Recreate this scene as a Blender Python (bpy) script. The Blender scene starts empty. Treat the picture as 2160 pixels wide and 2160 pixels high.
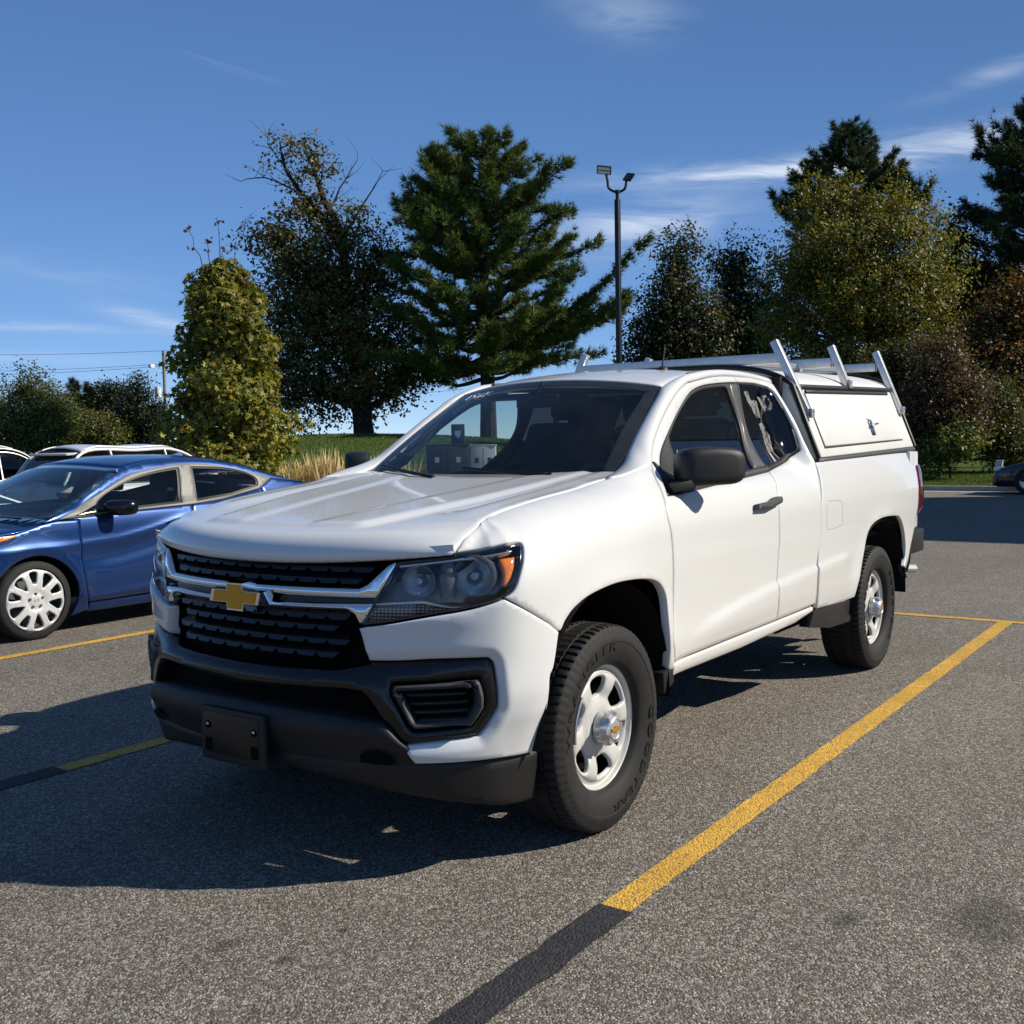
import bpy, bmesh, math, random
import numpy as np
from mathutils import Vector, Matrix
from mathutils.geometry import delaunay_2d_cdt
R = math.radians
SC = bpy.context.scene
COL = SC.collection
# ---------------------------------------------------------------- camera
CAM_POS = (3.3028, 2.82267, 1.39879)
YAW, PITCH, ROLL = -2.527688, -0.063028, -0.0169236
cam_data = bpy.data.cameras.new('camera')
cam = bpy.data.objects.new('camera', cam_data)
COL.objects.link(cam)
_f = Vector((math.cos(PITCH)*math.cos(YAW), math.cos(PITCH)*math.sin(YAW), math.sin(PITCH)))
_r = _f.cross(Vector((0, 0, 1))).normalized()
_u = _r.cross(_f)
_r2 = math.cos(ROLL)*_r + math.sin(ROLL)*_u
_u2 = -math.sin(ROLL)*_r + math.cos(ROLL)*_u
cam.matrix_world = Matrix(((_r2.x, _u2.x, -_f.x, CAM_POS[0]), (_r2.y, _u2.y, -_f.y, CAM_POS[1]), (_r2.z, _u2.z, -_f.z, CAM_POS[2]), (0, 0, 0, 1)))
cam_data.sensor_width = 36.0
cam_data.lens = 36.0*2255.785/2160.0
cam_data.clip_start = 0.05
cam_data.clip_end = 3000
SC.camera = cam
# ---------------------------------------------------------------- sky and sun
SUN_EL, SUN_ROT = R(35.7), R(32.7)
world = bpy.data.worlds.new('World'); SC.world = world; world.use_nodes = True
wn, wl = world.node_tree.nodes, world.node_tree.links
for n in list(wn): wn.remove(n)
def W(t, **k):
    n = wn.new(t)
    for a, b in k.items(): setattr(n, a, b)
    return n
def wmath(op, a, b=None, c=None):
    n = W('ShaderNodeMath', operation=op)
    for i, v in enumerate((a, b, c)):
        if v is None: continue
        if isinstance(v, (int, float)): n.inputs[i].default_value = v
        else: wl.new(v, n.inputs[i])
    return n.outputs[0]
sky = W('ShaderNodeTexSky', sky_type='NISHITA', sun_disc=False)
sky.sun_elevation = SUN_EL; sky.sun_rotation = SUN_ROT
sky.altitude = 2000; sky.air_density = 0.6; sky.dust_density = 0.0; sky.ozone_density = 5.0
tc = W('ShaderNodeTexCoord')
sep = W('ShaderNodeSeparateXYZ'); wl.new(tc.outputs['Generated'], sep.inputs[0])
X_, Y_, Z_ = sep.outputs
# azimuth measured from the camera's forward direction, elevation, both in degrees
az = wmath('MULTIPLY', wmath('ARCTAN2', wmath('ADD', wmath('MULTIPLY', X_, -0.576), wmath('MULTIPLY', Y_, 0.817)), wmath('ADD', wmath('MULTIPLY', X_, -0.817), wmath('MULTIPLY', Y_, -0.576))), 57.2958)
el = wmath('MULTIPLY', wmath('ARCSINE', Z_), 57.2958)
# high cirrus: noise on a plane far overhead, drawn out along the wind
zc_ = wmath('MAXIMUM', Z_, 0.05)
cmb = W('ShaderNodeCombineXYZ')
wl.new(wmath('DIVIDE', X_, zc_), cmb.inputs[0]); wl.new(wmath('DIVIDE', Y_, zc_), cmb.inputs[1])
mp = W('ShaderNodeMapping'); mp.inputs['Rotation'].default_value = (0, 0, R(58)); mp.inputs['Scale'].default_value = (0.35, 1.5, 1)
wl.new(cmb.outputs[0], mp.inputs[0])
nz = W('ShaderNodeTexNoise'); nz.inputs['Scale'].default_value = 1.6; nz.inputs['Detail'].default_value = 9; nz.inputs['Roughness'].default_value = 0.62; nz.inputs['Distortion'].default_value = 0.5
wl.new(mp.outputs[0], nz.inputs['Vector'])
# streaky noise in the same direction space for the separate wisps
cm2 = W('ShaderNodeCombineXYZ'); wl.new(wmath('MULTIPLY', az, 0.09), cm2.inputs[0]); wl.new(wmath('ADD', wmath('MULTIPLY', el, 0.55), wmath('MULTIPLY', az, 0.03)), cm2.inputs[1])
nz2 = W('ShaderNodeTexNoise'); nz2.inputs['Scale'].default_value = 1.3; nz2.inputs['Detail'].default_value = 8; nz2.inputs['Roughness'].default_value = 0.6; nz2.inputs['Distortion'].default_value = 0.9
wl.new(cm2.outputs[0], nz2.inputs['Vector'])
def wisp(a0, e0, ra, re, tilt, amp):
    ct, st = math.cos(R(tilt)), math.sin(R(tilt))
    da = wmath('SUBTRACT', az, a0); de = wmath('SUBTRACT', el, e0)
    p = wmath('DIVIDE', wmath('ADD', wmath('MULTIPLY', da, ct), wmath('MULTIPLY', de, st)), ra)
    q = wmath('DIVIDE', wmath('SUBTRACT', wmath('MULTIPLY', de, ct), wmath('MULTIPLY', da, st)), re)
    g = wmath('EXPONENT', wmath('MULTIPLY', wmath('ADD', wmath('MULTIPLY', p, p), wmath('MULTIPLY', q, q)), -1.0))
    return wmath('MULTIPLY', g, amp)
CLOUDS = [(16, 13.5, 8.0, 0.50, 0.5, 1.9), (23.5, 14.2, 4.5, 0.55, 1, 1.3), (7.2, 11.2, 4.2, 1.2, 6, 0.95), (25, 17.0, 3.5, 0.4, 12, 0.4), (6.3, 21.2, 2.6, 1.1, -10, 0.4),
          (-24.5, 6.1, 5.0, 0.22, -1, 0.8), (-18.5, 6.6, 2.2, 0.42, -14, 0.7), (-22, 8.6, 4, 0.7, -6, 0.22), (-25, 4.6, 5, .3, 0, .35)]
tot = None
for c in CLOUDS:
    g = wisp(*c); tot = g if tot is None else wmath('ADD', tot, g)
st2 = W('ShaderNodeMapRange'); st2.inputs[1].default_value = 0.36; st2.inputs[2].default_value = 0.72; wl.new(nz2.outputs['Fac'], st2.inputs[0])
wis = wmath('MULTIPLY', tot, st2.outputs[0])
gen = W('ShaderNodeMapRange'); gen.inputs[1].default_value = 0.68; gen.inputs[2].default_value = 1.0; gen.inputs[4].default_value = 0.35; wl.new(nz.outputs['Fac'], gen.inputs[0])
cl = wmath('MINIMUM', wmath('ADD', wis, gen.outputs[0]), 0.85)
mixc = W('ShaderNodeMixRGB'); mixc.inputs[2].default_value = (4.6, 5.1, 5.9, 1)
hsv = W('ShaderNodeHueSaturation'); hsv.inputs['Saturation'].default_value = 1.42; hsv.inputs['Value'].default_value = 1.55; hsv.inputs['Hue'].default_value = 0.508; gam = W('ShaderNodeGamma'); gam.inputs[1].default_value = 0.55; wl.new(sky.outputs[0], gam.inputs[0]); wl.new(gam.outputs[0], hsv.inputs['Color'])
wl.new(cl, mixc.inputs[0]); wl.new(hsv.outputs[0], mixc.inputs[1])
bg = W('ShaderNodeBackground'); bg.inputs[1].default_value = 0.132
wl.new(mixc.outputs[0], bg.inputs[0])
wo = W('ShaderNodeOutputWorld'); wl.new(bg.outputs[0], wo.inputs[0])
sun_data = bpy.data.lights.new('sun', 'SUN'); sun_data.energy = 5.0; sun_data.angle = R(0.53); sun_data.color = (1.0, 0.92, 0.79)
sun = bpy.data.objects.new('sun', sun_data); COL.objects.link(sun)
sun_dir = Vector((-math.sin(SUN_ROT)*math.cos(SUN_EL), math.cos(SUN_ROT)*math.cos(SUN_EL), math.sin(SUN_EL)))
sun.rotation_euler = sun_dir.to_track_quat('Z', 'Y').to_euler(); sun.location = (-20, 30, 40)
SC.view_settings.view_transform = 'Standard'; SC.view_settings.look = 'None'
SC.view_settings.exposure = 0.32; SC.view_settings.gamma = 1.0; SC.view_settings.use_curve_mapping = False
SC.render.engine = 'CYCLES'
SC.cycles.max_bounces = 8; SC.cycles.transparent_max_bounces = 16; SC.cycles.caustics_reflective = False; SC.cycles.caustics_refractive = False
SC.cycles.sample_clamp_indirect = 6.0
# ================================================================ helpers
def tag(o, label=None, cat=None, group=None, kind=None):
    if label: o['label'] = label
    if cat: o['category'] = cat
    if group: o['group'] = group
    if kind: o['kind'] = kind
    return o
def empty(name, loc=(0, 0, 0), rz=0.0, parent=None):
    o = bpy.data.objects.new(name, None); COL.objects.link(o)
    o.location = loc; o.rotation_euler = (0, 0, rz); o.empty_display_size = 0.2
    if parent is not None: adopt(o, parent)
    return o
def adopt(o, parent):
    o.parent = parent
    m = Matrix.Identity(4)
    if parent.type == 'EMPTY' and parent.parent is None and not parent.get('_local'):
        m = (Matrix.Translation(parent.location) @ parent.rotation_euler.to_matrix().to_4x4()).inverted()
    o.matrix_parent_inverse = m
    return o
def setmesh(me, V, F, smooth=True, mats=None):
    """V (n,3) array, F list of faces or (m,k) array"""
    V = np.asarray(V, dtype=np.float32)
    if isinstance(F, np.ndarray):
        m, k = F.shape
        me.vertices.add(len(V)); me.vertices.foreach_set('co', V.ravel())
        me.loops.add(m*k); me.loops.foreach_set('vertex_index', F.astype(np.int32).ravel())
        me.polygons.add(m); me.polygons.foreach_set('loop_start', np.arange(0, m*k, k, dtype=np.int32))
        me.update(calc_edges=True)
    else:
        me.from_pydata(V.tolist(), [], [tuple(int(i) for i in f) for f in F])
    if smooth: me.polygons.foreach_set('use_smooth', np.ones(len(me.polygons), dtype=bool))
    me.update()
def mobj(name, V, F, mat, parent=None, smooth=True):
    me = bpy.data.meshes.new(name); setmesh(me, V, F, smooth)
    if mat is not None: me.materials.append(mat)
    o = bpy.data.objects.new(name, me); COL.objects.link(o)
    if parent is not None: adopt(o, parent)
    return o
def share(o, name=None, loc=None, rot=None, parent=None, scale=None):
    c = bpy.data.objects.new(name or o.name.split('.')[0], o.data); COL.objects.link(c)
    if loc is not None: c.location = loc
    if rot is not None: c.rotation_euler = rot
    if scale is not None: c.scale = scale
    if parent is not None: adopt(c, parent)
    return c
def bobj(name, bm, mat, parent=None, smooth=False, angle=None):
    me = bpy.data.meshes.new(name); bm.normal_update(); bm.to_mesh(me); bm.free()
    if mat is not None: me.materials.append(mat)
    if smooth:
        me.polygons.foreach_set('use_smooth', np.ones(len(me.polygons), dtype=bool))
        if angle: me.set_sharp_from_angle(angle=R(angle))
    me.update()
    o = bpy.data.objects.new(name, me); COL.objects.link(o)
    if parent is not None: adopt(o, parent)
    return o
class MB:
    """collects shapes into one mesh"""
    def __init__(s): s.V = []; s.F = []; s.n = 0
    def add(s, V, F):
        V = np.asarray(V, float); s.V.append(V); s.F += [tuple(int(i)+s.n for i in f) for f in F]; s.n += len(V); return s
    def box(s, c, d, M=None):
        x, y, z = np.array(d)/2
        V = np.array([(a*x, b*y, e*z) for e in (-1, 1) for b in (-1, 1) for a in (-1, 1)])
        if M is not None: V = V @ np.array(M).T
        return s.add(V+np.array(c), [(0, 2, 3, 1), (4, 5, 7, 6), (0, 1, 5, 4), (2, 6, 7, 3), (0, 4, 6, 2), (1, 3, 7, 5)])
    def bar(s, p, q, w, h, up=(0, 0, 1)):
        p = np.array(p, float); q = np.array(q, float); d = q-p; L = np.linalg.norm(d); d /= L
        r = np.cross(d, up); r /= np.linalg.norm(r); u = np.cross(r, d)
        return s.box((p+q)/2, (L, w, h), np.stack([d, r, u], 1))
    def tube(s, pts, rad, n=8, cap=True):
        pts = np.array(pts, float); k = len(pts); rad = np.broadcast_to(np.asarray(rad, float), (k,))
        T = np.gradient(pts, axis=0); T /= np.linalg.norm(T, axis=1)[:, None]+1e-12
        ref = np.array((0, 0, 1.)) if abs(T[0][2]) < .9 else np.array((1., 0, 0))
        V = []
        a = np.linspace(0, 2*np.pi, n, endpoint=False)
        r = np.cross(T[0], ref); r /= np.linalg.norm(r)
        for i in range(k):
            r = r-T[i]*np.dot(r, T[i]); r /= np.linalg.norm(r)+1e-12; u = np.cross(T[i], r)
            V.append(pts[i]+rad[i]*(np.cos(a)[:, None]*r+np.sin(a)[:, None]*u))
        F = [(i*n+j, i*n+(j+1) % n, (i+1)*n+(j+1) % n, (i+1)*n+j) for i in range(k-1) for j in range(n)]
        if cap: F += [tuple(range(n))[::-1], tuple((k-1)*n+j for j in range(n))]
        return s.add(np.vstack(V), F)
    def lathe(s, prof, n=32, axis='y', c=(0, 0, 0)):
        """prof: list of (r, a); revolve round axis, a along it"""
        P = np.array(prof, float); k = len(P); t = np.linspace(0, 2*np.pi, n, endpoint=False)
        V = np.zeros((k, n, 3))
        ca, sa = np.cos(t), np.sin(t)
        if axis == 'y': V[..., 0] = P[:, :1]*ca; V[..., 2] = P[:, :1]*sa; V[..., 1] = P[:, 1:]
        elif axis == 'z': V[..., 0] = P[:, :1]*ca; V[..., 1] = P[:, :1]*sa; V[..., 2] = P[:, 1:]
        else: V[..., 1] = P[:, :1]*ca; V[..., 2] = P[:, :1]*sa; V[..., 0] = P[:, 1:]
        F = [(i*n+j, i*n+(j+1) % n, (i+1)*n+(j+1) % n, (i+1)*n+j) for i in range(k-1) for j in range(n)]
        return s.add(V.reshape(-1, 3)+np.array(c), F)
    def build(s, name, mat, parent=None, smooth=False, bevel=0, seg=2, angle=35, xf=None):
        V = np.vstack(s.V)
        if xf is not None: V = xf(V)
        bm = bmesh.new(); vs = [bm.verts.new(v) for v in V]
        for f in s.F:
            try: bm.faces.new([vs[i] for i in f])
            except ValueError: pass
        bmesh.ops.recalc_face_normals(bm, faces=bm.faces)
        if bevel: bmesh.ops.bevel(bm, geom=list(bm.edges), offset=bevel, segments=seg, affect='EDGES', profile=0.6, clamp_overlap=True)
        return bobj(name, bm, mat, parent, smooth or bevel > 0, angle)
def pchip(xs, ys):
    xs = np.array(xs, float); ys = np.array(ys, float); h = np.diff(xs); d = np.diff(ys)/h; m = np.zeros(len(xs))
    for i in range(1, len(xs)-1):
        if d[i-1]*d[i] > 0:
            w1 = 2*h[i]+h[i-1]; w2 = h[i]+2*h[i-1]; m[i] = (w1+w2)/(w1/d[i-1]+w2/d[i])
    m[0] = d[0]; m[-1] = d[-1]
    def f(x):
        x = np.clip(np.asarray(x, float), xs[0], xs[-1]); i = np.clip(np.searchsorted(xs, x)-1, 0, len(xs)-2)
        t = (x-xs[i])/h[i]; t2 = t*t; t3 = t2*t
        return (2*t3-3*t2+1)*ys[i]+(t3-2*t2+t)*h[i]*m[i]+(-2*t3+3*t2)*ys[i+1]+(t3-t2)*h[i]*m[i+1]
    return f
def catmull(pts, n=8):
    p = np.array(pts, float)
    if len(p) < 3: return p
    p = np.vstack([2*p[0]-p[1], p, 2*p[-1]-p[-2]]); out = []
    for i in range(1, len(p)-2):
        t = np.linspace(0, 1, n, endpoint=False)[:, None]; a, b, c, d = p[i-1], p[i], p[i+1], p[i+2]
        out.append(.5*((2*b)+(-a+c)*t+(2*a-5*b+4*c-d)*t*t+(-a+3*b-3*c+d)*t**3))
    out.append(p[-2][None]); return np.vstack(out)
def sm(a, b, x):
    t = np.clip((np.asarray(x, float)-a)/(b-a), 0, 1); return t*t*(3-2*t)
def poly_of(chunks):
    L = []
    for k, pts in chunks: L.append(catmull(pts) if k == 's' else np.array(pts, float))
    return clean(np.vstack(L))
def clean(P):
    P = np.asarray(P, float); keep = [0]
    for i in range(1, len(P)):
        if np.hypot(*(P[i]-P[keep[-1]])) > 1e-4: keep.append(i)
    P = P[keep]
    if np.hypot(*(P[0]-P[-1])) < 1e-4: P = P[:-1]
    return P
def area(P): return .5*np.sum(P[:, 0]*np.roll(P[:, 1], -1)-np.roll(P[:, 0], -1)*P[:, 1])
def resample(P, step):
    out = []
    for a, b in zip(P, np.roll(P, -1, 0)):
        n = max(1, int(np.ceil(np.hypot(*(b-a))/step)))
        out.append(a+(b-a)*np.linspace(0, 1, n, endpoint=False)[:, None])
    return np.vstack(out)
def inset(P, d):
    """P counter clockwise; positive d goes inwards"""
    a = P-np.roll(P, 1, 0); b = np.roll(P, -1, 0)-P
    na = np.stack([-a[:, 1], a[:, 0]], 1)/(np.hypot(*a.T)[:, None]+1e-12); nb = np.stack([-b[:, 1], b[:, 0]], 1)/(np.hypot(*b.T)[:, None]+1e-12)
    m = na+nb; L = np.hypot(*m.T)[:, None]; m = m/(L+1e-9); c = np.clip((m*na).sum(1), .45, 1)[:, None]
    return P+m*d/c
def inside(P, q):
    x, y = q[:, 0], q[:, 1]; r = np.zeros(len(q), bool)
    for a, b in zip(P, np.roll(P, -1, 0)):
        if a[1] == b[1]: continue
        c = ((a[1] > y) != (b[1] > y)); r ^= c & (x < (b[0]-a[0])*(y-a[1])/(b[1]-a[1])+a[0])
    return r
def segdist(P, q):
    d = np.full(len(q), 9e9)
    for a, b in zip(P, np.roll(P, -1, 0)):
        ab = b-a; t = np.clip(((q-a)@ab)/(ab@ab+1e-12), 0, 1); d = np.minimum(d, np.hypot(*(q-a-t[:, None]*ab).T))
    return d
def panel_geo(F, poly, step=.025, gap=.002, edge=.004, dip=.003, depth=.02, base=0.0, holes=(), out=None, extra=None):
    """a sheet cut to a polygon in the parameter plane of surface F, with rolled edges and a returned flange"""
    P = clean(np.asarray(poly, float))
    if area(P) < 0: P = P[::-1]
    rings = []
    P1 = resample(inset(P, gap), step); P2 = resample(inset(P, gap+edge), step); rings.append((P1, P2, 1))
    for h in holes:
        h = clean(np.asarray(h, float))
        if area(h) < 0: h = h[::-1]
        rings.append((resample(inset(h, -gap), step), resample(inset(h, -gap-edge), step), -1))
    lo = P1.min(0); hi = P1.max(0)
    gx, gy = np.meshgrid(np.arange(lo[0]+step/2, hi[0], step), np.arange(lo[1]+step/2, hi[1], step))
    gx = gx+np.where((np.arange(gx.shape[0]) % 2)[:, None], step/2, 0)
    g = np.stack([gx.ravel(), gy.ravel()], 1)
    ok = inside(rings[0][1], g)
    for a, b, s in rings[1:]: ok &= ~inside(b, g)
    g = g[ok]
    for a, b, s in rings: g = g[segdist(b, g) > step*.45]
    pts = [g]; E = []; n = len(g); lev = [np.zeros(n)]; outer = []
    for a, b, s in rings:
        for k, ring in enumerate((a, b)):
            m = len(ring); pts.append(ring); lev.append(np.full(m, 1.0 if k == 0 else 0.0))
            idx = np.arange(n, n+m); E += [(int(idx[i]), int(idx[(i+1) % m])) for i in range(m)]
            if k == 0: outer.append(idx)
            n += m
    pts = np.vstack(pts); lev = np.concatenate(lev)
    r = delaunay_2d_cdt([Vector(p) for p in pts], E, [], 0, 1e-6)
    nv = np.array([(v.x, v.y) for v in r[0]]); orig = r[3]
    lev2 = np.array([max([lev[i] for i in o]) if o else 0.0 for o in orig])
    T = np.array([(f[0], f[k], f[k+1]) for f in r[2] for k in range(1, len(f)-1)], int)
    q2 = nv[T]; ar2 = np.abs((q2[:, 1, 0]-q2[:, 0, 0])*(q2[:, 2, 1]-q2[:, 0, 1])-(q2[:, 2, 0]-q2[:, 0, 0])*(q2[:, 1, 1]-q2[:, 0, 1])); T = T[ar2 > 2e-7]
    cen = nv[T].mean(1); ok = inside(rings[0][0], cen)
    for a, b, s in rings[1:]: ok &= ~inside(a, cen)
    T = T[ok]
    h = 1e-4
    def pn(q):
        A = F(q[:, 0], q[:, 1]); du = F(q[:, 0]+h, q[:, 1])-F(q[:, 0]-h, q[:, 1]); dv = F(q[:, 0], q[:, 1]+h)-F(q[:, 0], q[:, 1]-h)
        N = np.cross(du, dv); N /= np.linalg.norm(N, axis=1)[:, None]+1e-12
        return A, N
    A, N = pn(nv)
    sgn = 1.0
    if out is not None:
        c = A.mean(0)
        sgn = np.sign(np.sum(N*(np.array(out, float))[None], 1).mean()) or 1.0
    N = N*sgn
    V = A+N*(base-lev2*dip)[:, None]
    if extra is not None: V = V+N*extra(nv)[:, None]
    a3 = V[T]; fn = np.cross(a3[:, 1]-a3[:, 0], a3[:, 2]-a3[:, 0]); flip = (fn*N[T[:, 0]]).sum(1) < 0
    T[flip] = T[flip][:, ::-1]
    # boundary edges -> flange
    cnt = {}
    for t in T:
        for i in range(3):
            e = (t[i], t[(i+1) % 3]); k = (min(e), max(e)); cnt.setdefault(k, []).append(e)
    bd = [v[0] for v in cnt.values() if len(v) == 1]
    ids = sorted({i for e in bd for i in e}); mp_ = {i: len(V)+j for j, i in enumerate(ids)}
    V2 = V[ids]-N[ids]*depth
    Fc = [tuple(t) for t in T]+[(e[1], e[0], mp_[e[0]], mp_[e[1]]) for e in bd]
    return np.vstack([V, V2]), Fc
MIR = np.array((1, -1, 1.0))
def panel(name, mat, parent, F, poly, mirror=False, **k):
    V, Fc = panel_geo(F, poly, **k)
    o = [mobj(name, V, Fc, mat, parent)]
    if mirror: o.append(mobj(name, V*MIR, [f[::-1] for f in Fc], mat, parent if not isinstance(parent, (list, tuple)) else parent[1]))
    return o if mirror else o[0]
def grid_surf(name, P, mat, parent, flip=False, smooth=True, thick=0.0):
    """P (n,m,3) grid of points"""
    n, m, _ = P.shape; V = P.reshape(-1, 3)
    F = [(i*m+j, i*m+j+1, (i+1)*m+j+1, (i+1)*m+j) for i in range(n-1) for j in range(m-1)]
    if flip: F = [f[::-1] for f in F]
    o = mobj(name, V, F, mat, parent, smooth)
    if thick:
        md = o.modifiers.new('solid', 'SOLIDIFY'); md.thickness = thick; md.offset = -1
    return o
_txt = {}
def text_geo(s, size=1.0, extrude=0.0, bevel=0.0, spacing=1.0):
    cu = bpy.data.curves.new('t', 'FONT'); cu.body = s; cu.size = size; cu.extrude = extrude; cu.align_x = 'CENTER'; cu.align_y = 'CENTER'; cu.space_character = spacing; cu.resolution_u = 2
    o = bpy.data.objects.new('t', cu); COL.objects.link(o)
    me = bpy.data.meshes.new_from_object(o.evaluated_get(bpy.context.evaluated_depsgraph_get()))
    V = np.array([v.co[:] for v in me.vertices]); F = [tuple(p.vertices) for p in me.polygons]
    bpy.data.objects.remove(o); bpy.data.curves.remove(cu); bpy.data.meshes.remove(me)
    return V, F
# ================================================================ materials
M = {}
class NT:
    def __init__(s, name):
        s.m = bpy.data.materials.new(name); s.m.use_nodes = True; s.t = s.m.node_tree; s.N = s.t.nodes; s.L = s.t.links
        for n in list(s.N): s.N.remove(n)
        s.out = s.N.new('ShaderNodeOutputMaterial'); M[name] = s.m
    def n(s, t, ins=None, **k):
        o = s.N.new(t)
        for a, b in k.items(): setattr(o, a, b)
        for a, b in (ins or {}).items():
            if isinstance(b, bpy.types.NodeSocket): s.L.new(b, o.inputs[a])
            else: o.inputs[a].default_value = b
        return o
    def math(s, op, a, b=0.0, c=None):
        o = s.N.new('ShaderNodeMath'); o.operation = op
        for i, v in enumerate((a, b, c)):
            if v is None: continue
            if isinstance(v, bpy.types.NodeSocket): s.L.new(v, o.inputs[i])
            else: o.inputs[i].default_value = v
        return o.outputs[0]
    def ramp(s, fac, stops, interp='LINEAR'):
        o = s.N.new('ShaderNodeValToRGB'); s.L.new(fac, o.inputs[0]); r = o.color_ramp; r.interpolation = interp
        while len(r.elements) < len(stops): r.elements.new(0.5)
        for e, (p, c) in zip(r.elements, stops): e.position = p; e.color = tuple(c)+((1,) if len(c) == 3 else ())
        return o.outputs[0]
    def noise(s, scale, detail=4, rough=.55, vec=None, dist=0.0):
        i = {'Scale': scale, 'Detail': detail, 'Roughness': rough, 'Distortion': dist}
        if vec is not None: i['Vector'] = vec
        return s.n('ShaderNodeTexNoise', i).outputs['Fac']
    def coord(s, kind='Object'): return s.n('ShaderNodeTexCoord').outputs[kind]
    def pos(s): return s.n('ShaderNodeNewGeometry').outputs['Position']
    def mix(s, fac, a, b, blend='MIX'):
        o = s.n('ShaderNodeMixRGB', blend_type=blend)
        for i, v in enumerate((fac, a, b)):
            if isinstance(v, bpy.types.NodeSocket): s.L.new(v, o.inputs[i])
            else: o.inputs[i].default_value = v if i == 0 else tuple(v)+((1,) if len(v) == 3 else ())
        return o.outputs[0]
    def finish(s, shader): s.L.new(shader, s.out.inputs[0]); return s.m
    def bsdf(s, **k):
        ins = {}
        names = dict(color='Base Color', rough='Roughness', metal='Metallic', spec='Specular IOR Level', coat='Coat Weight', coatr='Coat Roughness', normal='Normal', alpha='Alpha', sheen='Sheen Weight', emit='Emission Color', emits='Emission Strength', trans='Transmission Weight', ior='IOR')
        for a, b in k.items():
            if a == 'color' and not isinstance(b, bpy.types.NodeSocket): b = tuple(b)+((1,) if len(b) == 3 else ())
            ins[names[a]] = b
        return s.n('ShaderNodeBsdfPrincipled', ins).outputs[0]
    def bump(s, h, strength=.3, dist=.01):
        return s.n('ShaderNodeBump', {'Height': h, 'Strength': strength, 'Distance': dist}).outputs[0]
def simple(name, color, rough=.5, metal=0, spec=.5, coat=0, var=.12, vscale=6, bscale=0, bstr=.2, rvar=.1):
    t = NT(name); v = t.pos()
    nz = t.noise(vscale, 5, .6, v)
    c = t.mix(1.0, color, t.ramp(nz, [(.25, (1-var,)*3), (.75, (1+var,)*3)]), 'MULTIPLY')
    r = t.math('ADD', t.math('MULTIPLY', nz, rvar), rough-rvar/2)
    k = dict(color=c, rough=r, metal=metal, spec=spec, coat=coat, coatr=.04)
    if bscale: k['normal'] = t.bump(t.noise(bscale, 3, .6, v), bstr, .002)
    return t.finish(t.bsdf(**k))
def paint(name, color, metal=0.0, rough=.35, flake=0.0, dirt=.06):
    t = NT(name); v = t.pos()
    nz = t.noise(1.7, 6, .62, v); fine = t.noise(60, 3, .6, v)
    c = t.mix(t.ramp(nz, [(.45, (0, 0, 0)), (.8, (dirt,)*3)]), color, (.30, .28, .24))
    c = t.mix(t.ramp(fine, [(.66, (0, 0, 0)), (.80, (dirt*.6,)*3)]), c, (.25, .23, .2))
    k = dict(color=c, rough=rough, metal=metal, coat=.9, coatr=t.math('ADD', t.math('MULTIPLY', nz, .05), .015), spec=.4)
    if flake:
        fl = t.n('ShaderNodeTexVoronoi', {'Scale': 900.0, 'Vector': v}).outputs['Color']
        k['normal'] = t.bump(fl, flake, .0006)
    # faint orange peel
    return t.finish(t.bsdf(**k))
paint('white_paint', (.655, .66, .645), rough=.4, dirt=.05)
paint('blue_paint', (.003, .034, .150), metal=.45, rough=.32, flake=.06, dirt=.015)
paint('navy_paint', (.006, .010, .030), metal=.3, rough=.3, dirt=.02)
paint('grey_paint', (.10, .105, .11), metal=.5, rough=.3, dirt=.04)
paint('black_paint', (.008, .008, .009), rough=.3, dirt=.02)
paint('car_white', (.64, .645, .64), rough=.4, dirt=.04)
simple('topper_white', (.66, .66, .63), .38, var=.03, vscale=2)
simple('black_plastic', (.012, .012, .0125), .52, spec=.4, var=.15, bscale=900, bstr=.25)
simple('grey_plastic', (.045, .045, .046), .5, spec=.4, var=.15, bscale=900, bstr=.3)
simple('gloss_black', (.0045, .0045, .005), .16, spec=.5, var=.2, rvar=.12, vscale=9)
simple('dark_void', (.004, .004, .004), .9, spec=.1)
simple('trim_grey', (.10, .10, .10), .35, metal=.3, var=.1)
simple('chrome', (.82, .83, .85), .05, metal=1, var=.02, rvar=.05, vscale=14)
simple('satin_chrome', (.60, .60, .60), .28, metal=1, var=.06)
simple('aluminium', (.62, .62, .61), .36, metal=.85, var=.12, vscale=18, bscale=300, bstr=.08)
simple('gold', (.55, .30, .035), .30, metal=.55, var=.05)
simple('hub_silver', (.52, .53, .54), .34, metal=.6, var=.06)
simple('rubber', (.016, .0157, .0152), .72, spec=.3, var=.25, vscale=25, bscale=220, bstr=.12)
simple('rubber_letter', (.012, .012, .012), .62, spec=.3, var=.1)
simple('seal_black', (.012, .012, .012), .5, spec=.35)
simple('interior_black', (.018, .018, .019), .75, spec=.25, var=.2, vscale=30, bscale=400)
simple('seat_cloth', (.030, .031, .033), .9, spec=.2, var=.2, vscale=60, bscale=700)
simple('interior_grey', (.12, .125, .12), .7, spec=.3)
simple('amber', (.85, .22, .015), .18, spec=.6, coat=.8, var=.35, vscale=120)
simple('red_lens', (.085, .004, .006), .12, spec=.6, coat=.8, var=.2)
simple('reflector', (.88, .89, .90), .14, metal=.8, var=.2, vscale=60, bscale=90, bstr=.3)
simple('lamp_dark', (.085, .088, .094), .22, spec=.6)
simple('paper', (.62, .62, .60), .8, var=.35, vscale=40)
simple('marker_white', (.75, .76, .78), .7)
simple('brake_rust', (.10, .045, .02), .8, var=.4, vscale=40)
simple('concrete', (.30, .28, .25), .85, var=.16, vscale=3, bscale=120)
simple('galvanised', (.40, .42, .43), .45, metal=.5, var=.12)
simple('pole_black', (.010, .010, .011), .4, spec=.4)
simple('led', (.75, .78, .80), .35, var=.06)
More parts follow.
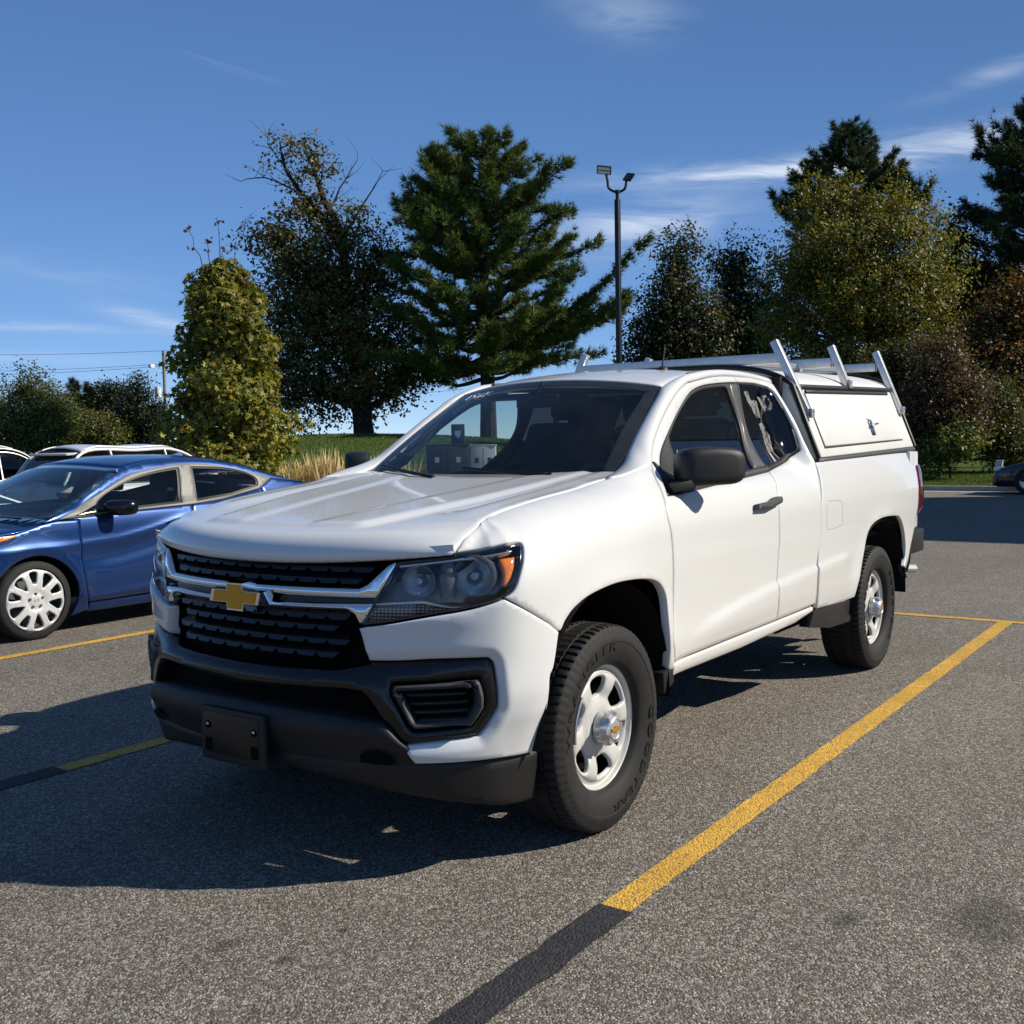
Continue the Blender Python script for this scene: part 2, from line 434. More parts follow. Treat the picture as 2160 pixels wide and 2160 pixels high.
simple('wood_pole', (.22, .17, .125), .85, var=.3, vscale=12)
simple('wire', (.03, .03, .035), .6)
simple('hubcap', (.66, .67, .68), .30, metal=.35, var=.04)
simple('wall_cream', (.50, .47, .42), .8, var=.1, vscale=1.5)
simple('roof_grey', (.16, .16, .17), .7)
simple('far_white', (.72, .73, .74), .6, var=.08)
# steel wheel: white enamel, rust creeping in at the lip
t = NT('wheel_white'); v = t.coord('Object')
sx = t.n('ShaderNodeSeparateXYZ', {0: v}).outputs
rad = t.math('SQRT', t.math('ADD', t.math('MULTIPLY', sx[0], sx[0]), t.math('MULTIPLY', sx[2], sx[2])))
nz = t.noise(38, 6, .7, v); n2 = t.noise(9, 3, .5, v)
edge = t.math('MULTIPLY', t.ramp(rad, [(.205, (0, 0, 0)), (.232, (1, 1, 1))]), t.math('ADD', nz, t.math('MULTIPLY', n2, .55)))
rust = t.ramp(edge, [(.74, (0, 0, 0)), (.86, (1, 1, 1))])
c = t.mix(rust, (.50, .50, .475), (.17, .075, .022))
c = t.mix(t.ramp(n2, [(.5, (0, 0, 0)), (.8, (.3, .3, .3))]), c, (.33, .30, .25))
t.finish(t.bsdf(color=c, rough=.38, spec=.45, coat=.25, coatr=.15))
def glass(name, tint, refl=1.0, rough=.0, dust=0.0):
    t = NT(name); v = t.pos()
    tr = t.n('ShaderNodeBsdfTransparent', {'Color': tuple(tint)+(1,)}).outputs[0]
    gl = t.n('ShaderNodeBsdfGlossy', {'Color': (1, 1, 1, 1), 'Roughness': rough}).outputs[0]
    bf = t.n('ShaderNodeNewGeometry').outputs['Backfacing']
    fr = t.n('ShaderNodeFresnel', {'IOR': t.math('SUBTRACT', 1.52, t.math('MULTIPLY', bf, 1.52-1/1.52))}).outputs[0]
    s = t.n('ShaderNodeMixShader', {0: t.math('MULTIPLY', fr, refl), 1: tr, 2: gl}).outputs[0]
    if dust:
        nz = t.noise(3.0, 8, .7, v, .4)
        df = t.n('ShaderNodeBsdfDiffuse', {'Color': (.34, .31, .26, 1)}).outputs[0]
        s = t.n('ShaderNodeMixShader', {0: t.ramp(nz, [(.42, (dust*.25,)*3), (.72, (dust,)*3)]), 1: s, 2: df}).outputs[0]
    return t.finish(s)
glass('windshield_glass', (.74, .80, .77), .75, dust=.03)
glass('door_glass', (.70, .77, .76), 1.0, dust=.02)
glass('privacy_glass', (.05, .055, .06), 1.0, dust=.015)
glass('lens_clear', (.90, .92, .93), 1.0, .0)
glass('car_glass', (.74, .80, .79), 1.0, dust=.012)
glass('dark_glass', (.06, .07, .075), 1.2)
simple('grille_black', (.006, .006, .007), .30, spec=.45, var=.15)
simple('liner', (.010, .010, .010), .85, spec=.2)
simple('panel_gap', (.30, .31, .31), .6)
simple('frit', (.030, .026, .022), .55, spec=.4, var=.35, vscale=9)
simple('bulb_glass', (.45, .47, .50), .12, metal=.4)
# ribbed clear turn lens
t = NT('turn_lens'); v = t.pos()
w = t.n('ShaderNodeTexWave', {'Scale': 26.0, 'Vector': v}, bands_direction='Y').outputs['Fac']; w2 = t.n('ShaderNodeTexWave', {'Scale': 30.0, 'Vector': v}, bands_direction='Z').outputs['Fac']
h = t.math('MULTIPLY', w, w2)
t.finish(t.bsdf(color=t.ramp(h, [(.2, (.05, .05, .055)), (.9, (.55, .55, .56))]), rough=.15, metal=.6, normal=t.bump(h, .8, .004)))
# torn paper remains, patchy
t = NT('residue'); v = t.pos(); nz = t.noise(26, 6, .65, v)
tr = t.n('ShaderNodeBsdfTransparent').outputs[0]; df = t.bsdf(color=t.mix(nz, (.06, .06, .06), (.34, .34, .33)), rough=.8)
t.finish(t.n('ShaderNodeMixShader', {0: t.ramp(nz, [(.36, (0, 0, 0)), (.52, (.75,)*3)]), 1: tr, 2: df}).outputs[0])
simple('satin_trim', (.17, .163, .15), .5, metal=.0, var=.1, vscale=20)
simple('lens_white', (.50, .52, .55), .10, metal=.35, spec=.6, coat=.6, var=.3, vscale=30)
simple('cabinet_dark', (.055, .065, .075), .5, spec=.4, var=.1)
# ================================================================ pickup truck: the body side as one surface S(u, z)
# u runs along the plan outline from the nose round the corner and back, z is height
# plan curve, u = arc length from nose centre; X forward, Y left
_pc=catmull([(.925,-.12),(.925,0),(.915,.2),(.885,.40),(.83,.58),(.755,.72),(.665,.83),(.575,.895),(.46,.925),(.30,.935),(.1,.94),(-.3,.94),(-1.5,.94),(-2.5,.941),(-3.6,.941),(-4.0,.935),(-4.40,.92)],60)
_k=np.argmin(np.abs(_pc[:,1])+(_pc[:,0]<.5)*9);_pc=_pc[_k:]
_s=np.concatenate([[0],np.cumsum(np.hypot(*np.diff(_pc,axis=0).T))])
_tx=np.gradient(_pc[:,0],_s);_ty=np.gradient(_pc[:,1],_s);_tx[0]=0;_ty[0]=1
def plan(u):
    u=np.asarray(u,float)
    return np.interp(u,_s,_pc[:,0]),np.interp(u,_s,_pc[:,1]),np.interp(u,_s,_ty),-np.interp(u,_s,_tx)
def u_of_x(x):return np.interp(-np.asarray(x,float),-_pc[:,0],_s)
UMAX=_s[-1]
side_b=pchip([.15,.25,.40,.48,.55,.62,.66,.80,.95,1.05,1.15,1.22,1.30,1.40,1.50,1.60,1.68,1.76],
 np.array([.84,.865,.89,.905,.922,.930,.930,.935,.942,.940,.925,.905,.876,.830,.778,.716,.660,.595])-.94)
side_c=pchip([.15,.25,.40,.48,.55,.62,.66,.80,.95,1.05,1.12,1.17,1.21,1.25,1.30,1.36,1.42,1.52,1.62,1.68,1.72,1.76],
 np.array([.84,.865,.89,.905,.922,.930,.930,.935,.942,.940,.927,.905,.876,.838,.790,.745,.712,.674,.647,.630,.612,.580])-.94)
front=pchip([.15,.22,.30,.40,.46,.52,.58,.64,.68,.74,.85,.95,1.02,1.08,1.2],
 np.array([-.10,-.06,-.03,-.005,.005,.01,.012,.005,-.01,-.03,-.035,-.045,-.06,-.09,-.16]))
WX=(0.0,-3.258);WZ=.372
zh=pchip([-1.0,-.41,-.02,.31,.545,.615,.655,.69],[1.28,1.259,1.23,1.194,1.153,1.11,1.08,1.05])
def zhx(x):return np.interp(x,[-1.0,-.41,-.02,.31,.545,.615,.655,.69],[1.28,1.259,1.23,1.194,1.153,1.12,1.08,1.05])
roll=pchip([-.40,-.30,-.22,-.15,-.10,-.05,-.02,0,.1],[0,-.001,-.005,-.018,-.042,-.092,-.142,-.20,-.42])
def off(u,z):
    u=np.asarray(u,float);z=np.asarray(z,float)
    x,y,nx,ny=plan(u)
    w=sm(.62,1.08,u);wb=sm(-2.12,-2.24,x)
    side=lambda q:side_c(q)*(1-wb)+side_b(q)*wb
    d=front(z)*(1-w)+side(z)*w
    b=sm(-.42,-.12,x)*sm(.55,.9,u);zl=np.minimum(z,1.0)
    d=d*(1-b)+b*(front(z)*(1-w)+side(zl)*w+(.05+.95*sm(.80,1.12,u))*roll(z-zhx(x)))
    for k,cx in enumerate(WX):
        r=np.hypot(x-cx,(z-WZ)*1.0)
        f=np.exp(-((r-.50)/.075)**2)*.016*sm(.30,.55,z)
        d=d+f*w*np.where(z>.3,1,0)*(sm(.8,1.05,u) if k==0 else 1)
    # lower scoop crease on doors / bed front
    zc=np.interp(-x,[.55,.64,.81,1.13,1.58,2.14,2.52,2.8],[.57,.608,.649,.684,.717,.742,.758,.77])
    m=sm(-.55,-.95,x)*sm(-2.75,-2.5,x)
    d=d+m*(.012*sm(zc+.010,zc-.010,z)*(1-sm(zc-.02,zc-.17,z)))
    return d
def S(u,z):
    x,y,nx,ny=plan(u);d=off(u,z)
    return np.stack([x+nx*d,y+ny*d,np.asarray(z,float)+0*d],-1)
TR={
'fender':[('l',[(2.0339,0.4966),(2.0766,0.4996)]),('s',[(2.0296,0.6077),(2.0491,0.7631),(2.0322,1.0027),(2.0203,1.1209),(2.096,1.2428),(2.1626,1.3053)]),('s',[(2.1039,1.302),(2.0039,1.29),(1.9239,1.276),(1.8439,1.264),(1.7239,1.243),(1.6039,1.23),(1.4339,1.213),(1.2738,1.194),(1.1234,1.17)]),('s',[(0.9614,1.1509),(0.8722,1.11),(0.8401,1.079),(0.8256,1.0599)]),('s',[(0.8273,1.0607),(0.8945,1.0673),(0.971,1.0775),(1.0383,1.0842),(1.081,1.085),(1.0944,1.0752),(1.0743,1.0364),(1.0454,0.9881),(1.0164,0.9413),(0.9829,0.9165)]),('l',[(1.1262,0.8409)]),('s',[(1.1719,0.8178),(1.2191,0.7826),(1.2557,0.8146),(1.3014,0.8459),(1.3754,0.8745),(1.4646,0.8912),(1.5735,0.9009),(1.6934,0.8985),(1.7998,0.8891),(1.8849,0.8731),(1.9423,0.8448),(1.9832,0.7901),(1.9906,0.6898),(2.002,0.5938),(2.0203,0.5065)])],
'door':[('l',[(2.0592,0.527)]),('s',[(2.0296,0.6077),(2.0491,0.7631),(2.0322,1.0027),(2.0203,1.1209),(2.096,1.2428),(2.1626,1.3053)]),('s',[(2.2328,1.3534),(2.3377,1.42),(2.5104,1.5254),(2.6801,1.6191),(2.8124,1.6698)]),('s',[(2.9122,1.6849),(3.0715,1.7076),(3.2333,1.7217),(3.3967,1.7289)]),('l',[(3.4067,1.6951)]),('s',[(3.2776,1.6889),(3.1414,1.6796),(2.9884,1.6639),(2.8653,1.64),(2.7758,1.6063),(2.6793,1.5545),(2.5739,1.4931),(2.4566,1.4267),(2.3346,1.3633),(2.2455,1.3092),(2.1446,1.2411),(2.0909,1.1872)]),('l',[(2.219,1.1911),(2.9707,1.2324),(3.2807,1.2483)]),('s',[(3.2527,1.209),(3.1978,1.1437),(3.1623,1.0499),(3.1595,0.9061),(3.1493,0.7143),(3.1816,0.5339)])],
'doorblack':[('s',[(2.2455,1.3092),(2.3346,1.3633),(2.4566,1.4267),(2.5739,1.4931),(2.6793,1.5545),(2.7758,1.6063),(2.8653,1.64),(2.9884,1.6639),(3.1414,1.6796),(3.2776,1.6889)]),('l',[(3.4067,1.6951),(3.3092,1.2728),(3.2825,1.249),(2.9724,1.2331),(2.22,1.1918),(2.0918,1.1879),(2.1446,1.2411)])],
'doorglass':[('s',[(2.4811,1.423),(2.6527,1.5239),(2.7848,1.5911),(2.8733,1.6226),(2.9961,1.6462),(3.2289,1.665)]),('s',[(3.2572,1.6548),(3.2864,1.466),(3.1384,1.2673)]),('l',[(3.0388,1.2614),(2.2569,1.2182)]),('s',[(2.3126,1.252),(2.4303,1.3261)])],
'quarter':[('s',[(3.4007,1.7282),(3.6121,1.7294),(3.7514,1.719),(3.8361,1.7047)]),('s',[(3.82,1.6465),(3.8155,1.5735),(3.8118,1.4924),(3.8068,1.3944),(3.8091,1.3235)]),('s',[(3.8182,1.284),(3.7919,1.1685),(3.7568,1.0652),(3.7513,0.908),(3.6924,0.735),(3.6946,0.6505),(3.7199,0.5408)]),('s',[(3.1816,0.5339),(3.1493,0.7143),(3.1595,0.9061),(3.1623,1.0499),(3.1978,1.1437),(3.2527,1.209)]),('s',[(3.2853,1.2502),(3.6544,1.2964),(3.7586,1.3336),(3.7763,1.3774),(3.7828,1.4304),(3.785,1.5196),(3.7879,1.6096),(3.7825,1.6641),(3.7443,1.6861),(3.6257,1.6978),(3.4067,1.6951)])],
'quarterblack':[('s',[(3.4067,1.6951),(3.6257,1.6978),(3.7443,1.6861),(3.7825,1.6641),(3.7879,1.6096),(3.785,1.5196),(3.7828,1.4304),(3.7763,1.3774),(3.7586,1.3336),(3.6544,1.2964),(3.2853,1.2502)]),('l',[(3.3092,1.2728)])],
'quarterglass':[('l',[(3.418,1.687)]),('s',[(3.6179,1.69),(3.7331,1.6791),(3.7683,1.6593),(3.7749,1.6096),(3.7769,1.5332),(3.7728,1.444),(3.7612,1.3601)]),('l',[(3.7455,1.3406),(3.5523,1.3029),(3.3268,1.2778)])],
'bed':[('s',[(3.8142,1.2797),(3.8106,1.2178),(3.7869,1.1338),(3.739,1.0059),(3.7147,0.7465),(3.7168,0.6617),(3.7551,0.5078)]),('l',[(4.2186,0.4841)]),('s',[(4.3512,0.495),(4.3637,0.5622),(4.438,0.7071),(4.508,0.8202),(4.5734,0.8754),(4.6765,0.9072),(4.8477,0.9222),(5.0969,0.9131),(5.2094,0.8936),(5.3148,0.8203),(5.382,0.7099),(5.378,0.6338),(5.3217,0.5729)]),('l',[(5.4239,0.55),(5.604,0.8),(5.634,0.87),(5.674,0.95),(5.724,1.18),(5.734,1.26),(5.734,1.33)])],
'rocker':[('l',[(2.0647,0.5177),(3.7124,0.5246),(3.728,0.4965),(3.4813,0.4687),(2.8024,0.4538),(2.0927,0.4579)])],
'fuel':[('s',[(3.8628,1.076),(4.0392,1.0668),(4.0795,1.0406),(4.0756,0.9362),(4.0318,0.9272),(3.8884,0.9203),(3.8288,0.938),(3.8266,1.0469)])],
'headlight':[('l',[(0.4917,0.8292)]),('l',[(0.6193,1.0385)]),('s',[(0.7225,1.0491),(0.8236,1.0598),(0.8944,1.0667),(0.9707,1.0769),(1.0377,1.0835),(1.08,1.0841),(1.0924,1.0747),(1.0719,1.0366),(1.0432,0.9883),(1.0146,0.9424),(0.9811,0.9176),(0.8748,0.8891),(0.7342,0.8666),(0.5875,0.8413)])],
'amber':[('l',[(0.9846,1.0463),(1.0567,1.0494),(1.0359,1.0057),(1.0206,0.9764),(0.9927,0.953),(0.9839,0.9586),(0.9935,0.9915)])],
'turn':[('l',[(0.536,0.8939)]),('s',[(0.6987,0.8995),(0.7346,0.8963),(0.7877,0.8845)]),('l',[(0.7343,0.8727),(0.5875,0.8474),(0.5151,0.8359)])],
'strip':[('s',[(0.5397,0.9035),(0.6988,0.9123),(0.7347,0.9081),(0.8054,0.8946),(0.8576,0.8956),(0.9273,0.9072)]),('s',[(0.9271,0.9022),(0.8575,0.8895),(0.8053,0.8889),(0.7346,0.899),(0.6988,0.9035),(0.5379,0.8966)])],
'whitebumper':[('s',[(0.4925,0.8251),(0.5875,0.8386),(0.7341,0.8639),(0.8747,0.8864),(0.9824,0.9141)]),('l',[(1.1262,0.8388)]),('l',[(1.1718,0.8152),(1.2174,0.7813)]),('s',[(1.2078,0.7527),(1.1831,0.6723),(1.1608,0.6289),(1.164,0.4917),(1.147,0.4123)]),('s',[(1.1473,0.3867),(0.9845,0.3954),(0.8618,0.3977),(0.7562,0.3987),(0.6812,0.3998)]),('l',[(0.6465,0.448)]),('s',[(0.6435,0.4558),(0.7586,0.4656),(0.862,0.4706),(0.8946,0.4746)]),('s',[(0.9272,0.5093),(0.9616,0.5632)]),('s',[(0.9621,0.588),(0.9582,0.6471),(0.9476,0.7057),(0.9337,0.7219),(0.9126,0.7288),(0.7627,0.7299),(0.6197,0.7254),(0.5205,0.7233)])],
'bezel':[('l',[(0.4396,0.6654)]),('l',[(0.5206,0.722)]),('s',[(0.6197,0.7254),(0.7627,0.7299),(0.9126,0.7288),(0.9337,0.7219),(0.9476,0.7057),(0.9582,0.6471),(0.9621,0.588)]),('s',[(0.9616,0.5632),(0.9272,0.5093),(0.8946,0.4746)]),('s',[(0.862,0.4706),(0.7586,0.4656),(0.6435,0.4558)]),('l',[(0.6246,0.4581),(0.536,0.6051),(0.5131,0.6273),(0.4446,0.6316)])],
'fog':[('s',[(0.6065,0.6602),(0.7288,0.6649),(0.8754,0.6671),(0.8958,0.6587),(0.9083,0.614),(0.9079,0.5723)]),('l',[(0.8692,0.5116),(0.6795,0.503),(0.6601,0.5238),(0.6087,0.6247)])],
'pillar':[('l',[(3.3011,1.6869),(3.4041,1.6925),(3.3071,1.2741),(3.1558,1.266),(3.3071,1.4661),(3.2892,1.6245)])],
'belt':[('l',[(2.22,1.1918),(2.9724,1.2331),(3.2807,1.2483),(3.3064,1.2717),(3.1339,1.2654),(3.0344,1.2596),(2.2599,1.2157)])],
'st1':[('l',[(3.4619,1.6507),(3.5219,1.6517),(3.5167,1.6265),(3.5218,1.6093),(3.558,1.6059),(3.6002,1.6025),(3.6,1.5632),(3.5973,1.5151),(3.5403,1.5137),(3.524,1.5359),(3.5137,1.5617),(3.4776,1.5996)])],
'st2':[('l',[(3.6208,1.6337),(3.6695,1.6218),(3.7344,1.6433),(3.741,1.6142),(3.7454,1.5829),(3.7252,1.5563),(3.709,1.5607),(3.6676,1.5489),(3.6491,1.5728),(3.6345,1.6033)])],
'st3':[('l',[(3.552,1.4878),(3.5866,1.4889),(3.6108,1.4781),(3.6004,1.4497),(3.6348,1.4234),(3.602,1.3887),(3.5647,1.3436),(3.5021,1.3402),(3.5202,1.3678),(3.5242,1.3979),(3.5427,1.4323),(3.5443,1.4669)])],
'hnd':[('l',[(2.8622,1.1067),(3.0188,1.1115),(3.0801,1.1258),(3.1521,1.1241),(3.1423,1.097),(3.0548,1.0862),(2.9898,1.0784),(2.8536,1.0827)])],
'crease':[('s',[(2.2199,0.6082),(2.3885,0.65),(2.7019,0.6855),(3.1528,0.7185),(3.7094,0.7434),(4.0936,0.7594)])],
'tail':[('l',[(5.729,1.255),(5.8541,1.22),(5.8341,0.93),(5.639,0.875),(5.674,0.95),(5.724,1.18)])]}
# ================================================================ ground
gp = NT('asphalt'); v = gp.pos()
vo = gp.n('ShaderNodeTexVoronoi', {'Scale': 165.0, 'Randomness': 1.0, 'Vector': v}); cellc = gp.n('ShaderNodeSeparateColor', {0: vo.outputs['Color']}).outputs[0]
vo2 = gp.n('ShaderNodeTexVoronoi', {'Scale': 95.0, 'Vector': v}); cell2 = gp.n('ShaderNodeSeparateColor', {0: vo2.outputs['Color']}).outputs[0]
big = gp.noise(.35, 5, .6, v); mid = gp.noise(2.6, 4, .6, v)
c = gp.ramp(cellc, [(0, (.082, .070, .056)), (.40, (.146, .127, .104)), (.72, (.212, .187, .155)), (.93, (.36, .325, .275)), (1, (.60, .55, .47))])
c = gp.mix(gp.ramp(cell2, [(.74, (0, 0, 0)), (.80, (.75,)*3)]), c, gp.ramp(cell2, [(.80, (.25, .235, .21)), (1, (.46, .44, .40))]))
c = gp.mix(gp.ramp(vo.outputs['Distance'], [(.42, (0, 0, 0)), (.85, (.5,)*3)]), c, (.060, .053, .044))
c = gp.mix(1.0, c, gp.ramp(gp.math('ADD', gp.math('MULTIPLY', big, .6), gp.math('MULTIPLY', mid, .4)), [(.3, (.80, .80, .80)), (.7, (1.14, 1.13, 1.11))]), 'MULTIPLY')
sxy = gp.n('ShaderNodeSeparateXYZ', {0: v}).outputs
def stain(x0, y0, rx, ry, amt):
    dx = gp.math('DIVIDE', gp.math('SUBTRACT', sxy[0], x0), rx); dy = gp.math('DIVIDE', gp.math('SUBTRACT', sxy[1], y0), ry)
    d = gp.math('ADD', gp.math('SQRT', gp.math('ADD', gp.math('MULTIPLY', dx, dx), gp.math('MULTIPLY', dy, dy))), gp.math('MULTIPLY', gp.math('SUBTRACT', gp.noise(9, 4, .6, v), .5), 1.1))
    return gp.ramp(d, [(.25, (amt,)*3), (1, (0, 0, 0))])
STAINS = []
for s_ in ((.27, 1.85, .085, .06, .6), (.08, 2.20, .26, .16, .55), (1.37, .45, .05, .04, .6), (1.34, .66, .035, .03, .6), (-.6, 2.6, .3, .12, .3), (-2.0, -3.3, .5, .25, .25), (-.9, -3.6, .06, .05, .5)):
    c = gp.mix(stain(*s_), c, (.035, .032, .026))
vs = gp.n('ShaderNodeTexVoronoi', {'Scale': 1.7, 'Vector': v}); vsr = gp.n('ShaderNodeSeparateColor', {0: vs.outputs['Color']}).outputs
spk = gp.math('LESS_THAN', gp.math('ADD', vs.outputs['Distance'], gp.math('MULTIPLY', gp.noise(60, 3, .6, v), .02)), gp.math('MULTIPLY', vsr[0], .042))
c = gp.mix(gp.math('MULTIPLY', spk, .8), c, (.022, .020, .017))
wv = gp.noise(.55, 3, .5, gp.n('ShaderNodeMapping', {'Vector': v, 'Scale': (.12, 1.6, 1)}).outputs[0]); c = gp.mix(gp.ramp(wv, [(.52, (0, 0, 0)), (.70, (.22,)*3)]), c, (.07, .062, .052))
hgt = gp.math('ADD', gp.math('MULTIPLY', vo.outputs['Distance'], -1.0), gp.math('MULTIPLY', cellc, .5))
gp.finish(gp.bsdf(color=c, rough=.88, spec=.25, normal=gp.bump(hgt, .8, .005)))
def line_mat(name, col, wear):
    t = NT(name); v = t.pos(); vo = t.n('ShaderNodeTexVoronoi', {'Scale': 120.0, 'Vector': v}); cc = t.n('ShaderNodeSeparateColor', {0: vo.outputs['Color']}).outputs[0]
    nz = t.noise(3, 5, .6, v); fine = t.noise(45, 4, .6, v)
    c = t.mix(1.0, col, t.ramp(nz, [(.3, (.82,)*3), (.7, (1.1,)*3)]), 'MULTIPLY')
    c = t.mix(1.0, c, t.ramp(cc, [(0, (.72,)*3), (1, (1.18,)*3)]), 'MULTIPLY')
    c = t.mix(t.ramp(t.math('ADD', fine, t.math('MULTIPLY', vo.outputs['Distance'], .25)), [(.68, (0, 0, 0)), (.80, (wear,)*3)]), c, (.13, .12, .10))
    t.finish(t.bsdf(color=c, rough=.75, spec=.3, normal=t.bump(t.math('MULTIPLY', vo.outputs['Distance'], -1.0), .7, .006)))
line_mat('line_yellow', (.62, .36, .055), .8); line_mat('line_black', (.030, .031, .035), .25)
lot = mobj('parking_lot', np.array([(-26.0, -60, 0), (60, -60, 0), (60, 60, 0), (-26.0, 60, 0)], float), [(0, 1, 2, 3)], M['asphalt'], None, smooth=False); tag(lot, kind='structure')
def stripe(name, x0, x1, y0, y1, mat, label, group, jag=.003, z=.004, seed=0):
    """thin paint film with slightly ragged edges"""
    rs = np.random.RandomState(seed); long_x = abs(x1-x0) > abs(y1-y0); n = int(max(abs(x1-x0), abs(y1-y0))/.03)+2
    t_ = np.linspace(0, 1, n)
    w = np.convolve(rs.randn(n), [.2, .3, .3, .2], 'same')*jag; w2 = np.convolve(rs.randn(n), [.2, .3, .3, .2], 'same')*jag
    if long_x: A = np.stack([x0+(x1-x0)*t_, y0+w, 0*t_+z], 1); B = np.stack([x0+(x1-x0)*t_, y1+w2, 0*t_+z], 1)
    else: A = np.stack([x0+w, y0+(y1-y0)*t_, 0*t_+z], 1); B = np.stack([x1+w2, y0+(y1-y0)*t_, 0*t_+z], 1)
    V = np.vstack([A, B]); F = [(i, i+1, n+i+1, n+i) for i in range(n-1)]
    if not long_x: F = [f[::-1] for f in F]
    o = mobj(name, V, F, mat, None, smooth=False); tag(o, label, 'marking', group); o['kind'] = 'structure'; del o['category']; return o
G1 = 'parking bay lines'
stripe('parking_line', -5.32, .575, 1.205, 1.305, M['line_yellow'], 'yellow line along the driver side of the pickup', G1, seed=1)
stripe('painted_over_line', .575, 3.3, 1.20, 1.315, M['line_black'], 'black paint over the yellow line end beside the pickup', G1, seed=2, jag=.006, z=.0045)
stripe('parking_line', -5.32, .665, -1.545, -1.445, M['line_yellow'], 'yellow line under the shaded side of the pickup', G1, seed=3)
stripe('painted_over_line', .665, 3.3, -1.56, -1.44, M['line_black'], 'black paint over the line end in the pickup shadow', G1, seed=4, jag=.006, z=.0045)
stripe('parking_line', -5.32, 1.2, -4.25, -4.15, M['line_yellow'], 'yellow line between the pickup bay and blue sedan', G1, seed=5)
stripe('parking_line', -5.32, 1.2, -6.95, -6.85, M['line_yellow'], 'yellow line beyond the blue sedan', G1, seed=6)
stripe('parking_line', -5.42, -5.325, -20, 14, M['line_yellow'], 'long yellow cross line at the head of the bays', G1, seed=7, jag=.004, z=.0035)
# ================================================================ the white pickup truck
truck = tag(empty('pickup_truck', (-1.7, 0, 0)), 'white extended cab pickup truck with ladder rack over white bed topper', 'truck')
WP = M['white_paint']
def SF(u, z):
    P = S(np.abs(u), z); P[..., 1] *= np.where(np.asarray(u) < 0, -1, 1); return P
def sympoly(half):
    """half: points from the centre line (u=0) round one side back to the centre"""
    h = np.asarray(half, float); return np.vstack([h, (h*[-1, 1])[::-1]])
def flipxf(s): return (lambda V: V*np.array((1, s, 1.0)))
OUTL = (0, 1, 0)
polys = {k: poly_of(v) for k, v in TR.items()}
# --- side panels
fenders = panel('fender', WP, truck, S, polys['fender'], mirror=True, out=OUTL, step=.016, depth=.03)
doors = panel('front_door', WP, truck, S, polys['door'], mirror=True, out=OUTL, step=.018)
for s, d in zip((1, -1), doors):
    def pp(name, mat, poly, **k):
        V, F = panel_geo(S, poly, out=OUTL, **k)
        return mobj(name, V*np.array((1, s, 1)), F if s > 0 else [f[::-1] for f in F], mat, d)
    pp('window_surround', M['seal_black'], polys['doorblack'], gap=.0, base=-.004, holes=[polys['doorglass']], edge=.006, step=.03)
    pp('window_glass', M['door_glass'], polys['doorglass'], gap=-.004, base=-.014, step=.05, depth=.003, edge=.003, dip=0)
    # satin grey pillar cover behind the glass, seal line beside it
    pp('pillar_cover', M['trim_grey'], polys['pillar'], gap=.003, base=-.001, edge=.006, step=.03, depth=.006)
    pp('belt_molding', M['grey_plastic'], polys['belt'], gap=.001, base=.006, edge=.008, dip=.006, step=.03, depth=.012)
quarters = panel('rear_door', WP, truck, S, polys['quarter'], mirror=True, out=OUTL, step=.018)
for s, d in zip((1, -1), quarters):
    def pp(name, mat, poly, **k):
        V, F = panel_geo(S, poly, out=OUTL, **k)
        return mobj(name, V*np.array((1, s, 1)), F if s > 0 else [f[::-1] for f in F], mat, d)
    pp('window_surround', M['seal_black'], polys['quarterblack'], gap=0, base=-.003, holes=[polys['quarterglass']], edge=.01, dip=.006, step=.03)
    g = pp('window_glass', M['privacy_glass'], polys['quarterglass'], gap=-.004, base=-.008, step=.05, depth=.003, edge=.003, dip=0)
    if s > 0:   # remains of peeled stickers on the quarter glass
        for k_ in ('st1', 'st2', 'st3'):
            q_ = resample(polys[k_], .012); rs = np.random.RandomState(len(q_)); q_ = q_+(rs.rand(*q_.shape)-.5)*.010
            pp('sticker_residue', M['residue'], q_, gap=0, base=-.0062, step=.02, depth=.0006, edge=.002, dip=0)
bed_sides = panel('bed_side', WP, truck, S, polys['bed'], mirror=True, out=OUTL, step=.018)
for s, b in zip((1, -1), bed_sides):
    if s > 0:
        V, F = panel_geo(S, polys['fuel'], out=OUTL, gap=.0025, base=-.0005, step=.02, edge=.003, dip=.002, depth=.006)
        mobj('fuel_door', V, F, WP, b)
        V, F = panel_geo(S, polys['fuel'], out=OUTL, gap=.0, base=.0006, step=.02, edge=.001, dip=.0, depth=.002, holes=[inset(clean(polys['fuel'])[::-1] if area(clean(polys['fuel'])) < 0 else clean(polys['fuel']), .0030)])
        mobj('fuel_door_seam', V, F, M['panel_gap'], b)
panel('rocker_panel', WP, truck, S, polys['rocker'], mirror=True, out=OUTL, step=.02, base=-.004, edge=.009, dip=.006)
# --- dark inner shell behind all the gaps
def shell(name, u0, u1, zt, zb, base, skip=None):
    us = np.linspace(u0, u1, 70)
    for s in (1, -1):
        G = np.zeros((70, 12, 3))
        for i, u in enumerate(us):
            zz = np.linspace(zb(u), zt(u), 12); x, y, nx, ny = plan(u); d = off(np.full(12, u), zz)+base
            G[i] = np.stack([x+nx*d, (y+ny*d)*s, zz], 1)
        grid_surf(name, G, M['dark_void'], truck, flip=s > 0)
_xu = lambda u: plan(u)[0]
shell('inner_shell', 1.25, UMAX-.3, lambda u: 1.0 if _xu(u) > -.4 else 1.2, lambda u: .93 if abs(_xu(u)-0) < .5 or abs(_xu(u)+3.3) < .58 else .5, -.035)
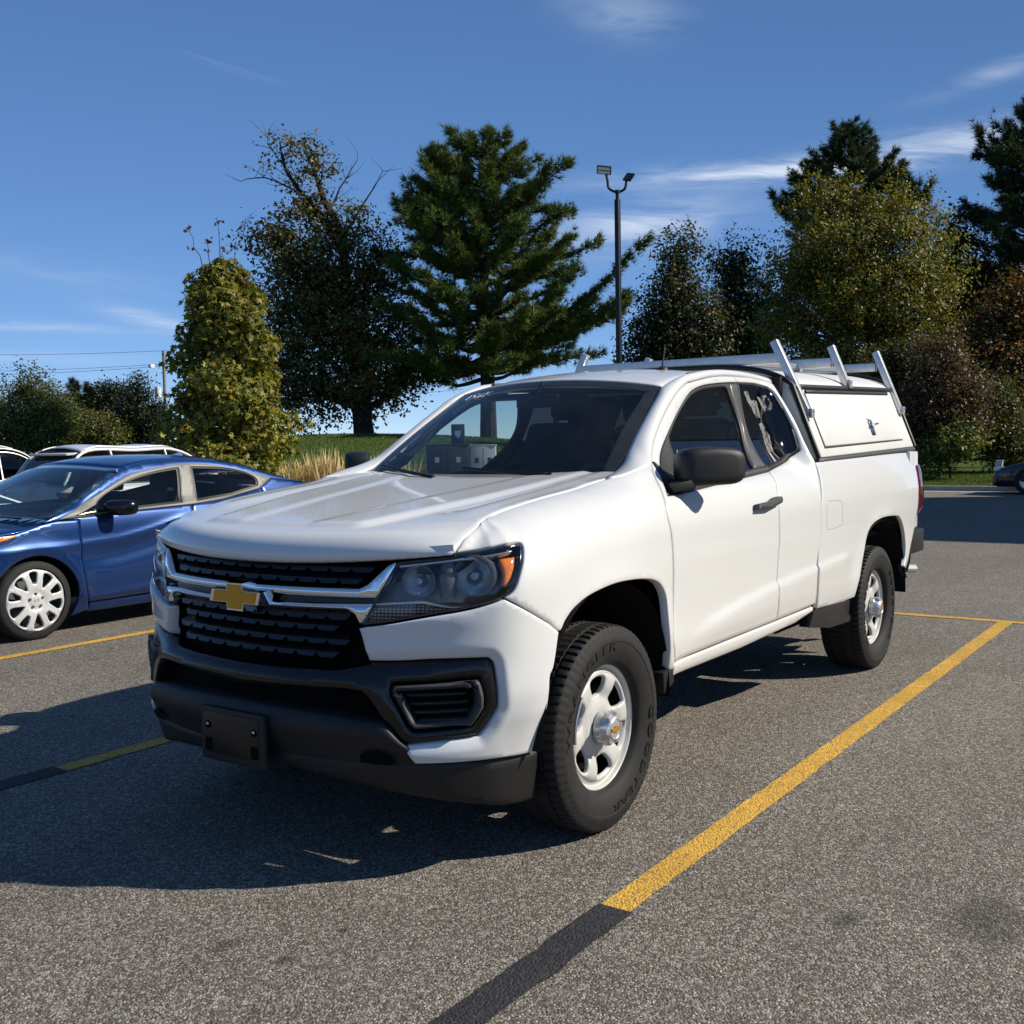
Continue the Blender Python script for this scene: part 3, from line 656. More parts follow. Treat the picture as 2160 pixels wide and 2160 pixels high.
# wheel housings: black liners following each arch
for cx, key, rng in ((0.0, 'fender', None), (-3.29, 'bed', None)):
    a = np.linspace(.02, np.pi-.02, 40); rx = .455 if cx == 0 else .545; rz = .535
    for s in (1, -1):
        G = np.zeros((40, 5, 3))
        for j, yy in enumerate((.45, .6, .75, .87, .925)):
            k = 1.0 if j < 4 else .985
            G[:, j, 0] = cx+(0.0 if cx == 0 else 0)+np.cos(a)*rx*k; G[:, j, 2] = .372+np.sign(np.sin(a))*np.abs(np.sin(a))**.8*rz*k; G[:, j, 1] = yy*s
        grid_surf('wheel_liner', G, M['liner'], truck, flip=s > 0)
        mb = MB().box((cx, .45*s, .62), (1.06, .02, .75)); mb.build('wheel_well_wall', M['liner'], truck)
# underbody and frame
mb = MB(); mb.box((-1.75, 0, .53), (4.9, 1.28, .12)); mb.box((-1.9, .50, .47), (4.4, .08, .12)); mb.box((-1.9, -.50, .47), (4.4, .08, .12)); mb.box((0.05, 0, .36), (.5, .7, .18)); mb.tube([(-3.258, -.75, .372), (-3.258, .75, .372)], .05, 10); mb.lathe([(.001, -.12), (.12, -.1), (.15, 0), (.12, .1), (.001, .12)], 14, 'x', (-3.258, 0, .372)); mb.box((-1.35, .64, .50), (1.7, .46, .05)); mb.box((-1.35, -.64, .50), (1.7, .46, .05))
mb.build('underbody', M['dark_void'], truck)
mb = MB(); mb.tube([(-2.6, .18, .40), (-3.0, .45, .42), (-3.9, .60, .44), (-4.15, .66, .42)], .03, 10); mb.build('exhaust_pipe', M['brake_rust'], truck)
# black lower pieces: rocker ends, flap ahead of the rear wheel
for s in (1, -1):
    mb = MB(); mb.add([(-.395, .86*s, .50), (-.47, .86*s, .515), (-.505, .86*s, .445), (-.43, .86*s, .405), (-.395, .925*s, .50), (-.475, .925*s, .515), (-.51, .915*s, .445), (-.43, .91*s, .405)], [(0, 1, 2, 3), (4, 5, 6, 7), (0, 4, 5, 1), (1, 5, 6, 2), (2, 6, 7, 3), (3, 7, 4, 0)])
    mb.build('splash_guard', M['black_plastic'], truck, bevel=.006)
    mb = MB(); mb.add([(-2.17, .84*s, .52), (-2.78, .84*s, .50), (-2.77, .82*s, .355), (-2.42, .82*s, .37), (-2.10, .84*s, .42), (-2.17, .905*s, .51), (-2.78, .905*s, .492), (-2.77, .90*s, .355), (-2.42, .90*s, .37), (-2.10, .90*s, .42)], [(0, 1, 2, 3, 4), (5, 6, 7, 8, 9), (0, 5, 6, 1), (1, 6, 7, 2), (2, 7, 8, 3), (3, 8, 9, 4), (4, 9, 5, 0)])
    mb.build('splash_guard', M['black_plastic'], truck, bevel=.006)
    mb = MB(); mb.bar((-3.82, .86*s, .585), (-3.86, .895*s, .485), .08, .03); mb.build('splash_guard', M['black_plastic'], truck, bevel=.005)
# --- hood
_hx = [.860, .876, .884, .880, .862, .832, .79, .72, .5, .2, -.1, -.42]
_hz = [1.018, 1.022, 1.036, 1.062, 1.090, 1.110, 1.122, 1.131, 1.158, 1.193, 1.226, 1.262]
_hp = catmull(np.stack([_hx, _hz], 1), 20); _hs = np.concatenate([[0], np.cumsum(np.hypot(*np.diff(_hp, axis=0).T))]); HS = _hs[-1]
zt_ = pchip([-.6, -.42, -.1, .2, .5, .72, .80], [1.275, 1.262, 1.226, 1.193, 1.158, 1.131, 1.120])
def hood0(s, y):
    s = np.asarray(s, float); y = np.asarray(y, float)
    X0 = np.interp(s, _hs, _hp[:, 0]); Z0 = np.interp(s, _hs, _hp[:, 1])
    wf = 1-.62*sm(.10, .85, s); X = X0-.35*y*y*wf
    b = sm(.09, .26, s); Z = (1-b)*(Z0+.036*(np.abs(y)/.75)**2.2)+b*zt_(X)
    return X, Z
_ft = catmull(TR['fender'][2][1]); _ft2 = catmull(TR['fender'][3][1])
_fe = np.vstack([S(_ft[:, 0], _ft[:, 1]), S(_ft2[:, 0], _ft2[:, 1])]); _fe = _fe[_fe[:, 1] < .79]
_ss = np.linspace(0, HS, 800); _he = []
for p in _fe:
    X, Z = hood0(_ss, np.full(800, p[1])); i = np.argmin((X-p[0])**2+(Z-p[2])**2); _he.append((_ss[i], p[1], p[2]-Z[i], p[0]-X[i]))
_he = np.array(sorted(_he)); _he = _he[np.concatenate([[True], np.diff(_he[:, 0]) > .004])]
_he = _he[_he[:, 0] > .02]; _he = np.vstack([[0, _he[0, 1], .004, 0.0], _he])
def hoodS(s, y):
    X, Z = hood0(s, y); ay = np.abs(y)
    ye = np.interp(s, _he[:, 0], _he[:, 1]); we_ = np.clip(ay/ye, 0, 1.05)**5; Z = Z+np.interp(s, _he[:, 0], _he[:, 2])*we_; X = X+np.interp(s, _he[:, 0], _he[:, 3])*we_
    # raised centre dome, softly creased, wider towards the windshield
    yb = np.interp(X, [-.45, .2, .62, .72], [.56, .50, .40, .37]); fr = sm(.765, .715, X+.22*y*y)
    Z = Z+.016*fr*sm(yb+.035, yb-.03, ay)
    y2 = np.interp(X, [-.45, .72], [.34, .17]); Z = Z-.005*fr*sm(y2+.03, y2-.03, ay)
    Z = Z+.008*np.exp(-((ay-.62)/.06)**2)*sm(.6, .3, X)
    return np.stack([X, np.asarray(y, float)+0*Z, Z], -1)
_hpoly = np.vstack([[[0, 0]], [[0.0, .4]], _he[:, :2], [[HS-.03, .70], [HS, .60], [HS, 0]]])
hood = panel('hood', WP, truck, hoodS, np.vstack([_hpoly, (_hpoly[1:-1]*[1, -1])[::-1]]), out=(.3, 0, 1), step=.017, gap=.003, edge=.006, dip=.004, depth=.03)
# dark tray under the hood edges, cowl and wipers
V = []
us = np.linspace(.75, 2.1, 40)
G = np.zeros((40, 3, 3))
for s in (1, -1):
    for i, u in enumerate(us):
        x = plan(u)[0]; zz = zhx(x)-.03; p = S(u, zz)
        G[i, 0] = (p[0], (p[1]-.02)*s, zz-.02); G[i, 1] = (p[0]-.02, .66*s, zz-.03); G[i, 2] = (p[0]-.02, 0, zz-.03)
    grid_surf('engine_bay_tray', G.copy(), M['dark_void'], truck, flip=s < 0)
def wsB(y): return np.stack([-.30-.34*y*y, y, 1.235+.05*y*y], -1)
def wsT(y): return np.stack([-1.0-.25*y*y, y, 1.70-.145*y*y], -1)
def wsS(t, v):
    t = np.asarray(t, float); v = np.asarray(v, float); ye = .685+(.578-.685)*t; y = v*ye
    P = wsB(y)*(1-t)[..., None]+wsT(y)*t[..., None]
    P = P+np.array((.52, 0, .85))*(.022*np.sin(np.pi*t)*(1-.4*v*v))[..., None]
    return P
tt, vv = np.meshgrid(np.linspace(-.04, 1.0, 24), np.linspace(-1, 1, 40), indexing='ij')
windshield = grid_surf('windshield', wsS(tt, vv), M['windshield_glass'], truck, flip=False)
wpoly = np.array([(-.03, -1), (1, -1), (1, 1), (-.03, 1)]); whole = catmull(np.array([(.13, -.90), (.55, -.895), (.88, -.90), (.925, -.85), (.94, 0), (.925, .85), (.88, .90), (.55, .895), (.13, .90), (.07, .85), (.06, 0), (.07, -.85), (.13, -.90)]), 6)
V, F = panel_geo(wsS, wpoly, holes=[whole], out=(.5, 0, .85), gap=0, edge=.01, dip=0, depth=.002, base=-.003, step=.05)
mobj('black_border', V, F, M['frit'], windshield)
# painted reading in the top corner of the windshield: 156K in hand lettering
def ws_at(a, b):   # a across (m) from v=-.72, b up (m)
    return wsS(np.array([.885+b/.75]), np.array([-.735+a/.60]))[0]+np.array((.003, 0, .005))
STK = [[(.00, .028), (-.012, -.02)], [(.062, .030), (.035, .030), (.030, .006), (.050, .006), (.052, -.012), (.028, -.02)], [(.105, .028), (.085, .004), (.082, -.016), (.098, -.02), (.106, -.006), (.088, .002)], [(.140, .028), (.126, -.02)], [(.172, .024), (.134, .002), (.176, -.014)]]
mb = MB()
for st in STK: mb.tube([ws_at(a*.9, b*.9) for a, b in (catmull(st, 5) if len(st) > 3 else st)], .0015, 5)
mb.build('painted_reading', M['marker_white'], windshield)
mb = MB(); mb.box((-.36, 0, 1.225), (.14, 1.30, .02)); mb.build('cowl', M['black_plastic'], truck)
for sy, n in ((.42, 0), (-.15, 1)):
    a = wsS(np.array([.02, .05, .09]), np.array([sy/.68+.02, sy/.68-.25, sy/.68-.62]))+np.array((.012, 0, .018)); mb = MB(); mb.tube(a, .008, 6); mb.bar(a[0]+np.array((.02, 0, -.02)), a[0], .02, .03)
    mb.build('wiper', M['black_plastic'], truck)
# --- A pillars and roof rails: patch between windshield edge and door frame line
Wc = np.vstack([[(-.36, .70, 1.262)], [wsS(np.array([t]), np.array([1.0]))[0] for t in (.12, .3, .5, .7, .88, 1.0)], [(-1.25, .570, 1.692), (-1.55, .565, 1.728), (-1.9, .562, 1.736), (-2.27, .562, 1.722)]])
_dc = TR['door']; dl_ = np.array(_dc[2][1]+_dc[3][1]); qt_ = np.array(TR['quarter'][0][1])
_fx = np.array(TR['fender'][2][1])[:4][::-1]; _dl = np.array(TR['fender'][1][1])[-1:]
Dpts = np.vstack([S(_fx[:, 0], _fx[:, 1]), S(_dl[:, 0], _dl[:, 1]), S(dl_[:, 0], dl_[:, 1]), S(qt_[1:, 0], qt_[1:, 1])])
def curve_at(P, n):
    c = catmull(P, 12); L = np.concatenate([[0], np.cumsum(np.linalg.norm(np.diff(c, axis=0), axis=1))]); return c, L
cw, lw = curve_at(Wc, 0); cd, ld = curve_at(Dpts, 0)
NP, NR = 70, 9
# pair points at equal height / run
fw = np.linspace(0, 1, NP); PW = np.stack([np.interp(fw*lw[-1], lw, cw[:, k]) for k in range(3)], 1); PD = np.stack([np.interp(fw*ld[-1], ld, cd[:, k]) for k in range(3)], 1)
PG = np.zeros((NP, NR, 3))
tang = np.gradient(PW, axis=0)
for j in range(NR):
    r = j/(NR-1); PG[:, j] = PW*(1-r)+PD*r
    nn = np.cross(tang, PD-PW); nn /= np.linalg.norm(nn, axis=1)[:, None]; nn *= np.sign(nn[:, 2:3]+1e-9)
    bul = np.interp(fw, [0, .12, .3, .55, 1], [.004, .012, .022, .026, .024])
    PG[:, j] += nn*(np.sin(np.pi*r)**.8*bul)[:, None]
for s in (1, -1):
    grid_surf('cab_pillar', PG*np.array((1, s, 1)), WP, truck, flip=s < 0, thick=.02)
    # pillar trim on the inside of the windshield edge, dark
    Pi = np.stack([PW[4:46]+np.array((-.02, -.005, -.015)), PW[4:46]+np.array((-.03, .06, -.03)), PD[4:46]+np.array((-.03, -.02, -.02))], 1)*np.array((1, s, 1))
    grid_surf('pillar_trim', Pi, M['interior_grey'], truck, flip=s > 0)
zr = pchip([-2.32, -2.2, -1.9, -1.6, -1.3, -1.1, -.98], [1.752, 1.768, 1.780, 1.777, 1.752, 1.722, 1.697])
def roofS(x, y):
    x = np.asarray(x, float); y = np.asarray(y, float); q = np.abs(y)/.575
    return np.stack([x-.25*y*y*sm(-1.5, -1.05, x), y, zr(x)-(.040*q**2+.008*q**6)], -1)
roof = panel('roof', WP, truck, roofS, np.array([(-1.0, -.572), (-1.0, .572), (-1.6, .558), (-2.29, .555), (-2.29, -.555), (-1.6, -.558)]), out=(0, 0, 1), step=.03, gap=.0, edge=.008, dip=.008, depth=.03)
for s in (1, -1):
    G = np.stack([PW[36:]+np.array((0, -.008, .003)), PW[36:]+np.array((0, .018, .004))], 1)*np.array((1, s, 1)); mb = MB()
    c = PW[38:46]; mb.tube(c*np.array((1, s, 1))+np.array((0, .004*s, .006)), np.linspace(.013, .003, len(c)), 6); mb.build('roof_ditch_molding', M['seal_black'], truck)
mb = MB(); mb.box((-2.285, 0, 1.49), (.03, 1.35, .50)); mb.build('cab_back_wall', M['interior_black'], truck)
mb = MB(); mb.box((-2.262, 0, 1.50), (.006, 1.15, .36)); mb.build('rear_window', M['dark_glass'], truck)
mb = MB(); mb.box((-1.74, 0, 1.685), (.98, .98, .012)); mb.build('headliner', M['interior_grey'], truck)
# antenna
mb = MB(); mb.lathe([(.001, 0), (.03, 0), (.026, .012), (.012, .02), (.001, .022)], 14, 'z', (-1.53, .35, 1.755)); mb.tube([(-1.53, .35, 1.77), (-1.56, .35, 1.885)], [.0055, .0022], 8); mb.build('antenna', M['black_plastic'], truck, smooth=True)
# --- front: grille, chrome, emblem
V, F = panel_geo(SF, sympoly([(0, 1.045), (.66, 1.05), (.60, .95), (.52, .70), (0, .66)]), out=(1, 0, 0), base=-.075, gap=0, step=.05, depth=.01); grille = mobj('grille', V, F, M['dark_void'], truck)
CH = M['chrome']
ch1 = sympoly([(0, .950), (.30, .952), (.485, .953), (.515, .968), (.585, 1.030), (.612, 1.041), (.628, 1.036), (.592, .965), (.555, .919), (0, .915)])
V, F = panel_geo(SF, ch1, out=(1, 0, 0), base=-.004, gap=.001, edge=.010, dip=.010, depth=.045, step=.012); mobj('chrome_bar', V, F, CH, grille)
ch2 = sympoly([(0, .892), (.30, .896), (.548, .903), (.525, .860), (.497, .832), (.485, .835), (.470, .862), (.440, .878), (.30, .876), (0, .870)])
V, F = panel_geo(SF, ch2, out=(1, 0, 0), base=-.002, gap=.001, edge=.010, dip=.010, depth=.045, step=.012); mobj('chrome_bar', V, F, CH, grille)
V, F = panel_geo(SF, sympoly([(0, .917), (.54, .920), (.54, .900), (0, .889)]), out=(1, 0, 0), base=-.028, gap=0, step=.03, depth=.01); mobj('bar_gap', V, F, M['gloss_black'], grille)
# louvre plates of the grille, staggered rows of flattened hexagons
def plate_mesh():
    w, h, d = .046, .016, .022
    o = np.array([(-w, 0), (-w*.62, h), (w*.62, h), (w, 0), (w*.62, -h), (-w*.62, -h)])
    V = [(.0 - .0*(q[1] > 0) - (.020 if q[1] > .01 else 0) + (.006 if q[1] < -.01 else 0), q[0], q[1]) for q in o]+[(-.045, q[0]*.96, q[1]*.9) for q in o]
    F = [(0, 1, 2, 3), (0, 3, 4, 5)]+[(i, i+6, (i+1) % 6+6, (i+1) % 6) for i in range(6)]
    return np.array(V), [f[::-1] for f in F]
pv, pf = plate_mesh(); louvre0 = None
for zrow, umax in ((.975, .50), (1.012, .545), (.735, .455), (.778, .465), (.822, .468), (.858, .44)):
    n = int(umax/.088); offu = .044 if round(zrow*1000) in (1012, 778, 858) else 0.0
    for i in range(-n-1, n+1):
        u = i*.088+offu
        if abs(u) > umax-.03: continue
        p = SF(np.array([u]), np.array([zrow]))[0]; x, y, nx, ny = plan(abs(u)); ang = math.atan2(ny*(1 if u > 0 else -1), nx)
        loc = (p[0]-nx*.030, p[1]-ny*.030*(1 if u > 0 else -1), zrow)
        if louvre0 is None:
            louvre0 = mobj('grille_plate', pv, pf, M['grille_black'], grille, smooth=False); louvre0.location = loc; louvre0.rotation_euler = (0, 0, ang)
        else: share(louvre0, 'grille_plate', loc, (0, 0, ang), grille)
bow = np.array([(-.118, -.024), (-.104, .024), (-.041, .024), (-.041, .046), (.041, .046), (.041, .024), (.118, .024), (.104, -.024), (.041, -.024), (.041, -.046), (-.041, -.046), (-.041, -.024)])
def bowtie(name, sc, x0, x1, mat, parent, inset_d=0.0, c=(0, 0, .904)):
    P = bow*sc
    if area(P) < 0: P = P[::-1]
    if inset_d: P = inset(P, inset_d)
    P2 = inset(P, .006*sc)
    n = len(P); V = [(x0, p[0], p[1]) for p in P]+[(x1, p[0], p[1]) for p in P2]
    F = [tuple(range(n, 2*n))]+[(i, (i+1) % n, n+(i+1) % n, n+i) for i in range(n)]
    return mobj(name, np.array(V)+np.array(c), F, mat, parent, smooth=False)
emb = bowtie('emblem', 1.16, .872, .925, CH, grille)
bowtie('emblem_face', .98, .915, .928, M['gold'], emb)
# --- front bumper: black fascia with fog openings, lower intake, lip and valance
bz = polys['bezel']
fas = sympoly(np.vstack([[(0, .693), (.40, .699)], bz[1:-3], [(.530, .600), (.505, .624), (.45, .630), (.39, .628), (0, .606)]]))
fog = polys['fog']
fbase = lambda q: .012*np.exp(-((q[:, 1]-.655)/.035)**2)*sm(.62, .45, np.abs(q[:, 0]))
V, F = panel_geo(SF, fas, holes=[fog, fog*[-1, 1]], out=(1, 0, 0), base=-.016, gap=.002, edge=.012, dip=.010, depth=.05, step=.02, extra=fbase); fascia = mobj('bumper_fascia', V, F, M['gloss_black'], truck)
bezr = np.vstack([bz[1:-3]])
def wb_extra(q):
    d = segdist_open(bezr, q); return -.016*(1-sm(.0, .034, d))
def segdist_open(P, q):
    d = np.full(len(q), 9e9)
    for a, b in zip(P[:-1], P[1:]):
        ab = b-a; t = np.clip(((q-a)@ab)/(ab@ab+1e-12), 0, 1); d = np.minimum(d, np.hypot(*(q-a-t[:, None]*ab).T))
    return d
def crease_extra(q): return wb_extra(q)+.010*np.exp(-((q[:, 1]-(.845+.03*(q[:, 0]-.5)))/.03)**2)*sm(.95, .7, q[:, 0])
panel('bumper_corner', WP, truck, S, polys['whitebumper'], mirror=True, out=(1, 1, 0), step=.012, extra=crease_extra, depth=.04)
V, F = panel_geo(SF, sympoly([(0, .64), (.58, .655), (.70, .52), (.66, .40), (0, .40)]), out=(1, 0, 0), base=-.075, gap=0, step=.05, depth=.01); mobj('lower_intake', V, F, M['dark_void'], truck)
lip = sympoly([(0, .556), (.24, .552), (.42, .545), (.585, .532), (.64, .47), (.66, .455), (.715, .402), (.735, .393), (.70, .366), (.62, .358), (.46, .376), (.2, .370), (0, .368)])
lipx = lambda q: .020*sm(.40, .50, q[:, 1])*sm(.558, .500, q[:, 1])*1.0+.006
V, F = panel_geo(SF, lip, out=(1, 0, 0), base=-.02, gap=.001, edge=.010, dip=.007, depth=.12, step=.02, extra=lipx); mobj('bumper_lip', V, F, M['black_plastic'], truck)
for s in (1, -1):   # flat dark patches, a recess's shade painted on the lip ends
    V, F = panel_geo(S, np.array([(.50, .425), (.56, .44), (.63, .41), (.60, .395), (.50, .40)]), out=(1, 0, 0), base=.0015, gap=0, edge=.004, dip=0, depth=.002, step=.03); mobj('pocket_shade_patch', V*np.array((1, s, 1)), F if s > 0 else [f[::-1] for f in F], M['dark_void'], truck)
val = sympoly([(0, .40), (.70, .40), (.735, .397), (.80, .396), (.9, .394), (1.0, .391), (1.12, .386), (1.185, .382), (1.21, .20), (1.12, .204), (.98, .220), (.80, .250), (.66, .275), (.46, .312), (.16, .340), (0, .345)])
V, F = panel_geo(SF, val, out=(1, 0, 0), base=-.010, gap=.002, edge=.010, dip=.010, depth=.05, step=.02); mobj('lower_valance', V, F, M['black_plastic'], truck)
# fog lamp blanks with four slats
fp = clean(fog); fp = fp if area(fp) > 0 else fp[::-1]
for s in (1, -1):
    sg = np.array((1, s, 1)); fl = lambda F: F if s > 0 else [f[::-1] for f in F]
    inner = inset(fp, .030)
    V, F = panel_geo(S, fp, holes=[inner], out=(1, 1, 0), base=-.012, gap=.003, edge=.014, dip=.016, depth=.05, step=.02, extra=lambda q: .022*sm(.80, .90, q[:, 0])); fgb = mobj('fog_bezel', V*sg, fl(F), M['grey_plastic'], truck)
    V, F = panel_geo(S, fp, out=(1, 1, 0), base=-.050, gap=0, step=.04, depth=.01); mobj('fog_backing', V*sg, fl(F), M['dark_void'], fgb)
    for zz, ua, ub in ((.625, .655, .855), (.595, .665, .865), (.565, .68, .868), (.537, .695, .855)):
        V, F = panel_geo(S, np.array([(ua, zz-.0095), (ub, zz-.0095), (ub, zz+.0045), (ua, zz+.0045)]), out=(1, 1, 0), base=-.024, gap=0, edge=.005, dip=.008, depth=.03, step=.03); mobj('fog_slat', V*sg, fl(F), M['black_plastic'], fgb)
# licence plate bracket
mb = MB(); mb.box((.946, 0, .432), (.022, .315, .185)); br = mb.build('plate_bracket', M['black_plastic'], truck, bevel=.008)
mb = MB(); mb.box((.957, 0, .437), (.006, .270, .140)); mb.build('plate_recess', M['grille_black'], br, bevel=.003)
for yy in (-.115, .115):
    mb = MB(); mb.lathe([(.001, 0), (.014, 0), (.014, -.004), (.001, -.004)], 12, 'x', (.962, yy, .462)); mb.build('screw_boss', M['dark_void'], br)
    mb = MB(); mb.lathe([(.001, .004), (.0045, .003), (.006, 0)], 8, 'x', (.9625, yy, .465)); mb.build('screw', M['satin_chrome'], br)
    mb = MB(); mb.box((.9605, yy, .395), (.003, .032, .042)); mb.build('slot', M['dark_void'], br)
# --- headlights
hl = clean(polys['headlight']); hl = hl if area(hl) > 0 else hl[::-1]
for s in (1, -1):
    sg = np.array((1, s, 1)); fl = lambda F: F if s > 0 else [f[::-1] for f in F]
    V, F = panel_geo(S, hl, out=(1, 1, 0), base=-.075, gap=0, step=.03, depth=.005); lamp = mobj('headlight', V*sg, fl(F), M['lamp_dark'], truck)
    def sp(name, mat, poly, **k):
        V, F = panel_geo(S, poly, out=(1, 1, 0), **k); return mobj(name, V*sg, fl(F), mat, lamp)
    sp('lamp_rim', M['gloss_black'], hl, holes=[inset(hl, .012)], base=-.004, gap=.002, edge=.004, dip=.003, depth=.075, step=.02)
    sp('lamp_lens', M['lens_clear'], hl, base=-.003, gap=.003, edge=.004, dip=.002, depth=.004, step=.03)
    sp('amber_reflector', M['amber'], polys['amber'], base=-.018, gap=0, edge=.006, dip=.004, depth=.02, step=.015)
    sp('turn_signal', M['turn_lens'], polys['turn'], base=-.02, gap=0, edge=.004, dip=.003, depth=.02, step=.015)
    sp('trim_strip', M['satin_chrome'], polys['strip'], base=-.012, gap=-.001, edge=.003, dip=.003, depth=.03, step=.015)
    top = np.array([(.62, 1.028), (.85, 1.052), (1.05, 1.071), (1.05, 1.063), (.85, 1.043), (.63, 1.018)])
    sp('trim_strip', M['satin_chrome'], top, base=-.012, gap=0, edge=.003, dip=.003, depth=.03, step=.02)
    for (u, z, r) in ((.695, .970, .050), (.890, .985, .062)):
        p = S(np.array([u]), np.array([z]))[0]; x, y, nx, ny = plan(u)
        ax = np.array((.88, .42, 0.05)); ax /= np.linalg.norm(ax); r1 = np.cross(ax, (0, 0, 1)); r1 /= np.linalg.norm(r1); r2 = np.cross(r1, ax); B = np.stack([r1, r2, ax], 1)
        prof = [(r*.16, -.055), (r*.45, -.045), (r*.75, -.028), (r*.95, -.004), (r, .006)]
        mb = MB(); mb.lathe(prof, 26, 'z'); c = p-np.array((nx, ny, 0))*.030
        mb.build('reflector_bowl', M['reflector'], lamp, smooth=True, xf=lambda V: (V@B.T+c)*sg)
        mb = MB(); mb.lathe([(r*1.0, .006), (r*1.10, .004), (r*1.12, -.05)], 26, 'z'); mb.build('bowl_housing', M['lamp_dark'], lamp, smooth=True, xf=lambda V: (V@B.T+c)*sg)
        mb = MB(); mb.lathe([(.001, .004), (r*.20, -.002), (r*.22, -.05)], 14, 'z'); mb.build('bulb', M['bulb_glass'], lamp, smooth=True, xf=lambda V: (V@B.T+c)*sg)
    p = S(np.array([.79]), np.array([.975]))[0]; mb = MB(); mb.tube([p+np.array((-.050, -.03, -.060)), p+np.array((-.042, -.025, 0)), p+np.array((-.055, -.03, .048))], [.026, .032, .024], 14); mb.build('lamp_divider', M['lamp_dark'], lamp, smooth=True, xf=flipxf(s))
# --- mirrors, handles
for s in (1, -1):
    # swept housing, its shell towards the nose, carried on a foot that stands on the door
    n = 32; a = np.linspace(0, 2*np.pi, n, endpoint=False); G = []
    sup = lambda t, e: np.sign(t)*np.abs(t)**e
    el_ = np.array((-.757, .653, 0)); en_ = np.array((.653, .757, 0)); cc = np.array((-.715, .990, 1.298))
    for dn, k in ((.050, .60), (.046, .80), (.036, .92), (.015, .985), (-.02, 1.0), (-.05, .98), (-.066, .95)):
        l = sup(np.cos(a), .42)*.146*k; z = sup(np.sin(a), .50)*.080*k
        z = z+l*.03; sh = np.where(l > 0, -.10*l*(z > 0), 0)
        G.append(cc+el_*(l)[:, None]+en_*(dn-(l/.146)**2*.012)[:, None]+np.array((0, 0, 1.0))*(z+sh)[:, None])
    mb = MB(); mb.add(np.vstack(G), [(i*n+j, i*n+(j+1) % n, (i+1)*n+(j+1) % n, (i+1)*n+j) for i in range(6) for j in range(n)]+[tuple(range(n))[::-1], tuple(6*n+j for j in range(n))]); mir = mb.build('side_mirror', M['black_plastic'], truck, smooth=True, angle=50, xf=flipxf(s))
    mb = MB(); mb.add([(-.605, .745, 1.325), (-.63, .74, 1.325), (-.67, .85, 1.195), (-.56, .86, 1.185), (-.60, .785, 1.318), (-.62, .78, 1.318), (-.66, .900, 1.20), (-.55, .905, 1.185)], [(0, 1, 2, 3), (4, 5, 6, 7), (0, 4, 5, 1), (1, 5, 6, 2), (2, 6, 7, 3), (3, 7, 4, 0)])
    mb.bar((-.560, .870, 1.212), (-.645, .930, 1.232), .075, .034); mb.build('mirror_arm', M['black_plastic'], mir, bevel=.006, xf=flipxf(s))
    q_ = cc-en_*.0665; mb = MB(); mb.bar(q_-el_*.125, q_+el_*.125, .004, .135); mb.build('mirror_glass', M['chrome'], mir, xf=flipxf(s))
    hd = polys['hnd']; hc = hd.mean(0); V, F = panel_geo(S, hd, out=OUTL, gap=0, base=.038, edge=.010, dip=.008, depth=.026, step=.02)
    if s < 0: F = [f[::-1] for f in F]
    mb = MB(); mb.add(V, F)
    mb.build('door_handle', M['grey_plastic'], doors[0 if s > 0 else 1], smooth=True, xf=flipxf(s))
    q_ = np.stack([hc[0]+.01+.062*np.cos(np.linspace(0, 6.2832, 25)[:-1]), hc[1]+.008+.040*np.sin(np.linspace(0, 6.2832, 25)[:-1])], 1)
    V, F = panel_geo(S, q_, out=OUTL, gap=0, base=.0015, edge=.006, dip=.003, depth=.004, step=.012, extra=lambda q: -.022*sm(.055, .02, np.hypot((q[:, 0]-hc[0]-.01)*.7, q[:, 1]-hc[1]-.008)))
    mobj('handle_cup', V*np.array((1, s, 1)), F if s > 0 else [f[::-1] for f in F], WP, doors[0 if s > 0 else 1])
# --- taillights, rear bumper
panel('tail_light', M['red_lens'], truck, S, polys['tail'], mirror=True, out=OUTL, step=.03, base=.004, edge=.01, dip=.008, depth=.05)
mb = MB(); mb.box((-4.20, 0, 1.03), (.05, 1.66, .58)); mb.build('tailgate', WP, truck, bevel=.012)
mb = MB(); mb.box((-4.12, .84, 1.05), (.20, .12, .52)); mb.box((-4.12, -.84, 1.05), (.20, .12, .52)); mb.build('bed_corner', WP, truck, bevel=.02)
mb = MB(); mb.box((-4.30, 0, .66), (.16, 1.55, .15)); mb.box((-4.14, .845, .70), (.42, .13, .16)); mb.box((-4.14, -.845, .70), (.42, .13, .16)); mb.box((-4.27, .70, .555), (.16, .22, .07)); mb.box((-4.27, -.70, .555), (.16, .22, .07)); rb = mb.build('rear_bumper', M['black_plastic'], truck, bevel=.02)
mb = MB(); mb.tube([(-4.24, .0, .50), (-4.42, .0, .50)], .03, 8); mb.tube([(-4.25, .80, .50), (-4.36, .84, .49)], .028, 10); mb.build('bumper_step', M['galvanised'], rb)
# bed floor, front wall
mb = MB(); mb.box((-3.2, 0, .80), (1.9, 1.6, .03)); mb.box((-2.27, 0, 1.04), (.03, 1.7, .52)); mb.build('bed_floor', M['interior_black'], truck)
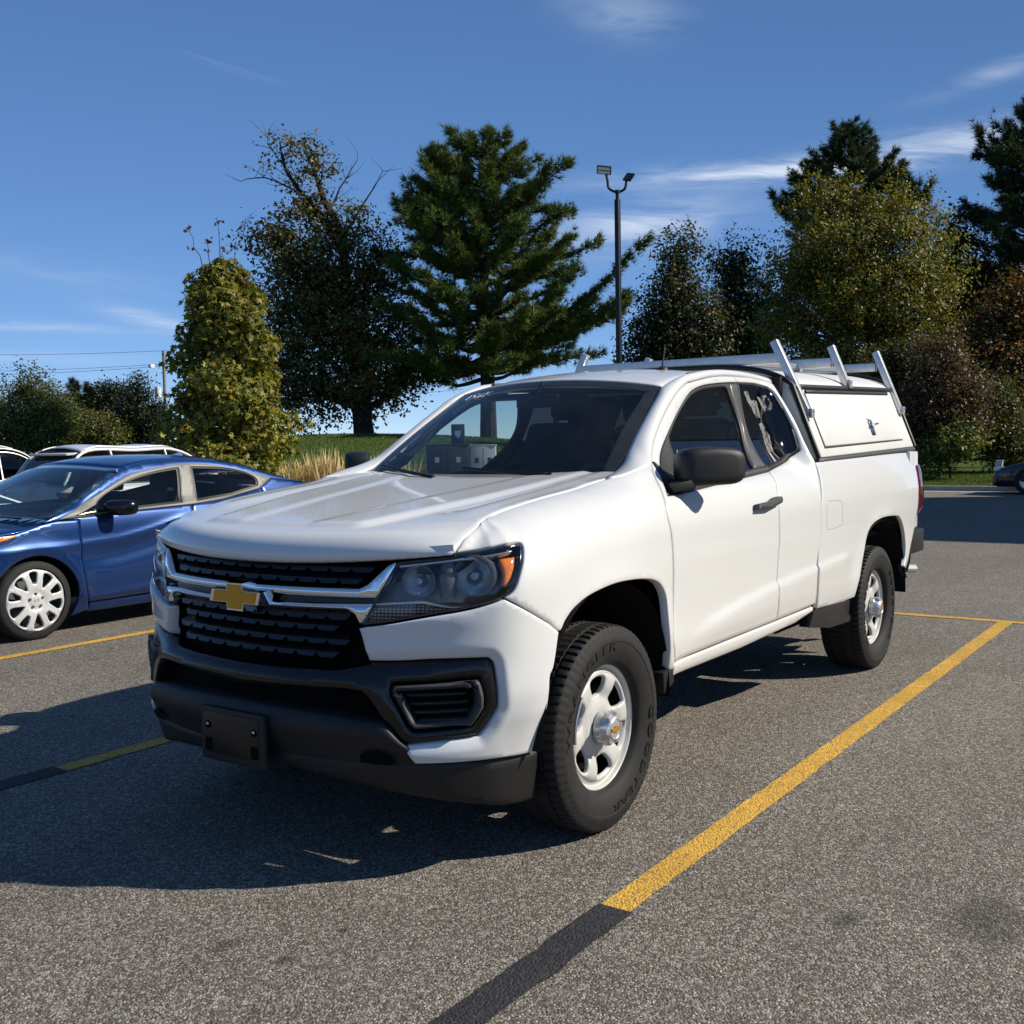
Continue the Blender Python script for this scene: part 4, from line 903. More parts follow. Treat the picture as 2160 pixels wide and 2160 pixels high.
# --- wheels
def tyre_mesh(R_=.375, w=.252, rr=.226, seg=288):
    hw = w/2
    # across the tread: columns with three grooves; rows: sipes cut into ribs and shoulders
    prof = [(rr, hw*.62, 0), (rr+.006, hw*.80, 0), (rr+.020, hw*.90, 0), (R_-.085, hw*1.0, 0), (R_-.062, hw*1.005, 0), (R_-.060, hw*1.02, 0), (R_-.045, hw*1.015, 0), (R_-.040, hw*1.0, 5), (R_-.020, hw*.96, 5), (R_-.008, hw*.90, 5), (R_-.003, hw*.80, 1),
            (R_-.001, hw*.60, 1), (R_-.001, hw*.585, 2), (R_-.010, hw*.57, 9), (R_-.010, hw*.51, 9), (R_, hw*.495, 3), (R_, hw*.09, 3), (R_-.010, hw*.075, 9)]
    prof = prof+[(r, -y, k) for r, y, k in prof[::-1]]
    t = np.linspace(0, 2*np.pi, seg, endpoint=False); V = np.zeros((len(prof), seg, 3)); i = np.arange(seg)
    for k, (r, y, kind) in enumerate(prof):
        rr_ = np.full(seg, r)
        if kind in (1, 2): rr_ = r-.009*((i % 4) == 0)
        elif kind == 3: rr_ = r-.008*(((i+(3 if y < .03 else 0)) % 4) == 2)
        elif kind == 5: rr_ = r-.003*((i % 4) == 0)
        yy = y*(1-.008*((i % 4) == 0)) if kind == 5 else np.full(seg, y)
        tw = t+(.012*np.sign(y) if kind == 3 and abs(y) > .03 else 0)
        V[k, :, 0] = rr_*np.cos(tw); V[k, :, 2] = rr_*np.sin(tw); V[k, :, 1] = yy
    n = seg; K = len(prof)
    F = [(a*n+b, (a+1)*n+b, (a+1)*n+(b+1) % n, a*n+(b+1) % n) for a in range(K-1) for b in range(n)]
    me = bpy.data.meshes.new('tyre'); setmesh(me, V.reshape(-1, 3), F, True); me.materials.append(M['rubber']); me.set_sharp_from_angle(angle=R(38)); return me
def arc_text(s, r, a0, height, mat, y, spacing=1.15, flip=False, spread=None):
    V, F = text_geo(s, height, .0012, spacing=spacing); wid = V[:, 0].max()-V[:, 0].min(); k = (spread*r/wid) if spread else 1.0
    th = a0+(V[:, 0]*k)/r; rad = r+V[:, 1]
    P = np.stack([rad*np.cos(th), np.full(len(V), y)+V[:, 2]+.0004, rad*np.sin(th)], 1)
    return P, F
def wheel_disc():
    # dished steel disc with six trapezoid windows, radius .075 to .205
    prof = pchip([0, .06, .085, .105, .150, .182, .196, .207, .217, .222, .228], [.004, .004, .002, -.008, .004, .008, .002, -.008, -.002, .010, .008])
    def Fd(x, z):
        r = np.hypot(x, z); a = np.arctan2(z, x); y = prof(r)
        sp = np.cos(3*(a-R(53)))**2; y = y+.0075*(sp**1.5)*np.exp(-((r-.14)/.045)**2)
        return np.stack([x, y, z], -1)
    n = 72; a = np.linspace(0, 2*np.pi, n, endpoint=False); outer = np.stack([.2005*np.cos(a), .2005*np.sin(a)], 1)
    holes = []
    for k in range(6):
        c = R(83+60*k); q = [(.113, -.14), (.112, 0), (.113, .14), (.124, .26), (.172, .305), (.188, .22), (.190, 0), (.188, -.22), (.172, -.305), (.124, -.26), (.113, -.14)]
        q = catmull(q, 4); holes.append(np.stack([q[:, 0]*np.cos(c+q[:, 1]), q[:, 0]*np.sin(c+q[:, 1])], 1))
    return panel_geo(Fd, outer, holes=holes, out=(0, 1, 0), gap=0, edge=.006, dip=.004, depth=.014, step=.012)
tyre_me = tyre_mesh()
dv, df_ = wheel_disc()
mb = MB(); mb.lathe([(.197, -.0215), (.202, -.0235), (.208, -.0300), (.2125, -.0305), (.2165, -.0255), (.2190, -.0165), (.2215, -.0115), (.2255, -.0105), (.229, -.0125), (.231, -.016), (.226, -.024)], 72, 'y'); lip_ = (np.vstack(mb.V), mb.F)
mb = MB(); mb.lathe([(.219, -.032), (.205, -.045), (.200, -.07), (.198, -.16), (.215, -.20)], 48, 'y'); barrel = (np.vstack(mb.V), mb.F)
# ribbed plastic hub cap with six lug bosses
def hub_geo():
    n = 72; a = np.linspace(0, 2*np.pi, n, endpoint=False); lob = .5+.5*np.tanh(3.2*np.cos(6*a))
    rows = [(.060, .0, -.004), (.060, .0, .018), (.052, .013, .026), (.046, .015, .044), (.043, .013, .050), (.040, .0, .052), (.036, 0, .056), (.034, 0, .054), (.001, 0, .056)]
    V = np.zeros((len(rows), n, 3))
    for k, (r, l, y) in enumerate(rows):
        rr_ = (r+l*lob); V[k, :, 0] = rr_*np.cos(a); V[k, :, 2] = rr_*np.sin(a); V[k, :, 1] = y
    return V.reshape(-1, 3), [(i*n+j, (i+1)*n+j, (i+1)*n+(j+1) % n, i*n+(j+1) % n) for i in range(len(rows)-1) for j in range(n)]
hv, hf = hub_geo()
proto = {}
for wi, (wx, ws, steer) in enumerate(((0.0, 1, 0), (-3.258, 1, 0), (0.0, -1, 0), (-3.258, -1, 0))):
    loc = (wx, .795*ws, .372); rot = (0, 0 if ws > 0 else 0, 0 if ws > 0 else math.pi)
    spin = {0: 0, 1: R(40), 2: R(10), 3: R(75)}[wi]
    if not proto:
        rim = mobj('wheel', dv+np.array((0, .072, 0)), df_, M['wheel_white'], truck); proto['rim'] = rim.data
        ty = bpy.data.objects.new('tyre', tyre_me)
        br_ = mobj('wheel_barrel', barrel[0]+np.array((0, .094, 0)), barrel[1], M['liner'], rim); proto['barrel'] = br_.data; proto['lip'] = mobj('wheel_lip', lip_[0]+np.array((0, .094, 0)), lip_[1], M['wheel_white'], rim).data  # barrel near black: shade behind the wheel windows put into its colour
        hb = mobj('hub_cap', hv+np.array((0, .085, 0)), hf, M['hub_silver'], rim); hb.data.set_sharp_from_angle(angle=R(40)); proto['hub'] = hb.data
        P = bow*.30; P = P if area(P) > 0 else P[::-1]; cap = mobj('cap_emblem', np.array([(p[0], .1435, p[1]) for p in P*.85]+[(p[0], .1405, p[1]) for p in P*.85]), [tuple(range(12))[::-1]]+[(i, (i+1) % 12, 12+(i+1) % 12, 12+i) for i in range(12)], M['gold'], rim, smooth=False); proto['cap'] = cap.data
        for kk, (s_, a0, sprd) in enumerate((('WRANGLER', R(47), 1.75), ('GOODYEAR', R(222), 1.65))):
            Pq, Fq = arc_text(s_, .296, a0, .043, None, .1275, spread=sprd); proto['let%d' % kk] = mobj('tyre_lettering', Pq, Fq, M['rubber_letter'], rim, smooth=False).data
        mb = MB(); mb.lathe([(.001, .02), (.115, .02), (.12, .01), (.12, -.01), (.001, -.01)], 40, 'y'); mb.box((-.10, 0, .06), (.08, .06, .14)); rotor = mb.build('brake_disc', M['brake_rust'], rim); proto['rotor'] = rotor.data
        COL.objects.link(ty); adopt(ty, rim)
    else:
        rim = bpy.data.objects.new('wheel', proto['rim']); COL.objects.link(rim); adopt(rim, truck)
        for nm, key in (('wheel_barrel', 'barrel'), ('wheel_lip', 'lip'), ('hub_cap', 'hub'), ('cap_emblem', 'cap'), ('tyre_lettering', 'let0'), ('tyre_lettering', 'let1'), ('brake_disc', 'rotor')):
            o = bpy.data.objects.new(nm, proto[key]); COL.objects.link(o); adopt(o, rim)
        ty = bpy.data.objects.new('tyre', tyre_me); COL.objects.link(ty); adopt(ty, rim)
    rim.location = loc; rim.rotation_mode = 'ZYX' if False else 'XYZ'; rim.rotation_euler = (0, spin, rot[2])
    if wi == 0:   # wheel weight clipped on the lip
        q = np.array([(.2245*math.cos(a), .106, .2245*math.sin(a)) for a in np.linspace(R(-2), R(40), 10)]); mb = MB(); mb.tube(q, .0065, 6); mb.build('wheel_weight', M['satin_chrome'], rim)
# --- topper on the bed
TS = lambda x: -(x+2.3)*.021
def top_side(x, t):   # t 0 at bed rail, 1 at gutter
    x = np.asarray(x, float); t = np.asarray(t, float); return np.stack([x, .872+(.722-.872)*t, 1.300+.392*t+TS(x)], -1)
def ts_m(x, h): return top_side(x, np.asarray(h)/.42)   # h metres up the slope
topper = mobj('topper', *(lambda g: (g[0], g[1]))(panel_geo(ts_m, np.array([(-2.315, .0), (-4.215, .0), (-4.215, .42), (-2.315, .42)]), out=OUTL, gap=0, edge=.006, dip=.004, depth=.02, step=.1)), M['topper_white'], truck)
V, F = panel_geo(ts_m, np.array([(-2.315, .0), (-4.215, .0), (-4.215, .42), (-2.315, .42)]), out=OUTL, gap=0, edge=.006, dip=.004, depth=.02, step=.1); mobj('topper_side', V*MIR, [f[::-1] for f in F], M['topper_white'], topper)
def tp(name, mat, poly, both=False, **k):
    V, F = panel_geo(ts_m, np.array(poly, float), out=OUTL, **k); o = mobj(name, V, F, mat, topper)
    if both: mobj(name, V*MIR, [f[::-1] for f in F], mat, topper)
    return o
dpoly = [(-2.47, .055), (-4.00, .055), (-4.03, .375), (-2.47, .375)]
tp('door_gap', M['seal_black'], [(-2.462, .047), (-4.00, .050), (-4.04, .378), (-2.462, .378)], True, gap=0, base=.001, edge=.003, dip=0, depth=.003, step=.2)
sdoor = tp('side_door', M['topper_white'], dpoly, True, gap=.003, base=.007, edge=.006, dip=.004, depth=.006, step=.1)
tp('hinge_strip', M['seal_black'], [(-2.48, .372), (-4.03, .372), (-4.03, .392), (-2.48, .392)], True, gap=0, base=.012, edge=.004, dip=.003, depth=.012, step=.2)
tp('gutter_rail', M['seal_black'], [(-2.315, .398), (-4.22, .398), (-4.22, .425), (-2.315, .425)], True, gap=0, base=.014, edge=.006, dip=.006, depth=.02, step=.2)
tp('base_molding', M['grey_plastic'], [(-2.31, -.028), (-4.20, -.028), (-4.20, -.004), (-2.31, -.004)], True, gap=0, base=.006, edge=.005, dip=.004, depth=.02, step=.2)
tp('edge_molding', M['seal_black'], [(-2.315, .0), (-2.335, .0), (-2.335, .42), (-2.315, .42)], True, gap=0, base=.006, edge=.004, dip=.003, depth=.02, step=.1)
tp('edge_molding', M['seal_black'], [(-4.20, .0), (-4.222, .0), (-4.222, .42), (-4.20, .42)], True, gap=0, base=.006, edge=.004, dip=.003, depth=.02, step=.1)
# T-handle latch in a chrome dish
lat = tp('latch_plate', M['chrome'], [(-3.36, .095), (-3.45, .095), (-3.46, .205), (-3.37, .215)], gap=0, base=.011, edge=.008, dip=.006, depth=.006, step=.02)
lat2 = tp('latch_dish', M['lamp_dark'], [(-3.378, .112), (-3.435, .112), (-3.442, .19), (-3.385, .198)], gap=0, base=.0125, edge=.004, dip=.003, depth=.003, step=.02)
c = ts_m(np.array([-3.405]), np.array([.16]))[0]; mb = MB(); mb.tube([c+np.array((0, .008, .004)), c+np.array((0, .035, .014))], .008, 8); mb.tube([c+np.array((.035, .036, .014)), c+np.array((-.045, .036, .018))], .007, 8); mb.build('latch_handle', M['chrome'], topper, smooth=True)
# roof shell: crowned, rounded to the gutters, closed front and rear faces
yy = np.linspace(-1, 1, 41); xs = np.concatenate([[-2.315, -2.317, -2.33], np.linspace(-2.4, -4.05, 18), [-4.14, -4.19, -4.212, -4.216]])
def crown(v): return 1.692+.120*(1-np.abs(v)**3.6)**.8
G = np.zeros((len(xs), 41, 3))
for i, x in enumerate(xs):
    k = 1.0
    if x > -2.34: k = [.965, .985, 1][i]
    if x < -4.08: k = [.99, .965, .93, .90][i-len(xs)+4]
    G[i, :, 0] = x; G[i, :, 1] = yy*.722; G[i, :, 2] = 1.692+(crown(yy)-1.692)*k+TS(x)+(.003*np.cos((x+2.3)*30)*0)
grid_surf('topper_roof', G, M['topper_white'], topper, flip=False, thick=.01)
for x, nm in ((-2.32, 'topper_front'), (-4.205, 'topper_rear')):
    P = np.vstack([np.stack([np.full(41, x), yy*.718, crown(yy)-.004+TS(x)], 1), [(x, .868, 1.30+TS(x)), (x, -.868, 1.30+TS(x))]]); mobj(nm, np.vstack([P, P+np.array((-.01, 0, 0))]), [tuple(range(43)), tuple(range(43, 86))[::-1]], M['topper_white'], topper, smooth=False)
# black trim hoop round the front and rear edges
for x in (-2.318, -4.212):
    hp_ = np.vstack([[(x, .874, 1.30+TS(x))], np.stack([np.full(41, x), yy[::-1]*.724, crown(yy[::-1])+.004+TS(x)], 1), [(x, -.874, 1.30+TS(x))]]); mb = MB(); mb.tube(hp_, .014, 8); mb.build('trim_hoop', M['seal_black'], topper, smooth=True)
mb = MB(); mb.box((-2.325, 0, 1.50), (.008, 1.1, .28)); mb.build('front_window', M['dark_glass'], topper)
# --- aluminium ladder rack
rack = empty('ladder_rack', parent=truck); rack['_local'] = 1
AL = M['aluminium']
for x, b, tp_ in ((-2.375, (.800, 1.520), (.602, 1.942)), (-3.245, (.728, 1.712), (.625, 1.968)), (-4.165, (.795, 1.565), (.625, 1.988))):
    for s in (1, -1):
        mb = MB(); p = np.array((x, b[0]*s, b[1])); q = np.array((x, tp_[0]*s, tp_[1])); mb.bar(p, q, .042, .042, up=(1, 0, 0)); mb.build('rack_post', AL, rack, bevel=.004)
        mb = MB(); mb.box(p+np.array((-.004, .012*s, .02)), (.05, .02, .05)); mb.tube([p+np.array((0, .02*s, .03)), p+np.array((0, .03*s, .032))], .007, 6); mb.build('post_foot', M['galvanised'], rack, bevel=.003)
    z0 = {-2.375: 1.846, -3.245: 1.868, -4.165: 1.884}[x]; yq = .645
    mb = MB(); mb.box((x, 0, z0), (.045, 2*yq-.03, .056)); mb.build('crossbar', AL, rack, bevel=.004)
for s in (1, -1):
    mb = MB(); mb.bar((-2.40, .40*s, 1.838), (-4.15, .40*s, 1.876), .05, .03); mb.build('side_rail', AL, rack, bevel=.003)
    for xx in (-2.44, -3.20, -3.29, -4.12):
        mb = MB(); mb.box((xx, .40*s, 1.828+TS(xx)*1.0), (.05, .045, .045)); mb.build('rail_clamp', M['galvanised'], rack, bevel=.003)
for yy_ in (-.12, .10, .28):
    mb = MB(); mb.box((-2.352, yy_, 1.806), (.035, .12, .035)); mb.tube([(-2.335, yy_, 1.812), (-2.325, yy_, 1.812)], .010, 6); mb.build('mount_bracket', M['galvanised'], rack, bevel=.003)
# --- cab interior
IB = M['interior_black']
def dash(x, y): return np.stack([x, y, 1.215-.10*sm(-.62, -.85, x)+.02*np.exp(-((y-.38)/.2)**2)*sm(-.5, -.65, x)], -1)
panel('dashboard', IB, truck, dash, np.array([(-.36, -.64), (-.36, .64), (-.80, .76), (-.86, .70), (-.86, -.70), (-.80, -.76)]), out=(0, 0, 1), step=.06, gap=0, edge=.02, dip=.015, depth=.35)
sw = empty('steering_wheel', parent=truck); sw['_local'] = 1
a = np.linspace(0, 2*np.pi, 33); ax = np.array((-.90, 0, .43)); e1 = np.array((0, 1., 0)); e2 = np.cross(ax, e1); ctr = np.array((-.93, .37, 1.13))
mb = MB(); mb.tube(ctr+.185*(np.cos(a)[:, None]*e1+np.sin(a)[:, None]*e2), .016, 8, cap=False); mb.build('wheel_rim', IB, sw, smooth=True)
mb = MB(); mb.bar(ctr-e1*.17, ctr+e1*.17, .05, .02, up=ax); mb.bar(ctr, ctr-e2*.17*np.sign(e2[2]), .05, .02, up=ax); mb.lathe([(.001, .02), (.06, .015), (.07, 0), (.05, -.03), (.03, -.12)], 20, 'x', (0, 0, 0)); mb.build('wheel_spokes', IB, sw, xf=None) if False else None
mb = MB(); mb.bar(ctr-e1*.17, ctr+e1*.17, .05, .02, up=ax); mb.bar(ctr, ctr-e2*.17*np.sign(e2[2]), .05, .02, up=ax); mb.bar(ctr, ctr-ax*.25, .06, .06); mb.build('wheel_spokes', IB, sw, bevel=.006)
for y0 in (.37, -.37):
    st = empty('seat', parent=truck); st['_local'] = 1
    mb = MB(); mb.box((-1.35, y0, .88), (.52, .50, .18)); mb.build('seat_cushion', M['seat_cloth'], st, bevel=.05, seg=3)
    mb = MB(); mb.bar((-1.56, y0, .90), (-1.80, y0, 1.50), .48, .15, up=(1, 0, 0)); mb.build('seat_back', M['seat_cloth'], st, bevel=.05, seg=3)
    mb = MB(); mb.bar((-1.83, y0, 1.535), (-1.87, y0, 1.70), .26, .10, up=(1, 0, 0)); mb.build('headrest', M['seat_cloth'], st, bevel=.035, seg=3)
for s in (1, -1):   # grab handles on the pillars, inner door skins
    pts = np.array([(-.66, .66*s, 1.36), (-.70, .60*s, 1.36), (-.86, .575*s, 1.47), (-.98, .57*s, 1.555), (-.98, .61*s, 1.58)]); mb = MB(); mb.tube(catmull(pts, 5), .014, 8); mb.build('grab_handle', IB, truck, smooth=True)
    G = np.zeros((12, 4, 3))
    for i, x in enumerate(np.linspace(-.42, -2.2, 12)):
        for j, z in enumerate((.55, .9, 1.12, 1.225)): G[i, j] = (x, (float(S(u_of_x(x), z)[1])-(.10 if j < 3 else .05))*s, z)
    grid_surf('door_lining', G, M['interior_black'], truck, flip=s < 0)
mb = MB(); mb.box((-.93, .0, 1.60), (.02, .24, .06)); mb.bar((-.93, 0, 1.63), (-.98, 0, 1.69), .02, .02); mb.build('rear_view_mirror', IB, truck, bevel=.012)
for s in (1, -1):
    mb = MB(); mb.bar((-1.13, .32*s, 1.625), (-1.27, .32*s, 1.655), .34, .014); mb.build('sun_visor', M['interior_grey'], truck, bevel=.006)
# ================================================================ blue sedan
sedan = tag(empty('sedan', (-2.45, -5.52, 0)), 'metallic blue four door sedan parked beside the pickup', 'car')
CY = -5.52
_half = pchip([.12, .20, .30, .42, .55, .70, .80, .88, .94, 1.0, 1.1, 1.2, 1.3, 1.38, 1.44], [.78, .82, .865, .885, .892, .895, .888, .872, .848, .80, .755, .705, .645, .575, .49])
def SE(x, z):
    x = np.asarray(x, float); z = np.asarray(z, float)+0*x
    t = np.clip((x+.75)/.9, 0, 1.3); r = np.clip((-3.6-x)/1.2, 0, 1.3)
    y = _half(z)-.22*t**2.4-.10*r**2
    for cx in (-1.12, -3.82):
        rr = np.hypot(x-cx, z-.295); y = y+.014*np.exp(-((rr-.39)/.07)**2)*sm(.25, .4, z)
    # swept crease rising along the doors, hollow under it
    zc = np.interp(-x, [1.0, 1.5, 1.84, 2.1, 2.45, 3.2, 4.2], [.66, .672, .690, .735, .81, .87, .90])
    y = y+.012*np.exp(-((z-zc-.012)/.03)**2)-.022*np.exp(-((z-zc+.10)/.075)**2)*sm(-1.35, -1.8, x)
    zl = np.interp(-x, [1.4, 2.4, 3.4], [.25, .30, .42]); y = y+.012*np.exp(-((z-zl)/.03)**2)*sm(-1.4, -1.7, x)
    return np.stack([x+0*z, y, z], -1)
def two(name, mat, poly, F_=SE, parent=sedan, **k):
    V, Fc = panel_geo(F_, np.asarray(poly, float), out=(0, 1, 0), **k); o = []
    for s in (1, -1):
        o.append(mobj(name, V*np.array((1, s, 1))+np.array((0, CY, 0)), Fc if s > 0 else [f[::-1] for f in Fc], mat, parent if not isinstance(parent, list) else parent[0 if s > 0 else 1]))
    return o
def arch(cx, r0=.36, z0=.14):
    a = np.linspace(R(-24), R(204), 26); return np.stack([cx+r0*np.cos(a), .27+r0*np.sin(a)], 1)
dl = [(-1.503, .876), (-1.493, .718), (-1.515, .449), (-1.574, .225)]
BP = M['blue_paint']
fa = arch(-1.12)[::-1]
two('fender', BP, np.vstack([catmull(dl, 5), [(-1.60, .16)], fa, [(-.72, .16), (-.45, .20), (-.35, .50), (-.42, .70), (-.62, .775), (-.95, .80)], catmull([(-1.05, .822), (-1.2, .862), (-1.33, .880)], 4)]), step=.02)
rl = [(-2.575, .90), (-2.57, .70), (-2.59, .45), (-2.60, .23)]
sdoors = two('front_door', BP, np.vstack([catmull(dl[::-1], 5), catmull([(-1.40, .888), (-1.632, .902), (-1.874, .913), (-2.585, .935)], 4), catmull(rl, 4), [(-2.0, .228)]]), step=.02)
rdoor = two('rear_door', BP, np.vstack([catmull(rl[::-1], 4), catmull([(-2.588, .935), (-2.942, .966), (-3.30, 1.02), (-3.42, 1.045)], 4), [(-3.50, .80), (-3.46, .64)], arch(-3.82)[::-1][:0], [(-3.40, .50), (-3.38, .23)]]), step=.025)
two('rear_quarter', BP, np.vstack([[(-3.38, .16), (-3.40, .50), (-3.46, .64), (-3.50, .80), (-3.42, 1.045)], catmull([(-3.574, 1.127), (-3.976, 1.07), (-4.45, 1.02), (-4.85, .99)], 4), [(-4.95, .9), (-4.95, .30), (-4.3, .20)], arch(-3.82)[::1]]), step=.03)
two('sill', BP, [(-1.60, .215), (-3.37, .215), (-3.37, .135), (-1.60, .135)], step=.05, base=-.01)
# window band: satin surround, glass, dark seals, upper frame of the body
sur = catmull([(-1.33, .887), (-1.696, 1.044), (-1.983, 1.169), (-2.17, 1.226), (-2.627, 1.279), (-2.988, 1.263), (-3.398, 1.173), (-3.574, 1.127)], 6)
low = [(-3.42, 1.045), (-3.376, 1.032), (-2.942, .968), (-2.588, .937), (-1.874, .915), (-1.632, .903)]
gf = np.vstack([catmull([(-1.70, .995), (-1.80, 1.055), (-1.966, 1.128), (-2.151, 1.184), (-2.35, 1.224), (-2.592, 1.253)], 5), [(-2.500, .957), (-1.875, .925), (-1.66, .915)]])
gr = np.vstack([catmull([(-2.715, 1.255), (-3.069, 1.235), (-3.284, 1.190), (-3.396, 1.128), (-3.388, 1.060)], 5), [(-3.057, .995), (-2.655, .962)]])
two('mirror_sail', M['gloss_black'], [(-1.47, .905), (-1.70, .985), (-1.69, .91), (-1.60, .905)], gap=0, base=.0065, edge=.003, dip=.002, step=.04)
two('window_surround', M['satin_trim'], np.vstack([sur, low]), gap=.0, base=.004, edge=.004, dip=.004, step=.03, holes=[gf, gr])
for g_, d_ in ((gf, sdoors), (gr, rdoor)):
    gc = g_.mean(0); two('window_seal', M['seal_black'], gc+(g_-gc)*1.0, parent=d_, gap=-.004, base=-.006, edge=.004, dip=0, step=.04, holes=[gc+(g_-gc)*np.array((.955, .90))], depth=.01)
    two('window_glass', M['car_glass'], g_, parent=d_, gap=-.004, base=-.012, edge=.003, dip=0, step=.06, depth=.003)
# body side of roof: rail from windshield to deck
rail = catmull([(-1.20, .872), (-1.535, 1.005), (-2.039, 1.250), (-2.469, 1.318), (-2.917, 1.308), (-3.274, 1.252), (-3.62, 1.150), (-3.976, 1.075)], 6)
two('roof_rail', BP, np.vstack([rail, catmull([(-3.574, 1.121), (-3.398, 1.167), (-2.988, 1.257), (-2.627, 1.273), (-2.17, 1.220), (-1.983, 1.163), (-1.696, 1.038), (-1.33, .881)], 6)]), gap=0, base=.001, edge=.004, dip=.002, step=.03)
# top surfaces between the rails
P3 = SE(rail[:, 0], rail[:, 1]); n = len(P3)
def bridge(name, A, crown, mat, m=15, base=0.0, parent=sedan, sweep=0.0):
    v = np.linspace(-1, 1, m); G = np.zeros((len(A), m, 3))
    for j, q in enumerate(v):
        G[:, j, 0] = A[:, 0]+sweep*(1-q*q); G[:, j, 1] = CY+A[:, 1]*q; G[:, j, 2] = A[:, 2]+crown*(1-q*q)+base
    return grid_surf(name, G, mat, parent, flip=False, thick=.004)
i0 = int(np.argmin(np.abs(rail[:, 0]+2.02))); i1 = int(np.argmin(np.abs(rail[:, 0]+3.05))); i2 = int(np.argmin(np.abs(rail[:, 0]+3.72)))
iw = int(np.argmin(np.abs(rail[:, 0]+1.24)))
cr = np.interp(rail[:, 0], [-3.9, -3.2, -2.6, -2.05, -1.25], [.05, .05, .045, .045, .04])
def crn(a, b): return cr[a:b][:, None]
def bridge2(name, a, b, mat, sw):
    A = P3[a:b+1]; v = np.linspace(-1, 1, 17); G = np.zeros((len(A), 17, 3))
    for j, q in enumerate(v):
        G[:, j, 0] = A[:, 0]+sw[a:b+1]*(1-q*q); G[:, j, 1] = CY+A[:, 1]*q; G[:, j, 2] = A[:, 2]+cr[a:b+1]*(1-q*q)+.002
    return grid_surf(name, G, mat, sedan, flip=False, thick=.004)
sw = np.interp(rail[:, 0], [-3.9, -3.05, -2.6, -2.05, -1.2], [-.18, -.10, 0, .16, .34])
bridge2('roof', i0, i1, BP, sw); bridge2('windshield', iw, i0, M['car_glass'], sw); bridge2('rear_window', i1, i2, M['dark_glass'], sw)
# hood, deck, nose, tail
yy = np.linspace(-1, 1, 21)
def strip(name, xs, hw, zz, crown, mat, fl=False):
    G = np.zeros((len(xs), 21, 3))
    for i, x in enumerate(xs):
        G[i, :, 0] = x-(.12*yy**2 if x > -.3 else 0); G[i, :, 1] = CY+hw[i]*yy; G[i, :, 2] = zz[i]+crown[i]*(1-np.abs(yy)**2.5)
    return grid_surf(name, G, mat, sedan, flip=fl, thick=.004)
strip('hood', [-1.30, -1.02, -.7, -.42, -.15, -.02, .02, .03], [.866, .878, .884, .82, .70, .64, .62, .60], [.868, .815, .788, .735, .665, .60, .52, .45], [.035, .065, .075, .07, .06, .04, .03, .02], BP)
strip('trunk_lid', [-3.70, -3.95, -4.3, -4.6, -4.85, -4.92, -4.94], [.745, .74, .735, .72, .70, .69, .68], [1.135, 1.075, 1.03, 1.01, .99, .93, .55], [.02, .025, .03, .03, .03, .03, .02], BP)
strip('front_bumper', [-.45, -.2, .0, .05, .05, .02], [.80, .74, .66, .62, .62, .62], [.64, .60, .52, .42, .28, .18], [.0, .0, .0, .0, .0, .0], BP)
two('headlight', M['lens_white'], [(-.98, .800), (-.66, .790), (-.40, .72), (-.30, .66), (-.50, .665), (-.80, .735)], gap=.0, base=.004, edge=.006, dip=.004, step=.03)
two('side_marker', M['amber'], [(-.995, .797), (-.86, .79), (-.84, .757), (-.90, .765)], gap=.0, base=.007, edge=.003, dip=.002, step=.03)
